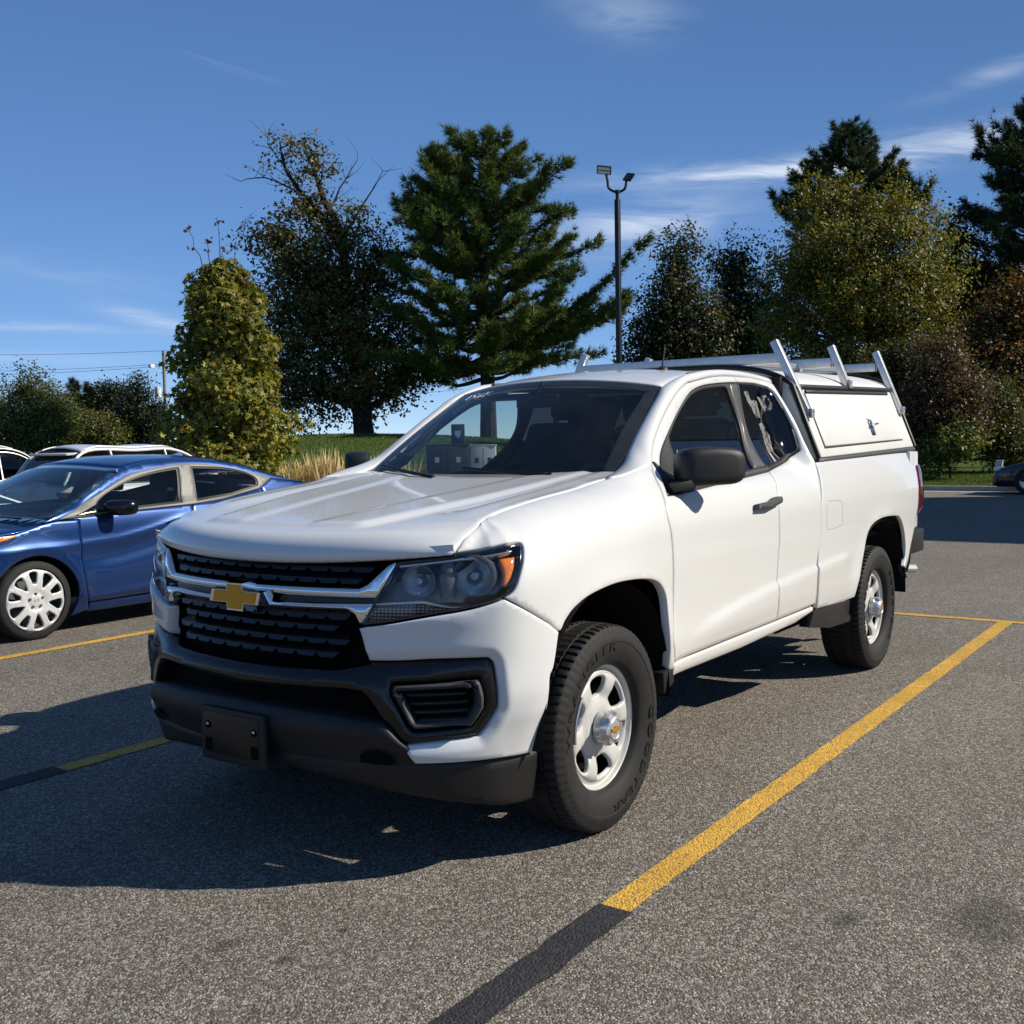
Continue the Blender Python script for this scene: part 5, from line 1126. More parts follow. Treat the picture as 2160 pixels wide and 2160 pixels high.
# dark inside: tub, seats, dash
mb = MB(); mb.box((-2.45, CY, .42), (4.6, 1.50, .30)); mb.box((-.65, CY, .60), (1.0, 1.3, .25)); mb.box((-4.1, CY, .72), (1.2, 1.35, .45)); mb.build('inner_shell', M['dark_void'], sedan)
mb = MB(); mb.box((-1.62, CY, .82), (.35, 1.40, .16)); mb.build('dashboard', M['interior_black'], sedan, bevel=.04)
for s in (1, -1):
    mb = MB(); mb.bar((-2.40, CY+.36*s, .55), (-2.62, CY+.36*s, 1.02), .46, .15, up=(1, 0, 0)); mb.box((-2.20, CY+.36*s, .58), (.45, .46, .16)); mb.bar((-2.64, CY+.36*s, 1.04), (-2.66, CY+.36*s, 1.19), .25, .09, up=(1, 0, 0)); mb.build('seat', M['seat_cloth'], sedan, bevel=.03)
    mb = MB(); mb.bar((-3.35, CY+.36*s, 1.0), (-3.37, CY+.36*s, 1.10), .25, .09, up=(1, 0, 0)); mb.build('rear_headrest', M['seat_cloth'], sedan, bevel=.03)
    for cx in (-1.12, -3.82):
        a = np.linspace(.0, np.pi, 24); G = np.zeros((24, 3, 3))
        for j, y_ in enumerate((.55, .75, .87)): G[:, j] = np.stack([cx+.385*np.cos(a), np.full(24, CY+y_*s), .27+.385*np.sin(a)], 1)
        grid_surf('wheel_liner', G, M['liner'], sedan, flip=s > 0)
    # mirror with black shell, door handle
    mb = MB(); n_ = 20; a = np.linspace(0, 2*np.pi, n_, endpoint=False); sg_ = lambda t, e: np.sign(t)*np.abs(t)**e; L = []
    for dx, k in ((.07, .5), (.055, .8), (.02, 1), (-.03, .98), (-.05, .93)): L.append(np.stack([-1.80+dx-.35*sg_(np.cos(a), .6)*.115*k, CY+s*(.975+sg_(np.cos(a), .6)*.115*k), .955+sg_(np.sin(a), .6)*.062*k], 1))
    mb.add(np.vstack(L), [(i*n_+j, i*n_+(j+1) % n_, (i+1)*n_+(j+1) % n_, (i+1)*n_+j) for i in range(4) for j in range(n_)]+[tuple(range(n_))[::-1], tuple(4*n_+j for j in range(n_))]); mm = mb.build('side_mirror', M['gloss_black'], sedan, smooth=True, angle=50)
    mb = MB(); mb.bar((-1.66, CY+.84*s, .905), (-1.76, CY+.90*s, .915), .07, .03); mb.add([(-1.46, CY+.862*s, .885), (-1.72, CY+.86*s, .902), (-1.70, CY+.80*s, .99), (-1.46, CY+.87*s, .886), (-1.72, CY+.872*s, .902), (-1.70, CY+.812*s, .992)], [(0, 1, 2), (3, 4, 5), (0, 3, 4, 1), (1, 4, 5, 2), (2, 5, 3, 0)]); mb.build('mirror_base', M['gloss_black'], mm, bevel=.004)
    for x_, z_, d_ in ((-2.38, .815, sdoors), (-3.28, .885, rdoor)):
        mb = MB(); mb.bar((x_+.09, CY+.905*s, z_-.022), (x_-.09, CY+.905*s, z_+.022), .03, .03); mb.build('door_handle', M['gloss_black'], d_[0 if s > 0 else 1], bevel=.008)
# wheels with split-spoke covers
def cover():
    """ten flared blades in five pairs on a dished plate"""
    n = 60; a = np.linspace(0, 2*np.pi, n, endpoint=False); out_ = np.stack([.198*np.cos(a), .198*np.sin(a)], 1); holes = []
    for k in range(10):
        c = 2*np.pi*(k+.5)/10+R(8); wide = .262 if k % 2 else .215
        q = [(.082, 0), (.098, .12), (.150, wide*.82), (.176, wide*.78), (.184, .10), (.186, 0), (.184, -.10), (.176, -wide*.78), (.150, -wide*.82), (.098, -.12)]
        if k % 2 == 0: q = [(.105 if r_ < .11 else r_, t_) for r_, t_ in q]
        q = np.array(q); holes.append(np.stack([q[:, 0]*np.cos(c+q[:, 1]), q[:, 0]*np.sin(c+q[:, 1])], 1))
    pf_ = pchip([0, .03, .05, .075, .12, .18, .196, .2], [.020, .022, .014, .022, .020, .012, .004, 0])
    def Fd(x, z):
        r = np.hypot(x, z); t_ = np.arctan2(z, x); return np.stack([x, pf_(r)+.006*np.abs(np.sin(5*(t_-R(8))))*sm(.07, .12, r), z], -1)
    return panel_geo(Fd, out_, holes=holes, out=(0, 1, 0), gap=0, edge=.004, dip=.003, depth=.012, step=.012)
cv_, cf_ = cover(); cv_ = cv_*np.array((1.19, 1.1, 1.19))
ty_me = bpy.data.meshes.new('tyre'); 
def small_tyre(R_, w, rr, seg=96):
    hw = w/2; pr = [(rr, hw*.7), (rr+.012, hw*.9), (R_-.06, hw), (R_-.03, hw*.98), (R_-.012, hw*.88), (R_-.003, hw*.75), (R_, hw*.55), (R_-.006, hw*.53), (R_-.006, hw*.47), (R_, hw*.45), (R_, hw*.06), (R_-.006, hw*.04)]; pr += [(r, -y) for r, y in pr[::-1]]
    mb = MB(); mb.lathe(pr, seg, 'y'); me = bpy.data.meshes.new('tyre'); setmesh(me, np.vstack(mb.V), [f[::-1] for f in mb.F], True); me.materials.append(M['rubber']); me.set_sharp_from_angle(angle=R(40)); return me
ty_me = small_tyre(.300, .20, .236); first = None
for cx in (-1.12, -3.82):
    for s in (1, -1):
        if first is None:
            w_ = mobj('wheel', cv_+np.array((0, .082, 0)), cf_, M['hubcap'], sedan); first = w_.data
            mb = MB(); mb.lathe([(.236, .080), (.240, .086), (.238, .06), (.22, -.05)], 48, 'y'); mb.lathe([(.001, .02), (.12, .02), (.22, .0), (.22, -.01)], 40, 'y'); bk = mb.build('wheel_barrel', M['lamp_dark'], w_); bkd = bk.data
            nuts = []
            for k in range(5):
                a = 2*np.pi*k/5+R(100); mb = MB(); mb.lathe([(.001, .112), (.010, .110), (.012, .09)], 8, 'y', (.052*math.cos(a), 0, .052*math.sin(a))); nuts.append(mb.build('wheel_nut', M['lamp_dark'], w_).data)
            mb = MB(); mb.lathe([(.001, .107), (.026, .106), (.028, .100)], 20, 'y'); cap_ = mb.build('centre_cap', M['hubcap'], w_)
            # slanted H in an oval, raised on the cap
            a = np.linspace(0, 2*np.pi, 25); mb = MB(); mb.tube(np.stack([.020*np.cos(a), np.full(25, .1075), .013*np.sin(a)], 1), .0012, 5, cap=False); mb.tube([(.012, .1075, -.010), (.006, .1075, .010)], .0016, 5); mb.tube([(-.006, .1075, -.010), (-.012, .1075, .010)], .0016, 5); mb.tube([(.009, .1075, -.001), (-.009, .1075, .001)], .0016, 5); lg = mb.build('cap_emblem', M['satin_chrome'], w_)
            caps = (cap_.data, lg.data)
        else:
            w_ = bpy.data.objects.new('wheel', first); COL.objects.link(w_); adopt(w_, sedan)
            for nm, dt in [('wheel_barrel', bkd), ('centre_cap', caps[0]), ('cap_emblem', caps[1])]+[('wheel_nut', d_) for d_ in nuts]:
                o = bpy.data.objects.new(nm, dt); COL.objects.link(o); adopt(o, w_)
        t_ = bpy.data.objects.new('tyre', ty_me); COL.objects.link(t_); adopt(t_, w_)
        w_.location = (cx, CY+.775*s, .298); w_.rotation_euler = (0, R(12), 0 if s > 0 else math.pi)
# aerial fin, wipers
mb = MB(); mb.add([(-3.02, CY-.02, 1.35), (-3.02, CY+.02, 1.35), (-3.16, CY-.015, 1.345), (-3.16, CY+.015, 1.345), (-3.15, CY, 1.385)], [(0, 1, 4), (1, 3, 4), (3, 2, 4), (2, 0, 4), (0, 2, 3, 1)]); mb.build('aerial_fin', BP, sedan)
mb = MB(); mb.tube([(-1.16, CY+.05, .915), (-1.22, CY+.55, .895)], .008, 6); mb.build('wiper', M['black_plastic'], sedan)

# ================================================================ other parked cars, simpler but built the same way
def parked_car(label, loc, heading, paint_m, L, H, hw, belt, gh, hood=None, rails=None, trim=None, kind='hatchback', group='cars parked in the lot behind the sedan', cat='car', clad=None):
    """gh: (windshield base x, roof front x, roof rear x, rear glass base x) with the nose at +L/2"""
    root = tag(empty(kind, loc, heading), label, cat, group); root['_local'] = 1
    xs = np.array([-.5, -.492, -.46, -.38, -.2, 0, .2, .36, .45, .485, .5])*L
    top = np.interp(xs, [-.5*L, -.485*L, gh[3]-.02, gh[0], gh[0]+.1, .42*L, .49*L, .5*L], [belt*.80, belt*.97, belt, belt, belt*.985, belt*.80, belt*.66, belt*.50])
    wid = hw*np.interp(xs/L, [-.5, -.47, -.4, .3, .45, .5], [.80, .92, 1, 1, .90, .72])
    k = 22; prof = []
    G = np.zeros((len(xs), k, 3))
    for i, x in enumerate(xs):
        zb, zt, w = .20, top[i], wid[i]
        pts = np.array([(w*.90, zb), (w*.98, zb+.10), (w, zb+(zt-zb)*.45), (w*.99, zb+(zt-zb)*.75), (w*.95, zt-.03), (w*.86, zt), (w*.5, zt+.02), (0, zt+.03)]); c_ = catmull(pts, 3)
        h_ = np.stack([np.interp(np.linspace(0, 1, k//2), np.linspace(0, 1, len(c_)), c_[:, q]) for q in (0, 1)], 1); f_ = np.vstack([h_, (h_*[-1, 1])[::-1]])
        G[i, :, 0] = x; G[i, :, 1] = f_[:, 0]; G[i, :, 2] = f_[:, 1]
    body = grid_surf('body', G, paint_m, root, flip=True)
    for e in (0, -1):
        V = G[e]; mobj('end_panel', V, [tuple(range(k)) if e == 0 else tuple(range(k))[::-1]], paint_m, root)
    mb = MB(); mb.box((0, 0, .30), (L*.94, hw*1.7, .22)); mb.build('underbody', M['dark_void'], root)
    # greenhouse
    xb = np.array([gh[0], gh[1], (gh[1]+gh[2])/2, gh[2], gh[3]]); zt = np.array([belt, H-.035, H-.01, H-.03, belt]); wr = np.array([hw*.86, hw*.66, hw*.68, hw*.66, hw*.80])
    nx_ = 30; xx = np.linspace(0, 1, nx_); cx_ = catmull(np.stack([xb, zt, wr], 1), 8); cx_ = np.stack([np.interp(xx, np.linspace(0, 1, len(cx_)), cx_[:, q]) for q in range(3)], 1)
    for s in (1, -1):
        Gs = np.zeros((nx_, 2, 3)); Gs[:, 0] = np.stack([cx_[:, 0], s*np.full(nx_, hw*.90), np.full(nx_, belt-.01)], 1); Gs[:, 1] = np.stack([cx_[:, 0], s*cx_[:, 2], np.maximum(cx_[:, 1]-.015, belt-.01)], 1)
        grid_surf('side_window', Gs, M['dark_glass'], root, flip=s < 0, thick=.004)
        mb = MB(); mb.tube(np.stack([cx_[:, 0], s*cx_[:, 2], cx_[:, 1]-.012], 1), .022, 8); mb.build('roof_frame', paint_m, root, smooth=True)
        for fx in (.36, .70):
            x_ = gh[0]+(gh[3]-gh[0])*fx; i_ = int(np.argmin(np.abs(cx_[:, 0]-x_))); mb = MB(); mb.bar((x_, s*hw*.905, belt-.02), (cx_[i_, 0], s*(cx_[i_, 2]+.01), cx_[i_, 1]-.02), .07, .02, up=(1, 0, 0)); mb.build('pillar', M['gloss_black'] if trim else paint_m, root)
        if trim:
            mb = MB(); mb.tube(np.stack([cx_[2:-2, 0], s*(cx_[2:-2, 2]+.022), cx_[2:-2, 1]-.065], 1), .010, 6); mb.build('window_trim', M[trim], root, smooth=True)
        mb = MB(); mb.tube(np.array([(x_, s*(hw*.915), belt+.0) for x_ in np.linspace(gh[0]-.05, gh[3]+.1, 8)]), .012, 6); mb.build('belt_trim', M[trim] if trim else M['seal_black'], root, smooth=True)
        if rails:
            mb = MB(); xr = np.linspace(gh[1]-.1, gh[2]+.05, 16); zr_ = np.interp(xr[::-1], cx_[::-1, 0], cx_[::-1, 1])[::-1]; e_ = np.clip(np.minimum(np.arange(16), np.arange(16)[::-1])/2.0, 0, 1)
            mb.tube(np.stack([xr, np.full(16, s*hw*.62), zr_+.012+.022*e_], 1), .012, 6); mb.build('roof_rail', M[rails], root, smooth=True)
        mb = MB(); mb.lathe([(.001, .0), (.10, .0), (.11, .03), (.06, .06), (.001, .07)], 12, 'y'); mb.build('side_mirror', paint_m, root, smooth=True, xf=lambda V: V*np.array((.8, 1.6*s, .65))+np.array((gh[0]-.35, s*(hw+.02), belt+.07)))
    vv_ = np.linspace(-1, 1, 11)
    def span(nm, a, b, mat, cr_):
        Q = cx_[a:b+1]; G_ = np.zeros((len(Q), 11, 3))
        for j, q in enumerate(vv_): G_[:, j] = np.stack([Q[:, 0], Q[:, 2]*q, Q[:, 1]+cr_*(1-q*q)], 1)
        grid_surf(nm, G_, mat, root, flip=gh[0] > gh[3], thick=.004)
    ia = int(np.argmin(np.abs(cx_[:, 0]-gh[1]))); ib = int(np.argmin(np.abs(cx_[:, 0]-gh[2])))
    span('windshield', 0, ia, M['dark_glass'], .03); span('roof', ia, ib, paint_m, .065); span('rear_window', ib, nx_-1, M['dark_glass'], .03)
    if kind in ('hatchback', 'suv'):
        mb = MB(); mb.add([(gh[2]+.12, -hw*.60, H-.025), (gh[2]+.12, hw*.60, H-.025), (gh[2]-.22, hw*.56, H-.055), (gh[2]-.22, -hw*.56, H-.055), (gh[2]+.12, -hw*.60, H-.06), (gh[2]+.12, hw*.60, H-.06), (gh[2]-.21, hw*.56, H-.085), (gh[2]-.21, -hw*.56, H-.085)], [(0, 1, 2, 3), (4, 5, 6, 7), (0, 4, 5, 1), (1, 5, 6, 2), (2, 6, 7, 3), (3, 7, 4, 0)]); mb.build('spoiler', paint_m, root, bevel=.012)
    for x_ in (-.29*L, .30*L):
        for s in (1, -1):
            mb = MB(); mb.lathe([(.20, -.09), (.27, -.10), (.315, -.09), (.325, -.05), (.325, .05), (.315, .09), (.27, .10), (.20, .09)], 28, 'y'); w_ = mb.build('wheel', M['rubber'], root, smooth=True); w_.location = (x_, s*(hw-.10), .325)
            mb = MB(); mb.lathe([(.001, .06), (.05, .07), (.06, .05), (.19, .055), (.205, .085)], 24, 'y'); mb.build('rim', M['satin_chrome'], w_, smooth=True, xf=lambda V: V*np.array((1, s, 1)))
    for s in (1, -1):
        mb = MB(); mb.box((0, 0, 0), (.30, .26, .10)); mb.build('headlight', M['lens_white'], root, bevel=.03, xf=lambda V: V+np.array((L*.455, s*hw*.70, belt*.70)))
        mb = MB(); mb.box((0, 0, 0), (.16, .20, .16)); mb.build('tail_light', M['red_lens'], root, bevel=.03, xf=lambda V: V+np.array((-L*.478, s*hw*.80, belt*.80)))
    mb = MB(); mb.box((L*.492, 0, .46), (.06, hw*1.1, .20)); mb.build('grille', M['grille_black'], root, bevel=.02)
    return root
parked_car('white hatchback with silver roof rails and rear spoiler behind the blue sedan', (-7.55, -11.9, 0), math.pi, M['car_white'], 4.3, 1.43, .89, .93, (.75, .05, -1.65, -2.05), rails='satin_chrome', kind='hatchback')
parked_car('black sport utility with pale roof rails and bright window trim behind the lot cars', (-4.7, -14.3, 0), 0, M['grey_paint'], 4.8, 1.47, .94, .96, (1.15, .35, -1.55, -2.15), rails='far_white', trim='satin_chrome', kind='suv')
parked_car('dark grey car with black windows just beyond the blue sedan', (-.75, -8.35, 0), 0, M['grey_paint'], 4.6, 1.28, .89, .88, (1.05, .25, -1.05, -2.05), trim='satin_chrome', kind='saloon')
parked_car('dark navy car parked at the kerb below the shrubs', (-25.0, -.32, 0), R(-97), M['navy_paint'], 4.4, 1.36, .88, .88, (.75, -.05, -1.15, -1.85), kind='hatchback', group='cars parked in the lot behind the sedan')
# ================================================================ surroundings
# camera frame: "dep" metres forward from the camera, "lat" metres to its right
_F2 = np.array((-.81749, -.57595)); _R2 = np.array((-.57595, .81749)); _O2 = np.array((3.3028, 2.8227))  # camera's level axes and ground position; placements come from image coordinates
def from_cam(lat, dep, z=0.0):
    p = _O2+_F2*dep+_R2*lat; return np.array((p[0], p[1], z))
SUNV = np.array(sun_dir)
# --- lawn with the low mound
def hill(x, y):
    d1 = np.hypot((x+26.0)/12.5, (y+27.5)/11.5); h = 1.52*np.exp(-d1**2*1.0)
    d2 = np.hypot((x+36)/14, (y+20)/16); h = h+.55*np.exp(-d2**2)
    d = np.maximum(-26.15-x, np.where(x > -9.6, -19.0-y, -13.0-y))
    return .10+(h+.05*np.sin(x*.31)*np.cos(y*.27))*sm(0, 4.5, d)
t = NT('lawn'); v = t.pos()
nz = t.noise(.9, 5, .6, v); fine = t.noise(28, 5, .65, v); blade = t.noise(160, 2, .6, v)
c = t.ramp(nz, [(.3, (.050, .088, .015)), (.55, (.075, .120, .022)), (.75, (.115, .140, .034))])
c = t.mix(1.0, c, t.ramp(fine, [(.25, (.62,)*3), (.75, (1.35,)*3)]), 'MULTIPLY')
c = t.mix(t.ramp(blade, [(.60, (0, 0, 0)), (.78, (.5,)*3)]), c, (.16, .155, .055))
t.finish(t.bsdf(color=c, rough=.9, spec=.15, normal=t.bump(t.math('ADD', fine, t.math('MULTIPLY', blade, .6)), .9, .05)))
def lawn_patch(x0, x1, y0, y1, step):
    xs = np.arange(x0, x1+1e-6, step); ys = np.arange(y0, y1+1e-6, step); xs[-1] = x1; ys[-1] = y1
    X, Y = np.meshgrid(xs, ys, indexing='ij'); V = np.stack([X, Y, hill(X, Y)], -1).reshape(-1, 3); m = len(ys)
    return V, np.array([(i*m+j, (i+1)*m+j, (i+1)*m+j+1, i*m+j+1) for i in range(len(xs)-1) for j in range(m-1)])
A = lawn_patch(-90, -26.15, -90, 60, 1.0); B = lawn_patch(-26.15, -9.6, -90, -13.0, .75); C_ = lawn_patch(-9.6, 60, -90, -19.0, 2.0)
V = np.vstack([A[0], B[0], C_[0]]); F = np.vstack([A[1], B[1]+len(A[0]), C_[1]+len(A[0])+len(B[0])])
tag(mobj('lawn', V, F, M['lawn']), kind='structure')
tag(mobj('ground', np.array([(-900, -900, -.06), (900, -900, -.06), (900, 900, -.06), (-900, 900, -.06)]), [(0, 1, 2, 3)], M['lawn'], None, False), kind='structure')
# kerbs
def kerb(p, q, w=.15, h=.13):
    mb = MB(); p = np.array(p, float); q = np.array(q, float); n = max(1, int(np.linalg.norm(q-p)/3.0)); 
    for i in range(n):
        a = p+(q-p)*i/n; b = p+(q-p)*(i+1)/n; d = (b-a)/np.linalg.norm(b-a)*.004; mb.bar(np.append(a+d, h/2-.02), np.append(b-d, h/2-.02), w, h+.04)
    return mb.build('kerb', M['concrete'], None, bevel=.015)
for p, q in (((-26.075, -13.0), (-26.075, 7.0)), ((-9.6, -13.075), (-26.0, -13.075)), ((-9.675, -13.1), (-9.675, -19.0))): tag(kerb(p, q), kind='structure')
# gutter pan of pale concrete along the far kerb
tag(mobj('gutter', np.array([(-26.0, -13, .004), (-25.3, -13, .004), (-25.3, 7, .004), (-26.0, 7, .004)]), [(0, 1, 2, 3)], M['concrete'], None, False), kind='structure')
# grass blades where the lawn is close enough to read
def blades(name, n, xr, yr, h, seed, test=None):
    rs = np.random.RandomState(seed); x = rs.uniform(*xr, n); y = rs.uniform(*yr, n)
    if test is not None: k = test(x, y); x, y = x[k], y[k]
    n = len(x); z = hill(x, y); a = rs.uniform(0, 2*np.pi, n); w = rs.uniform(.006, .014, n); hh = rs.uniform(.4, 1, n)*h; ln = rs.uniform(-.5, .5, (n, 2))*hh[:, None]
    P = np.zeros((n, 3, 3)); P[:, 0] = np.stack([x-np.cos(a)*w, y-np.sin(a)*w, z-.01], 1); P[:, 1] = np.stack([x+np.cos(a)*w, y+np.sin(a)*w, z-.01], 1); P[:, 2] = np.stack([x+ln[:, 0], y+ln[:, 1], z+hh], 1)
    col = np.array([(.065, .115, .018), (.10, .150, .028), (.17, .175, .05)])[rs.choice(3, n, p=(.45, .4, .15))]*rs.uniform(.7, 1.25, (n, 1))
    o = mobj(name, P.reshape(-1, 3), np.arange(3*n).reshape(-1, 3), M['leaf'], None, False); setcol(o, np.repeat(col, 3, 0)); return o
def setcol(o, col):
    at = o.data.color_attributes.new('Col', 'FLOAT_COLOR', 'POINT'); c = np.ones((len(col), 4), np.float32); c[:, :3] = col; at.data.foreach_set('color', c.ravel())
def leafmat(name, trans=.35, rough=.5, spec=.35):
    t = NT(name); at = t.n('ShaderNodeAttribute', attribute_name='Col').outputs['Color']
    c2 = t.mix(1.0, at, (1.25, 1.2, .55), 'MULTIPLY')
    b = t.bsdf(color=at, rough=rough, spec=spec); tr = t.n('ShaderNodeBsdfTranslucent', {'Color': c2}).outputs[0]
    t.finish(t.n('ShaderNodeMixShader', {0: trans, 1: b, 2: tr}).outputs[0])
leafmat('leaf'); leafmat('needle', .12, .6, .25)
t = NT('bark'); v = t.coord('Object'); mpn = t.n('ShaderNodeMapping', {'Vector': v, 'Scale': (1, 1, .18)}).outputs[0]; nz = t.noise(14, 6, .7, mpn)
t.finish(t.bsdf(color=t.ramp(nz, [(.3, (.018, .014, .011)), (.7, (.085, .068, .054))]), rough=.9, spec=.15, normal=t.bump(nz, .8, .03)))
tag(blades('grass_blades', 70000, (-31.5, -17.0), (-31.0, -13.1), .09, 3, lambda x, y: (y < -13.1)), 'short green grass on the mound behind the sedan', 'grass', kind='stuff')
tag(blades('grass_blades', 45000, (-31.5, -26.2), (-9.0, 2.0), .08, 4), 'short green grass strip behind the far kerb', 'grass', kind='stuff')
# --- trees
LEAF = {}
LEAF['maple'] = (np.array([(0, -.50, 0), (.10, -.20, .03), (.46, -.24, -.04), (.34, -.02, .02), (.52, .20, -.06), (.20, .16, .03), (0, .56, -.05), (-.20, .16, .03), (-.52, .20, -.06), (-.34, -.02, .02), (-.46, -.24, -.04), (-.10, -.20, .03)]), [(0, 1, 11), (1, 2, 3), (3, 4, 5), (5, 6, 7), (7, 8, 9), (9, 10, 11), (1, 3, 5), (11, 9, 7), (1, 5, 11), (5, 7, 11)])
LEAF['oval'] = (np.array([(0, -.5, 0), (.30, -.05, .06), (0, .5, -.03), (-.30, -.05, .06)]), [(0, 1, 2), (0, 2, 3)])
def unit(v): return v/(np.linalg.norm(v, axis=-1, keepdims=True)+1e-9)
def leaf_mesh(name, C, size, kind, cols, parent, rs, out=None, mat='leaf', droop=.35):
    """one crown: leaf blades at points C, facing outwards and up with scatter"""
    n = len(C); base, tri = LEAF[kind]
    nrm = rs.randn(n, 3)*.75+np.array((0, 0, .45))
    if out is not None: nrm = nrm+out*.8
    nrm = unit(nrm); t1 = unit(np.cross(nrm, rs.randn(n, 3))); t1[:, 2] -= droop; t1 = unit(t1-nrm*(t1*nrm).sum(1, keepdims=True)); t2 = np.cross(nrm, t1)
    s = (size*rs.uniform(.6, 1.2, n))[:, None, None]
    V = C[:, None]+s*(base[None, :, 0:1]*t2[:, None]+base[None, :, 1:2]*t1[:, None]+base[None, :, 2:3]*nrm[:, None])
    k = len(base); Fi = (np.array(tri)[None]+(np.arange(n)*k)[:, None, None]).reshape(-1, 3)
    o = mobj(name, V.reshape(-1, 3), Fi, M[mat], parent, False); setcol(o, np.repeat(cols, k, 0)); return o
def limb(mb, p, q, r0, r1, rs, sag=.0, n=6, seg=6):
    p = np.array(p, float); q = np.array(q, float); t_ = np.linspace(0, 1, n)[:, None]; L = np.linalg.norm(q-p)
    w = rs.randn(3)*L*.07; pts = p+(q-p)*t_+np.sin(np.pi*t_)*(w+np.array((0, 0, sag*L))); pts[1:-1] += rs.randn(n-2, 3)*L*.015
    mb.tube(pts, np.linspace(r0, r1, n), seg, cap=False); return pts
def palette(cols, n, rs, w=None, jit=.25):
    if w is not None: w = np.array(w, float)/np.sum(w)
    c = np.array(cols)[rs.choice(len(cols), n, p=w)]; return c*rs.uniform(1-jit, 1+jit, (n, 1))*rs.uniform(.93, 1.07, (n, 3))
def broadleaf(name, label, dep, lobes, base_lat, trunk_r, cols, w, leaf, n_leaf, kind='oval', seed=0, group=None, cat='tree', clump=.38, per=26, depth_k=.85, bare=(), trunk_to=None, z0=None, gap=.35, spike=0.0):
    rs = np.random.RandomState(seed); b = from_cam(base_lat, dep); zb = float(hill(b[0], b[1])) if z0 is None else z0
    root = tag(empty(name, (b[0], b[1], zb)), label, cat, group)
    lob = np.array(lobes); vol = lob[:, 2]*lob[:, 2]*lob[:, 3]; ncl = max(6, int(n_leaf/per)); pick = rs.choice(len(lob), ncl, p=vol/vol.sum())
    d = unit(rs.randn(ncl, 3)); r = rs.uniform(0, 1, ncl)**.42
    # gaps: thin out by a coarse noise
    loc = d*r[:, None]*np.stack([lob[pick, 2], lob[pick, 2]*depth_k, lob[pick, 3]], 1)*rs.uniform(.80, 1.22, (ncl, 1)); lat = lob[pick, 0]+loc[:, 0]; dd = dep+loc[:, 1]; zz = lob[pick, 1]+loc[:, 2]
    g = np.sin(lat*2.3+seed)*np.sin(zz*2.1+seed*2)*np.cos(dd*1.7); keep = (g > -1+gap)|(rs.rand(ncl) < .5); lat, dd, zz, pick = lat[keep], dd[keep], zz[keep], pick[keep]
    cl = _O2[None]+_F2[None]*dd[:, None]+_R2[None]*lat[:, None]; cl = np.column_stack([cl, zz]); ncl = len(cl)
    # wood
    ctr = np.array([np.append((from_cam(l[0], dep))[:2], l[1]) for l in lob]); mb = MB(); top = trunk_to or (lob[:, 1].max()*.7+zb*.3)
    tp = np.array([(b[0], b[1], zb-.15), (b[0], b[1], zb+.05)]+[tuple(np.append((from_cam(base_lat+(l-base_lat)*.6, dep))[:2], z)) for l, z in ((np.interp(q, [0, 1], [base_lat, lob[:, 0].mean()]), zb+(top-zb)*q) for q in (.3, .6, 1))])
    mb.tube(catmull(tp, 4), np.interp(np.linspace(0, 1, 17), [0, .06, .3, 1], [trunk_r*1.45, trunk_r*1.1, trunk_r*.9, trunk_r*.30]), 10, cap=False)
    cc = catmull(tp, 4); trunk = mb.build('trunk', M['bark'], root, smooth=True, angle=80); mb = MB()
    for i, l in enumerate(lob):
        st = cc[np.argmin(np.abs(cc[:, 2]-max(zb+.8, l[1]-abs(l[0]-base_lat)*.7-l[3]*.6)))]; pts = limb(mb, st, ctr[i], trunk_r*.42, trunk_r*.10, rs, -.05)
        ids = np.where(pick == i)[0]
        for j in ids[:max(6, len(ids)//3)]: limb(mb, pts[rs.randint(2, 6)], cl[j], trunk_r*.09, .006, rs, 0, 4, 4)
    for (p, q, r0) in bare:
        pts = limb(mb, np.append(from_cam(p[0], dep)[:2], p[1]), np.append(from_cam(q[0], dep)[:2], q[1]), r0, .012, rs, .05, 8, 5)
        for _ in range(9):
            a = pts[rs.randint(2, 8)]; limb(mb, a, a+np.append(_R2*rs.uniform(-.9, .9), rs.uniform(.1, .9)), .014, .004, rs, 0, 4, 4)
    mb.build('branches', M['bark'], root, smooth=False)
    m = rs.poisson(per, ncl); sz = rs.uniform(.55, 1.45, (ncl, 1))*clump*np.array((1, 1, .7)); upv = unit(np.column_stack([(cl-ctr[pick])[:, :2]*.5, np.full(ncl, 1.2)])); spk_ = (rs.rand(ncl) < spike); ax_ = np.where(spk_, rs.uniform(.35, .8, ncl), 0.0)
    sz[spk_] *= .5; C = np.repeat(cl, m, 0)+rs.randn(m.sum(), 3)*np.repeat(sz, m, 0)+np.repeat(upv*ax_[:, None], m, 0)*rs.uniform(-.3, 1.0, (m.sum(), 1)); out_ = unit(C-ctr[np.repeat(pick, m)])
    tone = np.repeat(rs.uniform(.75, 1.25, ncl), m)[:, None]
    leaf_mesh('crown', C, leaf, kind, palette(cols, len(C), rs, w)*tone, root, rs, out_)
    return root
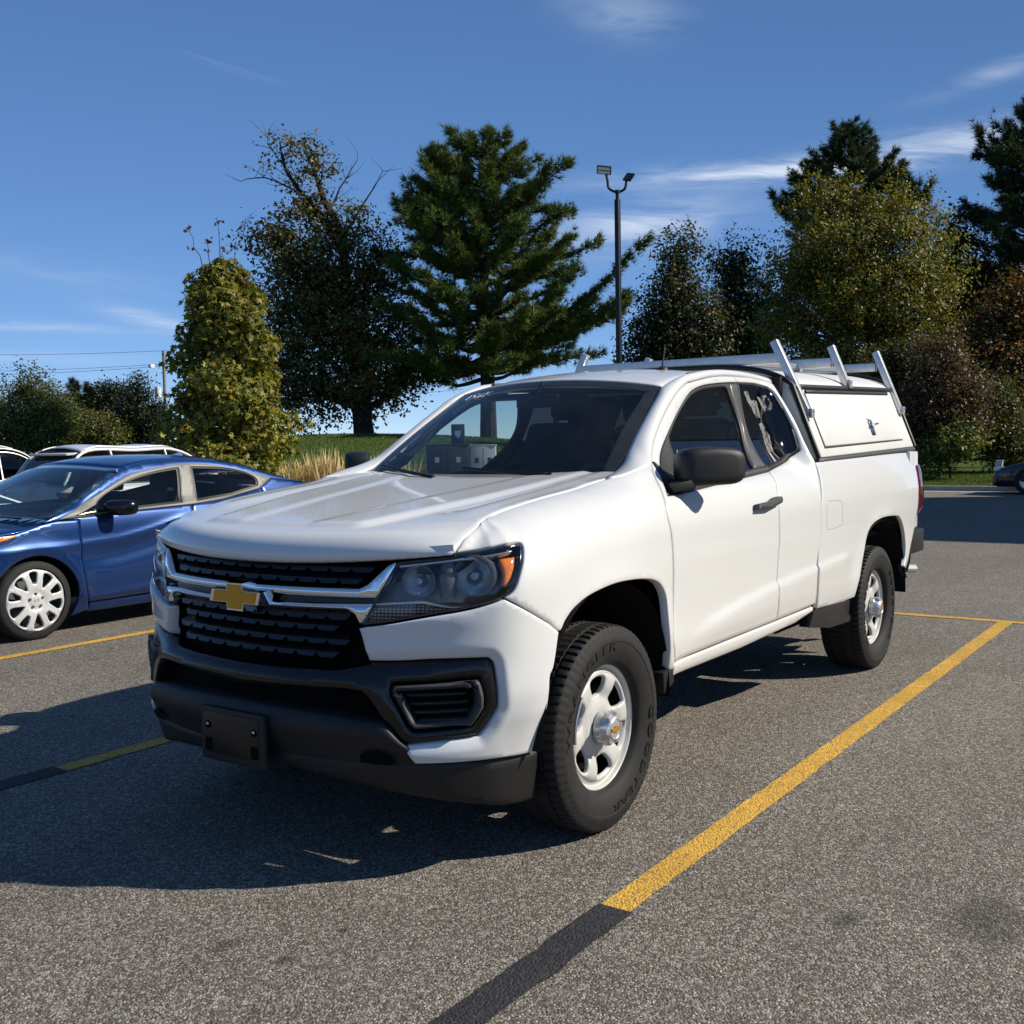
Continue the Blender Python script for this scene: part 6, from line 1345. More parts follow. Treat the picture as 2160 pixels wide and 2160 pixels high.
TREES = {
    'DECID': (44, [(-7.87,12.96,0.92,0.92),(-9.11,13.48,0.87,0.57),(-8.2,11.44,1.2,1.09),(-6.67,10.21,1.2,1.31),(-9.18,9.6,1.42,1.31),(-7.44,8.7,1.96,1.53),(-5.36,8.88,1.31,1.42),(-8.85,6.98,1.85,2.07),(-6.56,6.5,2.07,2.07),(-4.82,6.26,1.31,1.74),(-7.98,4.13,2.18,1.85),(-5.58,4.2,1.96,1.64),(-9.29,4.81,1.09,1.74),(-4.06,4.5,1.31,1.31)]),
    'DARK1': (52, [(8.22,10.25,1.29,1.42),(7.96,8.07,1.93,1.8),(7.06,5.89,1.8,1.67),(8.86,6.12,2.06,2.06),(8.35,4.07,2.58,1.29)]),
    'DARK2': (54, [(11.29,10.28,1.2,1.34),(11.48,8.14,1.87,2.01),(12.15,5.98,2.27,2.14),(11.08,4.13,2.68,1.61)]),
    'YMAPLE': (38, [(10.9,9.48,1.17,0.98),(11.94,9.65,0.94,0.94),(13.63,9.25,1.41,1.13),(14.48,8.67,0.94,0.94),(12.32,7.95,2.45,1.51),(10.62,7.42,1.6,1.32),(14.39,7.16,1.51,1.41),(12.69,6.25,2.64,1.32),(15.14,6.4,0.75,0.94),(10.06,5.54,1.41,1.04),(13.63,5.29,2.26,0.94),(11.19,4.21,2.07,0.94),(13.07,3.8,2.26,0.85),(9.68,6.49,0.85,1.13)]),
    'DARKR': (47, [(19.42,10.13,1.16,1.28),(19.42,8.04,1.75,1.86),(20.59,6.62,1.86,2.1),(19.19,5.48,2.1,2.1)]),
    'RUST': (36, [(16.75,5.2,1.07,1.43),(16.31,3.6,1.07,1.25),(17.2,3.23,0.98,1.61),(17.38,6.08,0.71,1.07),(15.77,4.68,0.8,1.07)]),
    'SHRUB1': (31, [(12.35,3.48,0.84,0.84),(12.66,2.71,1.0,0.77),(12.04,2.26,1.0,0.92),(12.97,1.93,0.84,0.77)]),
    'SHRUB2': (30.4, [(12.56,1.32,0.75,0.6),(12.11,0.88,0.53,0.45)]),
    'SHRUB3': (32, [(14.33,2.25,0.79,0.95),(14.65,1.14,0.79,0.71),(15.21,1.29,0.63,0.79)]),
    'SHRUB4': (33, [(12.25,2.81,0.74,1.47),(12.33,1.34,0.9,0.98),(11.84,3.47,0.65,0.98)]),
    'LEFT1': (46, [(-20.65,4.01,0.87,0.96),(-20.08,3.31,1.25,1.14),(-21.11,2.65,1.25,1.03),(-19.51,2.62,1.14,1.03),(-20.42,2.18,1.6,0.68)]),
    'LEFT2': (48, [(-22.86,2.95,0.95,1.07),(-23.69,3.44,1.43,1.43)]),
    'LEFT4': (52, [(-17.88,4.38,0.57,0.93),(-18.06,3.23,1.08,1.16),(-17.55,2.7,1.16,1.03),(-18.71,2.33,1.03,0.9)]),
    'LEFT5': (50, [(-18.61,2.06,0.79,0.5),(-19.47,2.45,0.99,0.87),(-20.47,2.34,0.87,0.74)]),
    'LROUND': (75, [(-28.47,5.19,0.97,0.97),(-27.43,5.1,1.11,1.11),(-27.91,4.25,1.34,0.97)]),
}
GT = 'trees on the lawn beyond the lot'; GS = 'shrubs along the far kerb'
def tr_(key): return TREES[key]
DK = [(0.031, 0.048, 0.017), (0.048, 0.067, 0.022), (0.077, 0.070, 0.028), (0.105, 0.063, 0.025)]
d, l = tr_('DECID')
broadleaf('broadleaf_tree', 'tall thinning broadleaf tree with rusty leaves and bare top branches', d, l, -6.02, .46, [(0.058, 0.081, 0.021), (0.098, 0.107, 0.029), (0.182, 0.111, 0.034), (0.260, 0.124, 0.036)], (.40, .30, .18, .12), .19, 42000, seed=2, group=GT, clump=.30, per=34, gap=.75, bare=(((-7.0, 9.4), (-5.0, 12.5), .07), ((-8.0, 11.4), (-10.7, 12.2), .05), ((-9.2, 9.4), (-11.0, 10.2), .04), ((-7.4, 10.4), (-6.0, 13.0), .05), ((-8.6, 12.4), (-9.6, 13.9), .03)))
d, l = tr_('DARK1'); broadleaf('broadleaf_tree', 'dark reddish green tree just behind the lamp post', d, l, 8.1, .28, DK, (.4, .3, .18, .12), .20, 30000, seed=5, group=GT, per=34, clump=.34, gap=.6)
d, l = tr_('DARK2'); broadleaf('broadleaf_tree', 'dark round tree between the lamp post tree and the yellowing maple', d, l, 11.5, .28, DK, (.42, .33, .15, .10), .20, 32000, seed=6, group=GT, per=34, clump=.34, gap=.6)
d, l = tr_('YMAPLE'); broadleaf('maple_tree', 'broad yellow green maple with orange tinged top above the topper', d, l, 12.9, .24, [(0.092, 0.112, 0.020), (0.155, 0.162, 0.029), (0.240, 0.205, 0.038), (0.300, 0.150, 0.040)], (.30, .40, .24, .06), .135, 60000, seed=8, group=GT, clump=.26, per=40, gap=.55, spike=.35)
d, l = tr_('DARKR'); broadleaf('broadleaf_tree', 'near black leafy tree between the maple and the right hand pine', d, l, 19.6, .25, [(0.027, 0.035, 0.016), (0.041, 0.046, 0.019), (0.068, 0.046, 0.022)], (0.675, 0.405, 0.270), .19, 26000, seed=9, group=GT, per=34, gap=.6)
d, l = tr_('RUST'); broadleaf('broadleaf_tree', 'small tree with orange rust autumn leaves above the navy car', d, l, 16.8, .14, [(0.061, 0.068, 0.022), (0.203, 0.088, 0.024), (0.297, 0.135, 0.030), (0.095, 0.054, 0.024)], (.45, .2, .12, .23), .14, 20000, seed=10, group=GT, per=30, clump=.24, gap=.6)
d, l = tr_('SHRUB1'); broadleaf('shrub', 'tall shrub with glossy reddish brown leaves behind the tail light', d, l, 12.4, .07, [(0.081, 0.051, 0.030), (0.115, 0.068, 0.041), (0.068, 0.074, 0.027), (0.162, 0.115, 0.068)], (.35, .3, .2, .15), .105, 22000, seed=11, group=GS, cat='shrub', per=34, spike=.2, clump=.2, z0=.12)
d, l = tr_('SHRUB2'); broadleaf('shrub', 'low bright green leafy shrub in front of the reddish shrub', d, l, 12.5, .05, [(0.081, 0.115, 0.024), (0.128, 0.162, 0.034), (0.189, 0.189, 0.041)], (0.540, 0.540, 0.270), .12, 5000, seed=12, group=GS, cat='shrub', per=16, clump=.16, z0=.12)
d, l = tr_('SHRUB3'); broadleaf('shrub', 'olive green shrub behind the grey utility pedestal', d, l, 14.6, .06, [(0.054, 0.074, 0.020), (0.095, 0.101, 0.027), (0.135, 0.095, 0.034)], (0.608, 0.472, 0.270), .11, 14000, seed=13, group=GS, cat='shrub', per=34, spike=.2, clump=.2, z0=.12)
d, l = tr_('SHRUB4'); broadleaf('shrub', 'dark green shrub beside the rear corner of the topper', d, l, 12.2, .07, [(0.030, 0.041, 0.016), (0.047, 0.057, 0.019)], (.6, .4), .13, 13000, seed=14, group=GS, cat='shrub', per=34, spike=.2, clump=.22, z0=.12)
GL = 'distant trees across the road'
d, l = tr_('LEFT1'); broadleaf('broadleaf_tree', 'sunlit olive green tree beyond the parked cars', d, l, -20.4, .14, [(0.074, 0.101, 0.027), (0.115, 0.135, 0.038), (0.162, 0.155, 0.047)], (0.540, 0.540, 0.270), .14, 20000, seed=21, group=GL, per=34, clump=.26, spike=.2, z0=0, gap=.4)
d, l = tr_('LEFT2'); broadleaf('broadleaf_tree', 'darker small tree at the edge beside the sunlit olive tree', d, l, -23.0, .12, [(0.047, 0.068, 0.024), (0.081, 0.095, 0.027)], (.6, .4), .14, 9000, seed=22, group=GL, per=34, clump=.26, spike=.2, z0=0)
d, l = tr_('LEFT4'); broadleaf('broadleaf_tree', 'dark upright pear shaped tree beside the utility pole', d, l, -18.0, .12, [(0.019, 0.030, 0.014), (0.030, 0.043, 0.016)], (.6, .4), .14, 17000, seed=23, group=GL, per=34, clump=.26, spike=.2, z0=0)
d, l = tr_('LEFT5'); broadleaf('shrub', 'low mixed green and yellow shrubs under the distant trees', d, l, -19.3, .08, [(0.068, 0.081, 0.022), (0.149, 0.162, 0.030), (0.095, 0.081, 0.027)], (0.608, 0.472, 0.270), .14, 12000, seed=24, group=GL, cat='shrub', per=20, clump=.25, z0=0)
d, l = tr_('LROUND'); broadleaf('pine_tree', 'distant flat topped round pine between the two upright trees', d, l, -27.9, .15, [(0.024, 0.038, 0.019), (0.041, 0.054, 0.024)], (.6, .4), .22, 9000, seed=25, group=GL, per=18, clump=.3, z0=0, gap=.6)
# columnar maple at the edge of the lot
def column_maple():
    rs = np.random.RandomState(31); dep, bl = 22.0, -5.80; b = from_cam(bl, dep); zb = .11
    root = tag(empty('maple_tree', (b[0], b[1], zb)), 'narrow golden green maple rising behind the blue sedan', 'tree', GT)
    mb = MB(); tk = np.array([(b[0], b[1], zb-.1), (b[0], b[1], .6), (b[0]+.04, b[1], 2.0), (b[0]-.03, b[1]+.05, 3.6), (b[0], b[1], 5.0)]); mb.tube(catmull(tk, 4), np.linspace(.085, .018, 17), 8, cap=False); mb.build('trunk', M['bark'], root, smooth=True)
    pz = np.array([.85, 1.05, 1.5, 1.95, 2.5, 3.05, 3.6, 4.1, 4.6, 5.0, 5.25]); pl = np.array([-.50, -.95, -1.15, -1.18, -1.02, -.90, -.84, -.80, -.66, -.42, -.10]); pr = np.array([.75, 1.08, 1.20, 1.18, 1.05, .95, .90, .84, .68, .38, .08])
    n = 8200; z = rs.uniform(.85, 5.22, n*2); a = rs.uniform(0, 2*np.pi, n*2); L_ = np.interp(z, pz, pl); R_ = np.interp(z, pz, pr); lump = 1+.17*np.sin(z*4.1+a*2)+.13*np.sin(z*7.7-a*3)+.08*np.sin(a*5+z*3)+rs.exponential(.05, len(z))
    w_ = np.where(np.cos(a) > 0, R_, -L_)*lump; r = np.sqrt(rs.uniform(.12, 1, n*2)); k = rs.rand(n*2) < w_/1.25; z, a, w_, r, lump = z[k], a[k], w_[k], r[k], lump[k]
    C = np.stack([b[0]+_R2[0]*np.cos(a)*w_*r+_F2[0]*np.sin(a)*w_*r*.95, b[1]+_R2[1]*np.cos(a)*w_*r+_F2[1]*np.sin(a)*w_*r*.95, z+rs.randn(len(z))*.05], 1)
    out_ = unit(C-np.array((b[0], b[1], 0))*np.array((1, 1, 0))-np.stack([0*z, 0*z, z-.25], 1))
    tone = (1+.22*np.sin(z*5+a*3))[:, None]
    leaf_mesh('crown', C, .155, 'maple', palette([(.12, .145, .022), (.19, .20, .028), (.29, .245, .036), (.32, .15, .04)], len(C), rs, (.34, .40, .23, .03))*tone, root, rs, out_, droop=.7)
    mb = MB()
    for _ in range(46):
        zz = rs.uniform(.9, 4.7); aa = rs.uniform(0, 6.28); ww = np.interp(zz+.5, pz, pr)*.85; limb(mb, (b[0], b[1], zz), (b[0]+np.cos(aa)*ww, b[1]+np.sin(aa)*ww, zz+.6), .02, .005, rs, 0, 5, 4)
    sp = [(-.68, 5.86), (-.06, 6.0), (-.30, 5.6), (.26, 5.54), (.02, 5.45)]; SL = []
    for la, zz in sp:
        q = from_cam(bl+la, dep, zz); p = from_cam(bl+la*.45, dep, 4.7); pts = limb(mb, p, q, .014, .005, rs, 0, 8, 5)
        SL.append(pts[-1]+rs.randn(7, 3)*.05); SL.append(pts[5]+rs.randn(3, 3)*.05)
    mb.build('branches', M['bark'], root); SL = np.vstack(SL)
    leaf_mesh('shoot_leaves', SL, .10, 'maple', palette([(.10, .035, .02), (.14, .06, .025)], len(SL), rs), root, rs)
column_maple()
# pines: whorled limbs carrying tufts of needles
def needle_mesh(name, C, D, size, cols, parent, rs, per=13):
    n = len(C); k = n*per; d0 = np.repeat(unit(D), per, 0); v = unit(d0*1.0+rs.randn(k, 3)*.62+np.array((0, 0, .12))); L = np.repeat(size*rs.uniform(.7, 1.2, n), per)*rs.uniform(.7, 1.1, k); c0 = np.repeat(C, per, 0)
    s = unit(np.cross(v, rs.randn(k, 3)))*(.013+.05*0)*np.ones((k, 1))*1.15
    P = np.zeros((k, 3, 3)); P[:, 0] = c0-s; P[:, 1] = c0+s; P[:, 2] = c0+v*L[:, None]
    o = mobj(name, P.reshape(-1, 3), np.arange(3*k).reshape(-1, 3), M['needle'], parent, False); setcol(o, np.repeat(np.repeat(cols, per, 0), 3, 0)); return o
def pine(label, dep, bl, zb, ztop, envL, envR, r0, seed, z_first, cols, w, dens=1.0, lead=(), up=.18, tuft=.34, group=GT, spread=1.0):
    """envL / envR: (z, reach) lists for the two sides"""
    rs = np.random.RandomState(seed); b = from_cam(bl, dep); root = tag(empty('pine_tree', (b[0], b[1], zb)), label, 'tree', group)
    mb = MB(); tk = [(b[0], b[1], zb-.1)]+[(b[0]+rs.randn()*.05, b[1]+rs.randn()*.05, zb+(ztop-zb)*q) for q in (.2, .4, .6, .8)]+[(b[0], b[1], ztop)]; cc = catmull(tk, 5); mb.tube(cc, np.linspace(r0, .03, len(cc)), 10, cap=False); mb.build('trunk', M['bark'], root, smooth=True)
    mb = MB(); C, D, T_ = [], [], []
    eL = np.array(envL); eR = np.array(envR); z = z_first
    stems = [(np.array(b[:2]), z_first, ztop, 1.0)]+[(from_cam(l_, dep)[:2], za, zt, .55) for l_, za, zt in lead]
    for (xy, za, zt, sc) in stems:
        z = za
        if sc < 1: limb(mb, (b[0], b[1], za-.6), (xy[0], xy[1], za+.3), .10, .08, rs); limb(mb, (xy[0], xy[1], za+.3), (xy[0], xy[1], zt), .08, .02, rs)
        while z < zt-.1:
            nb = rs.randint(5, 8); a0 = rs.uniform(0, 6.28)
            for j in range(nb):
                a = a0+2*np.pi*j/nb+rs.uniform(-.35, .35); ca = np.cos(a); reach = (np.interp(z, eR[:, 0], eR[:, 1]) if ca > 0 else np.interp(z, eL[:, 0], eL[:, 1])); side_ = .55+.45*abs(ca)
                if sc < 1: reach = min(reach, (zt-z)*.55+.25)
                Lb = reach*side_*rs.uniform(.70, 1.12)*spread
                if Lb < .15: Lb = .15
                zj = z+rs.uniform(-.28, .28); Lb *= 1+.22*np.sin(a*3+zj*1.9+seed); hf = (zj-z_first)/(ztop-z_first); dv = np.append(_R2*ca+_F2*np.sin(a), up-.12+.42*hf+rs.uniform(-.18, .22)); q = np.array((xy[0], xy[1], zj))+dv*Lb; q[2] += .10*Lb
                pts = limb(mb, (xy[0], xy[1], min(zj, zt)), q, max(.018, .028*Lb), .008, rs, -.10, 9, 5)
                n_ = max(5, int(Lb*17*dens))
                for _ in range(n_):
                    t_ = rs.uniform(.28, 1)**.8; i_ = t_*8; k_ = min(int(i_), 7); p = pts[k_]*(1-(i_-k_))+pts[k_+1]*(i_-k_); sd = unit(np.append(np.array((-dv[1], dv[0]))*rs.uniform(-1, 1)+dv[:2]*.5, rs.uniform(-.05, .75))); ln = rs.uniform(.1, .42)*min(1, Lb*.5)*(1.15-t_*.5)
                    e = p+sd*ln
                    if rs.rand() < .22: limb(mb, p, e, .008, .004, rs, 0, 3, 3)
                    for f_ in (.45, 1.0): C.append(p+sd*ln*f_+rs.randn(3)*np.array((.05, .05, .10))); D.append(sd+dv*.35); T_.append(.8+.4*rs.rand())
                C.append(pts[-1]); D.append(dv); T_.append(1.2)
            z += rs.uniform(.26, .40)
        C.append(np.array((xy[0], xy[1], zt))); D.append(np.array((0, 0, 1.))); T_.append(1.)
    mb.build('branches', M['bark'], root); C = np.array(C); D = np.array(D)
    needle_mesh('crown', C, D, tuft, palette(cols, len(C), rs, w)*np.array(T_)[:, None], root, rs); return root
PC = [(0.056, 0.101, 0.025), (0.105, 0.147, 0.028), (0.182, 0.196, 0.039)]
pine('large spreading pine with open trunk rising over the cab roof', 43, -.90, 1.2, 13.7, [(4.2, 4.2), (5.7, 4.4), (7.2, 4.0), (8.7, 3.8), (10.2, 3.3), (11.7, 2.2), (12.9, .9), (13.7, .15)], [(4.2, 5.2), (5.2, 5.9), (6.2, 5.6), (7.3, 4.3), (9.0, 3.6), (10.3, 2.8), (11.8, 2.0), (13.1, .7), (13.7, .15)], .36, 41, 4.3, PC, (.45, .37, .18), dens=1.25, lead=((-2.55, 9.6, 12.9),), tuft=.33)
pine('dark pine standing behind the yellow green maple', 54, 16.97, .2, 16.9, [(4, 3.6), (9, 3.2), (12, 2.6), (14.3, 1.7), (15.6, 1.1), (16.9, .2)], [(4, 3.6), (9, 3.2), (12, 2.8), (14.5, 1.8), (15.6, 1.1), (16.9, .2)], .3, 42, 6.0, [(0.030, 0.054, 0.024), (0.046, 0.070, 0.027), (0.068, 0.081, 0.027)], (0.675, 0.472, 0.203), dens=1.1, lead=((14.6, 12.0, 14.3), (19.2, 12.2, 14.8)), up=.35, tuft=.36)
pine('tall dark pine at the far edge beyond the rust coloured tree', 46, 22.4, .2, 15.6, [(4, 3.2), (8, 2.9), (10, 2.6), (12.2, 2.4), (14, 1.2), (15.6, .2)], [(4, 3.4), (9, 3.0), (12, 2.4), (14, 1.2), (15.6, .2)], .3, 43, 5.0, [(0.030, 0.054, 0.024), (0.049, 0.073, 0.027), (0.068, 0.081, 0.027)], (0.675, 0.472, 0.203), dens=1.1, up=.22, tuft=.34)
def spruce(label, lat, top, dep, wd, seed):
    pine(label, dep, lat, 0, top, [(1.5, wd), (top*.6, wd*.6), (top, .1)], [(1.5, wd), (top*.6, wd*.6), (top, .1)], .12, seed, 1.4, [(.02, .03, .016), (.032, .042, .02)], (.6, .4), dens=1.3, up=-.05, tuft=.42, group=GL)
spruce('distant pointed spruce left of the round pine', -30.4, 6.4, 75, 1.6, 51)
spruce('distant slim spruce close to the round pine', -29.0, 6.0, 74, .9, 52)
# far wood closing the view behind the right hand trees
rs = np.random.RandomState(77); n = 26000
la = rs.uniform(5.0, 34.0, n); hh = 5.2+1.3*np.sin(la*.8)+.9*np.sin(la*2.3+1); zz = rs.uniform(0, 1, n)**.8*hh; dd = 60+rs.uniform(-2.5, 2.5, n)
C = np.column_stack([_O2[None]+_F2[None]*dd[:, None]+_R2[None]*la[:, None], zz])
tag(leaf_mesh('wood', C, .34, 'oval', palette([(.016, .022, .010), (.024, .030, .012), (.035, .028, .014)], n, rs, (.5, .35, .15)), None, rs), 'dark mass of far woodland behind the trees', 'wood', kind='stuff')
n = 9000; la = rs.uniform(-60, -27.5, n); hh = 2.4+.7*np.sin(la*.5)+.5*np.sin(la*1.7); zz = rs.uniform(0, 1, n)**.8*hh; dd = 95+rs.uniform(-2, 2, n)
C = np.column_stack([_O2[None]+_F2[None]*dd[:, None]+_R2[None]*la[:, None], zz])
tag(leaf_mesh('wood', C, .5, 'oval', palette([(.03, .042, .016), (.045, .055, .02)], n, rs, (.6, .4)), None, rs), 'low far belt of trees along the horizon', 'wood', kind='stuff')
# ornamental grass clumps, tall straw coloured plumes
def feather_grass(lat, dep, label, seed, n=150, h=1.25):
    rs = np.random.RandomState(seed); b = from_cam(lat, dep); zb = float(hill(b[0], b[1])); root = tag(empty('ornamental_grass', (b[0], b[1], zb)), label, 'grass', 'straw coloured ornamental grasses on the mound')
    P, F, Cc = [], [], []
    mbv = []
    k = 0
    for i in range(n):
        p = np.array((b[0], b[1], zb-.02))+np.append(rs.randn(2)*.14, 0); lean = np.append(rs.randn(2)*.16, 0); H_ = h*rs.uniform(.6, 1.05); w = .012
        an = rs.uniform(0, 6.28); s = np.array((math.cos(an), math.sin(an), 0))*w
        q = [p+lean*0, p+lean*.35+np.array((0, 0, H_*.5)), p+lean*.7+np.array((0, 0, H_*.75)), p+lean+np.array((0, 0, H_))]
        for a_, ww in zip(q, (.5, .5, 1.6, .2)): mbv += [a_-s*ww, a_+s*ww]
        F += [(k, k+1, k+3, k+2), (k+2, k+3, k+5, k+4), (k+4, k+5, k+7, k+6)]; k += 8; Cc += [np.array((.62, .50, .28))*rs.uniform(.75, 1.25)]*8
    o = mobj('blades', np.array(mbv), F, M['leaf'], root, False); setcol(o, np.array(Cc))
rs = np.random.RandomState(9)
for i, (la, dp) in enumerate(((-4.55, 22.2), (-4.15, 22.6), (-3.85, 22.1), (-3.45, 22.5), (-3.1, 22.3), (-2.7, 22.7), (-5.0, 22.9), (-2.3, 22.4))):
    feather_grass(la, dp, 'tuft of tall straw coloured feather grass in front of the mound', 60+i, h=[1.05, 1.15, 1.3, 1.1, 1.15, 1.1, .8, 1.1][i])
# ================================================================ poles, pedestal, buildings
b = from_cam(3.05, 30); lp = tag(empty('lamp_post', (b[0], b[1], 0)), 'black square lamp post with two floodlights on a curved bracket', 'lamp post')
mb = MB(); mb.box((b[0], b[1], 4.1), (.13, .13, 8.0)); mb.build('pole', M['pole_black'], lp, bevel=.012)
mb = MB(); mb.lathe([(.001, .7), (.26, .7), (.27, .65), (.27, 0)], 20, 'z', (b[0], b[1], 0)); mb.build('footing', M['concrete'], lp, smooth=True, angle=40)
mb = MB(); mb.lathe([(.05, 0), (.05, .22), (.075, .22), (.075, .30), (.001, .31)], 14, 'z', (b[0], b[1], 8.05)); mb.build('tenon', M['pole_black'], lp, smooth=True, angle=40)
R3 = np.append(_R2, 0)
for sgn, pts, c, rot in ((-1, [(0, 8.30), (-.12, 8.33), (-.24, 8.42), (-.27, 8.62), (-.30, 8.78)], (-.36, 8.90), .25), (1, [(0, 8.30), (.10, 8.32), (.20, 8.38), (.24, 8.50), (.25, 8.62)], (.32, 8.70), -.35)):
    mb = MB(); mb.tube(catmull([np.append(b[:2], 0)+R3*l_+np.array((0, 0, z_)) for l_, z_ in pts], 5), .035, 8); arm = mb.build('bracket_arm', M['pole_black'], lp, smooth=True)
    ctr_ = np.append(b[:2], 0)+R3*c[0]+np.array((0, 0, c[1])); f3 = -np.append(_F2, 0)
    if sgn < 0: nrm = unit(f3*.75+np.array((0, 0, -.60))-R3*.25)
    else: nrm = unit(R3*.70+np.array((0, 0, -.50))-f3*.45)
    u3 = unit(np.cross(nrm, R3 if sgn < 0 else f3)); r3 = np.cross(u3, nrm); B_ = np.stack([r3, u3, nrm], 1)
    mb = MB(); mb.box(ctr_, (.40, .24, .06), B_); hd_ = mb.build('floodlight', M['pole_black'], lp, bevel=.012)
    for q in (-.055, .055):
        mb = MB(); mb.box(ctr_+nrm*.032+u3*q, (.34, .085, .006), B_); mb.build('led_panel', M['led'], hd_)
b = from_cam(-27.3, 85); up_ = tag(empty('utility_pole', (b[0], b[1], 0)), 'wooden utility pole with transformer and street lamp arm in the distance', 'utility pole')
mb = MB(); mb.tube([(b[0], b[1], -.2), (b[0], b[1], 9.25)], [.17, .11], 10); mb.build('pole', M['wood_pole'], up_, smooth=True, angle=40)
mb = MB(); mb.lathe([(.001, .9), (.24, .88), (.26, .8), (.26, .05), (.2, 0), (.001, 0)], 16, 'z', tuple(from_cam(-27.78, 84.9, 5.45))); mb.tube([from_cam(-27.78, 84.9, 6.3), from_cam(-27.78, 84.9, 6.65)], .05, 6); mb.build('transformer', M['far_white'], up_, smooth=True, angle=40)
mb = MB(); mb.bar(from_cam(-27.6, 84.9, 8.1), from_cam(-26.95, 84.9, 8.25), .08, .10); mb.build('cross_arm', M['wood_pole'], up_)
mb = MB(); mb.tube([from_cam(-27.3, 85, 7.4), from_cam(-27.8, 84.8, 7.75), from_cam(-28.05, 84.7, 7.95)], .03, 6); mb.box(from_cam(-28.15, 84.6, 8.02), (.34, .34, .26)); mb.build('lamp_head', M['far_white'], up_, bevel=.05)
mb = MB(); mb.tube([from_cam(-27.25, 85, 4.7), from_cam(-26.6, 84.8, 6.0), from_cam(-26.1, 84.7, 6.35), from_cam(-25.7, 84.6, 6.4)], .045, 6); mb.build('street_lamp_arm', M['galvanised'], up_, smooth=True)
mb = MB(); mb.tube([from_cam(-27.5, 84.9, 8.2), from_cam(-27.9, 84.9, 7.4), from_cam(-27.95, 84.9, 6.6)], .012, 4); mb.build('drop_lead', M['wire'], up_)
for i, (za, zb_, zc__) in enumerate(((9.75, 9.25, 9.3), (8.15, 8.2, 8.3), (7.62, 8.05, 7.9), (5.4, 5.7, 5.9))):
    mb = MB(); t_ = np.linspace(0, 1, 14); A_ = from_cam(-60, 87, za+.6); B_ = from_cam(-27.3, 85, zb_); D_ = from_cam(-4, 92, zc__+.3)
    for p_, q_ in ((A_, B_), (B_, D_)): mb.tube(np.array([p_+(q_-p_)*k_-np.array((0, 0, .5*4*k_*(1-k_))) for k_ in t_]), .014, 4)
    mb.build('overhead_wire', M['wire'], up_)
b = from_cam(13.25, 29.2); pd = tag(empty('utility_pedestal', (b[0], b[1], .1)), 'leaning grey utility pedestal in the grass by the shrubs', 'pedestal')
mb = MB(); mb.bar((b[0], b[1], .05), (b[0]-.05, b[1]+.06, .72), .17, .17, up=(1, 0, 0)); mb.build('post', M['galvanised'], pd, bevel=.012); mb = MB(); mb.box((b[0]-.05, b[1]+.06, .735), (.19, .19, .03)); mb.build('cap', M['galvanised'], pd, bevel=.008)
# dealership block beside the lot: its shade lies across the far lane
def block(name, label, x0, x1, y0, y1, H, cat='building'):
    root = tag(empty(name, ((x0+x1)/2, (y0+y1)/2, 0)), label, cat)
    mb = MB(); mb.box(((x0+x1)/2, (y0+y1)/2, H/2), (x1-x0, y1-y0, H)); mb.build('wall', M['wall_cream'], root, bevel=.02)
    mb = MB(); mb.box(((x0+x1)/2, (y0+y1)/2, H+.12), (x1-x0+.3, y1-y0+.3, .24)); mb.build('parapet', M['roof_grey'], root, bevel=.02)
    for k in range(int((y1-y0)/4)):
        mb = MB(); mb.box((x1+.02, y0+2+4*k, 1.9), (.06, 2.6, 2.2)); w_ = mb.build('window', M['dark_glass'], root)
    for k in range(int((x1-x0)/4)):
        mb = MB(); mb.box((x0+2+4*k, y0-.02, 1.9), (2.6, .06, 2.2)); mb.build('window', M['dark_glass'], root)
block('building', 'cream commercial building beside the lot with a dark parapet', -29.6, -19.6, 7.2, 40, 10.0)
block('building', 'pale shed far beyond the lot cars', *(lambda p: (p[0]-16, p[0]+4, p[1]-9, p[1]+3))(from_cam(-52, 96)), 3.4)
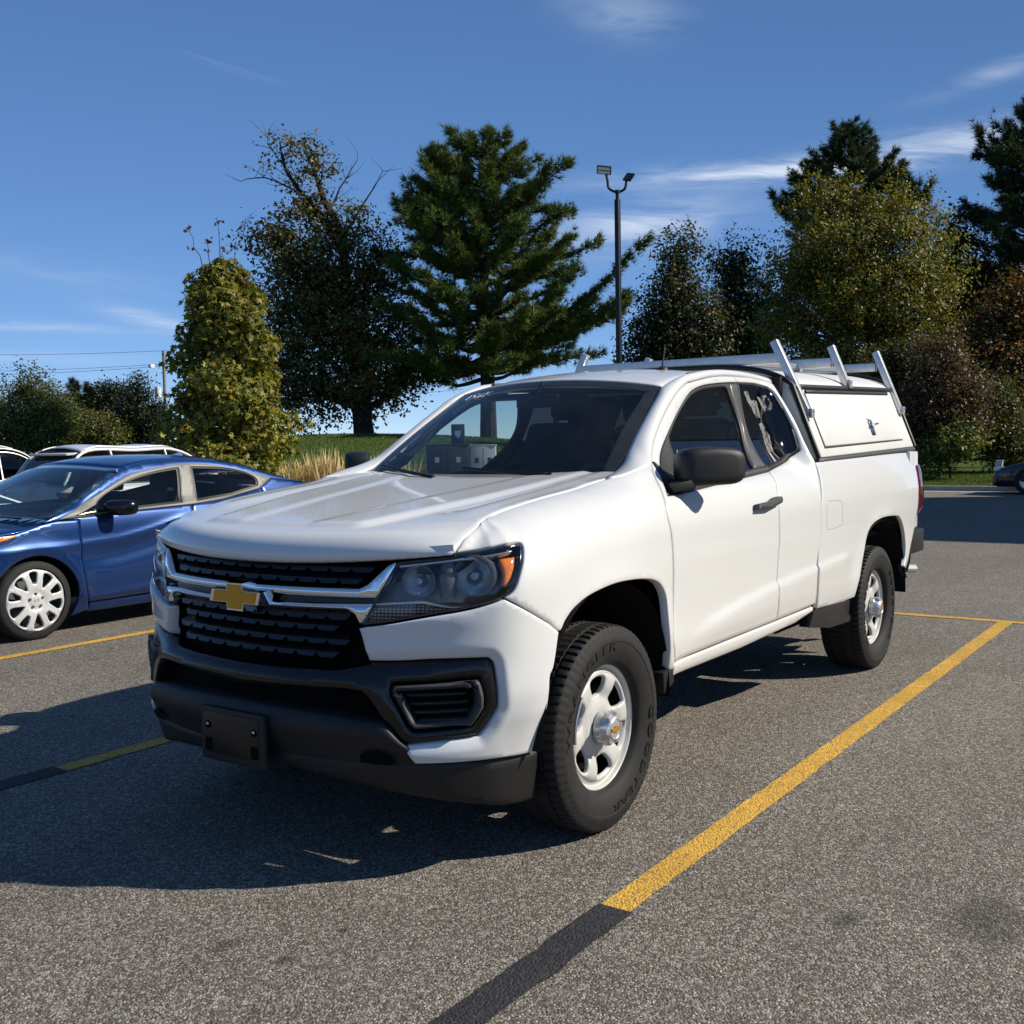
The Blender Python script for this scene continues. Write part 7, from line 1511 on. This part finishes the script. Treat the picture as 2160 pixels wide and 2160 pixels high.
# pad mounted equipment on the lawn edge, seen through the cab
def cabinet(name, label, lat, dep, w, d, top, mat, door=True):
    b = from_cam(lat, dep); zb = float(hill(b[0], b[1])); root = tag(empty(name, (b[0], b[1], zb)), label, 'cabinet'); Bq = np.stack([np.append(_R2, 0), -np.append(_F2, 0), np.array((0, 0, 1.))], 1)
    mb = MB(); mb.box((b[0], b[1], (zb+top)/2), (w, d, top-zb), Bq); mb.build('housing', mat, root, bevel=.02)
    mb = MB(); mb.box((b[0], b[1], zb+.02), (w+.2, d+.2, .1), Bq); mb.build('pad', M['concrete'], root, bevel=.01)
    mb = MB(); mb.box((b[0], b[1], top+.012), (w+.04, d+.04, .03), Bq); mb.build('lid', mat, root, bevel=.01)
    f = -np.append(_F2, 0)*(d/2+.003); r = np.append(_R2, 0)
    for k in (-.25, .25):
        mb = MB(); mb.box(np.array((b[0], b[1], top-.35))+f+r*w*k, (.10, .012, .13), Bq); mb.build('notice', M['far_white'] if name == 'electrical_cabinet' else M['lamp_dark'], root)
    mb = MB(); mb.box(np.array((b[0], b[1], (zb+top)/2))+f, (.012, .012, top-zb-.1), Bq); mb.build('door_seam', M['seal_black'], root)
cabinet('electrical_cabinet', 'dark grey electrical cabinet on the lawn edge seen through the windshield', -1.52, 26.0, 1.02, .8, 1.41, M['cabinet_dark'])
cabinet('equipment_cabinet', 'pale equipment cabinet beside the dark one seen through the windshield', -.68, 26.2, .62, .7, 1.38, M['far_white'])
b = from_cam(-1.35, 27.4); zb = float(hill(b[0], b[1])); mp_ = tag(empty('meter_post', (b[0], b[1], zb)), 'grey meter post with a shield badge behind the electrical cabinets', 'post'); Bq = np.stack([np.append(_R2, 0), -np.append(_F2, 0), np.array((0, 0, 1.))], 1)
mb = MB(); mb.box((b[0], b[1], zb+.9), (.10, .10, 1.9-zb), Bq); mb.build('post', M['galvanised'], mp_); mb = MB(); mb.box((b[0], b[1], 1.68), (.34, .14, .52), Bq); bx_ = mb.build('meter_box', M['cabinet_dark'], mp_, bevel=.02)
sh = np.array([(-.08, .07), (.08, .07), (.08, -.02), (.05, -.08), (0, -.11), (-.05, -.08), (-.08, -.02)]); f = np.array((b[0], b[1], 1.70))-np.append(_F2, 0)*.074; r = np.append(_R2, 0)
mobj('badge', np.array([f+r*p[0]+np.array((0, 0, p[1])) for p in sh]), [tuple(range(7))], M['far_white'], bx_, False)
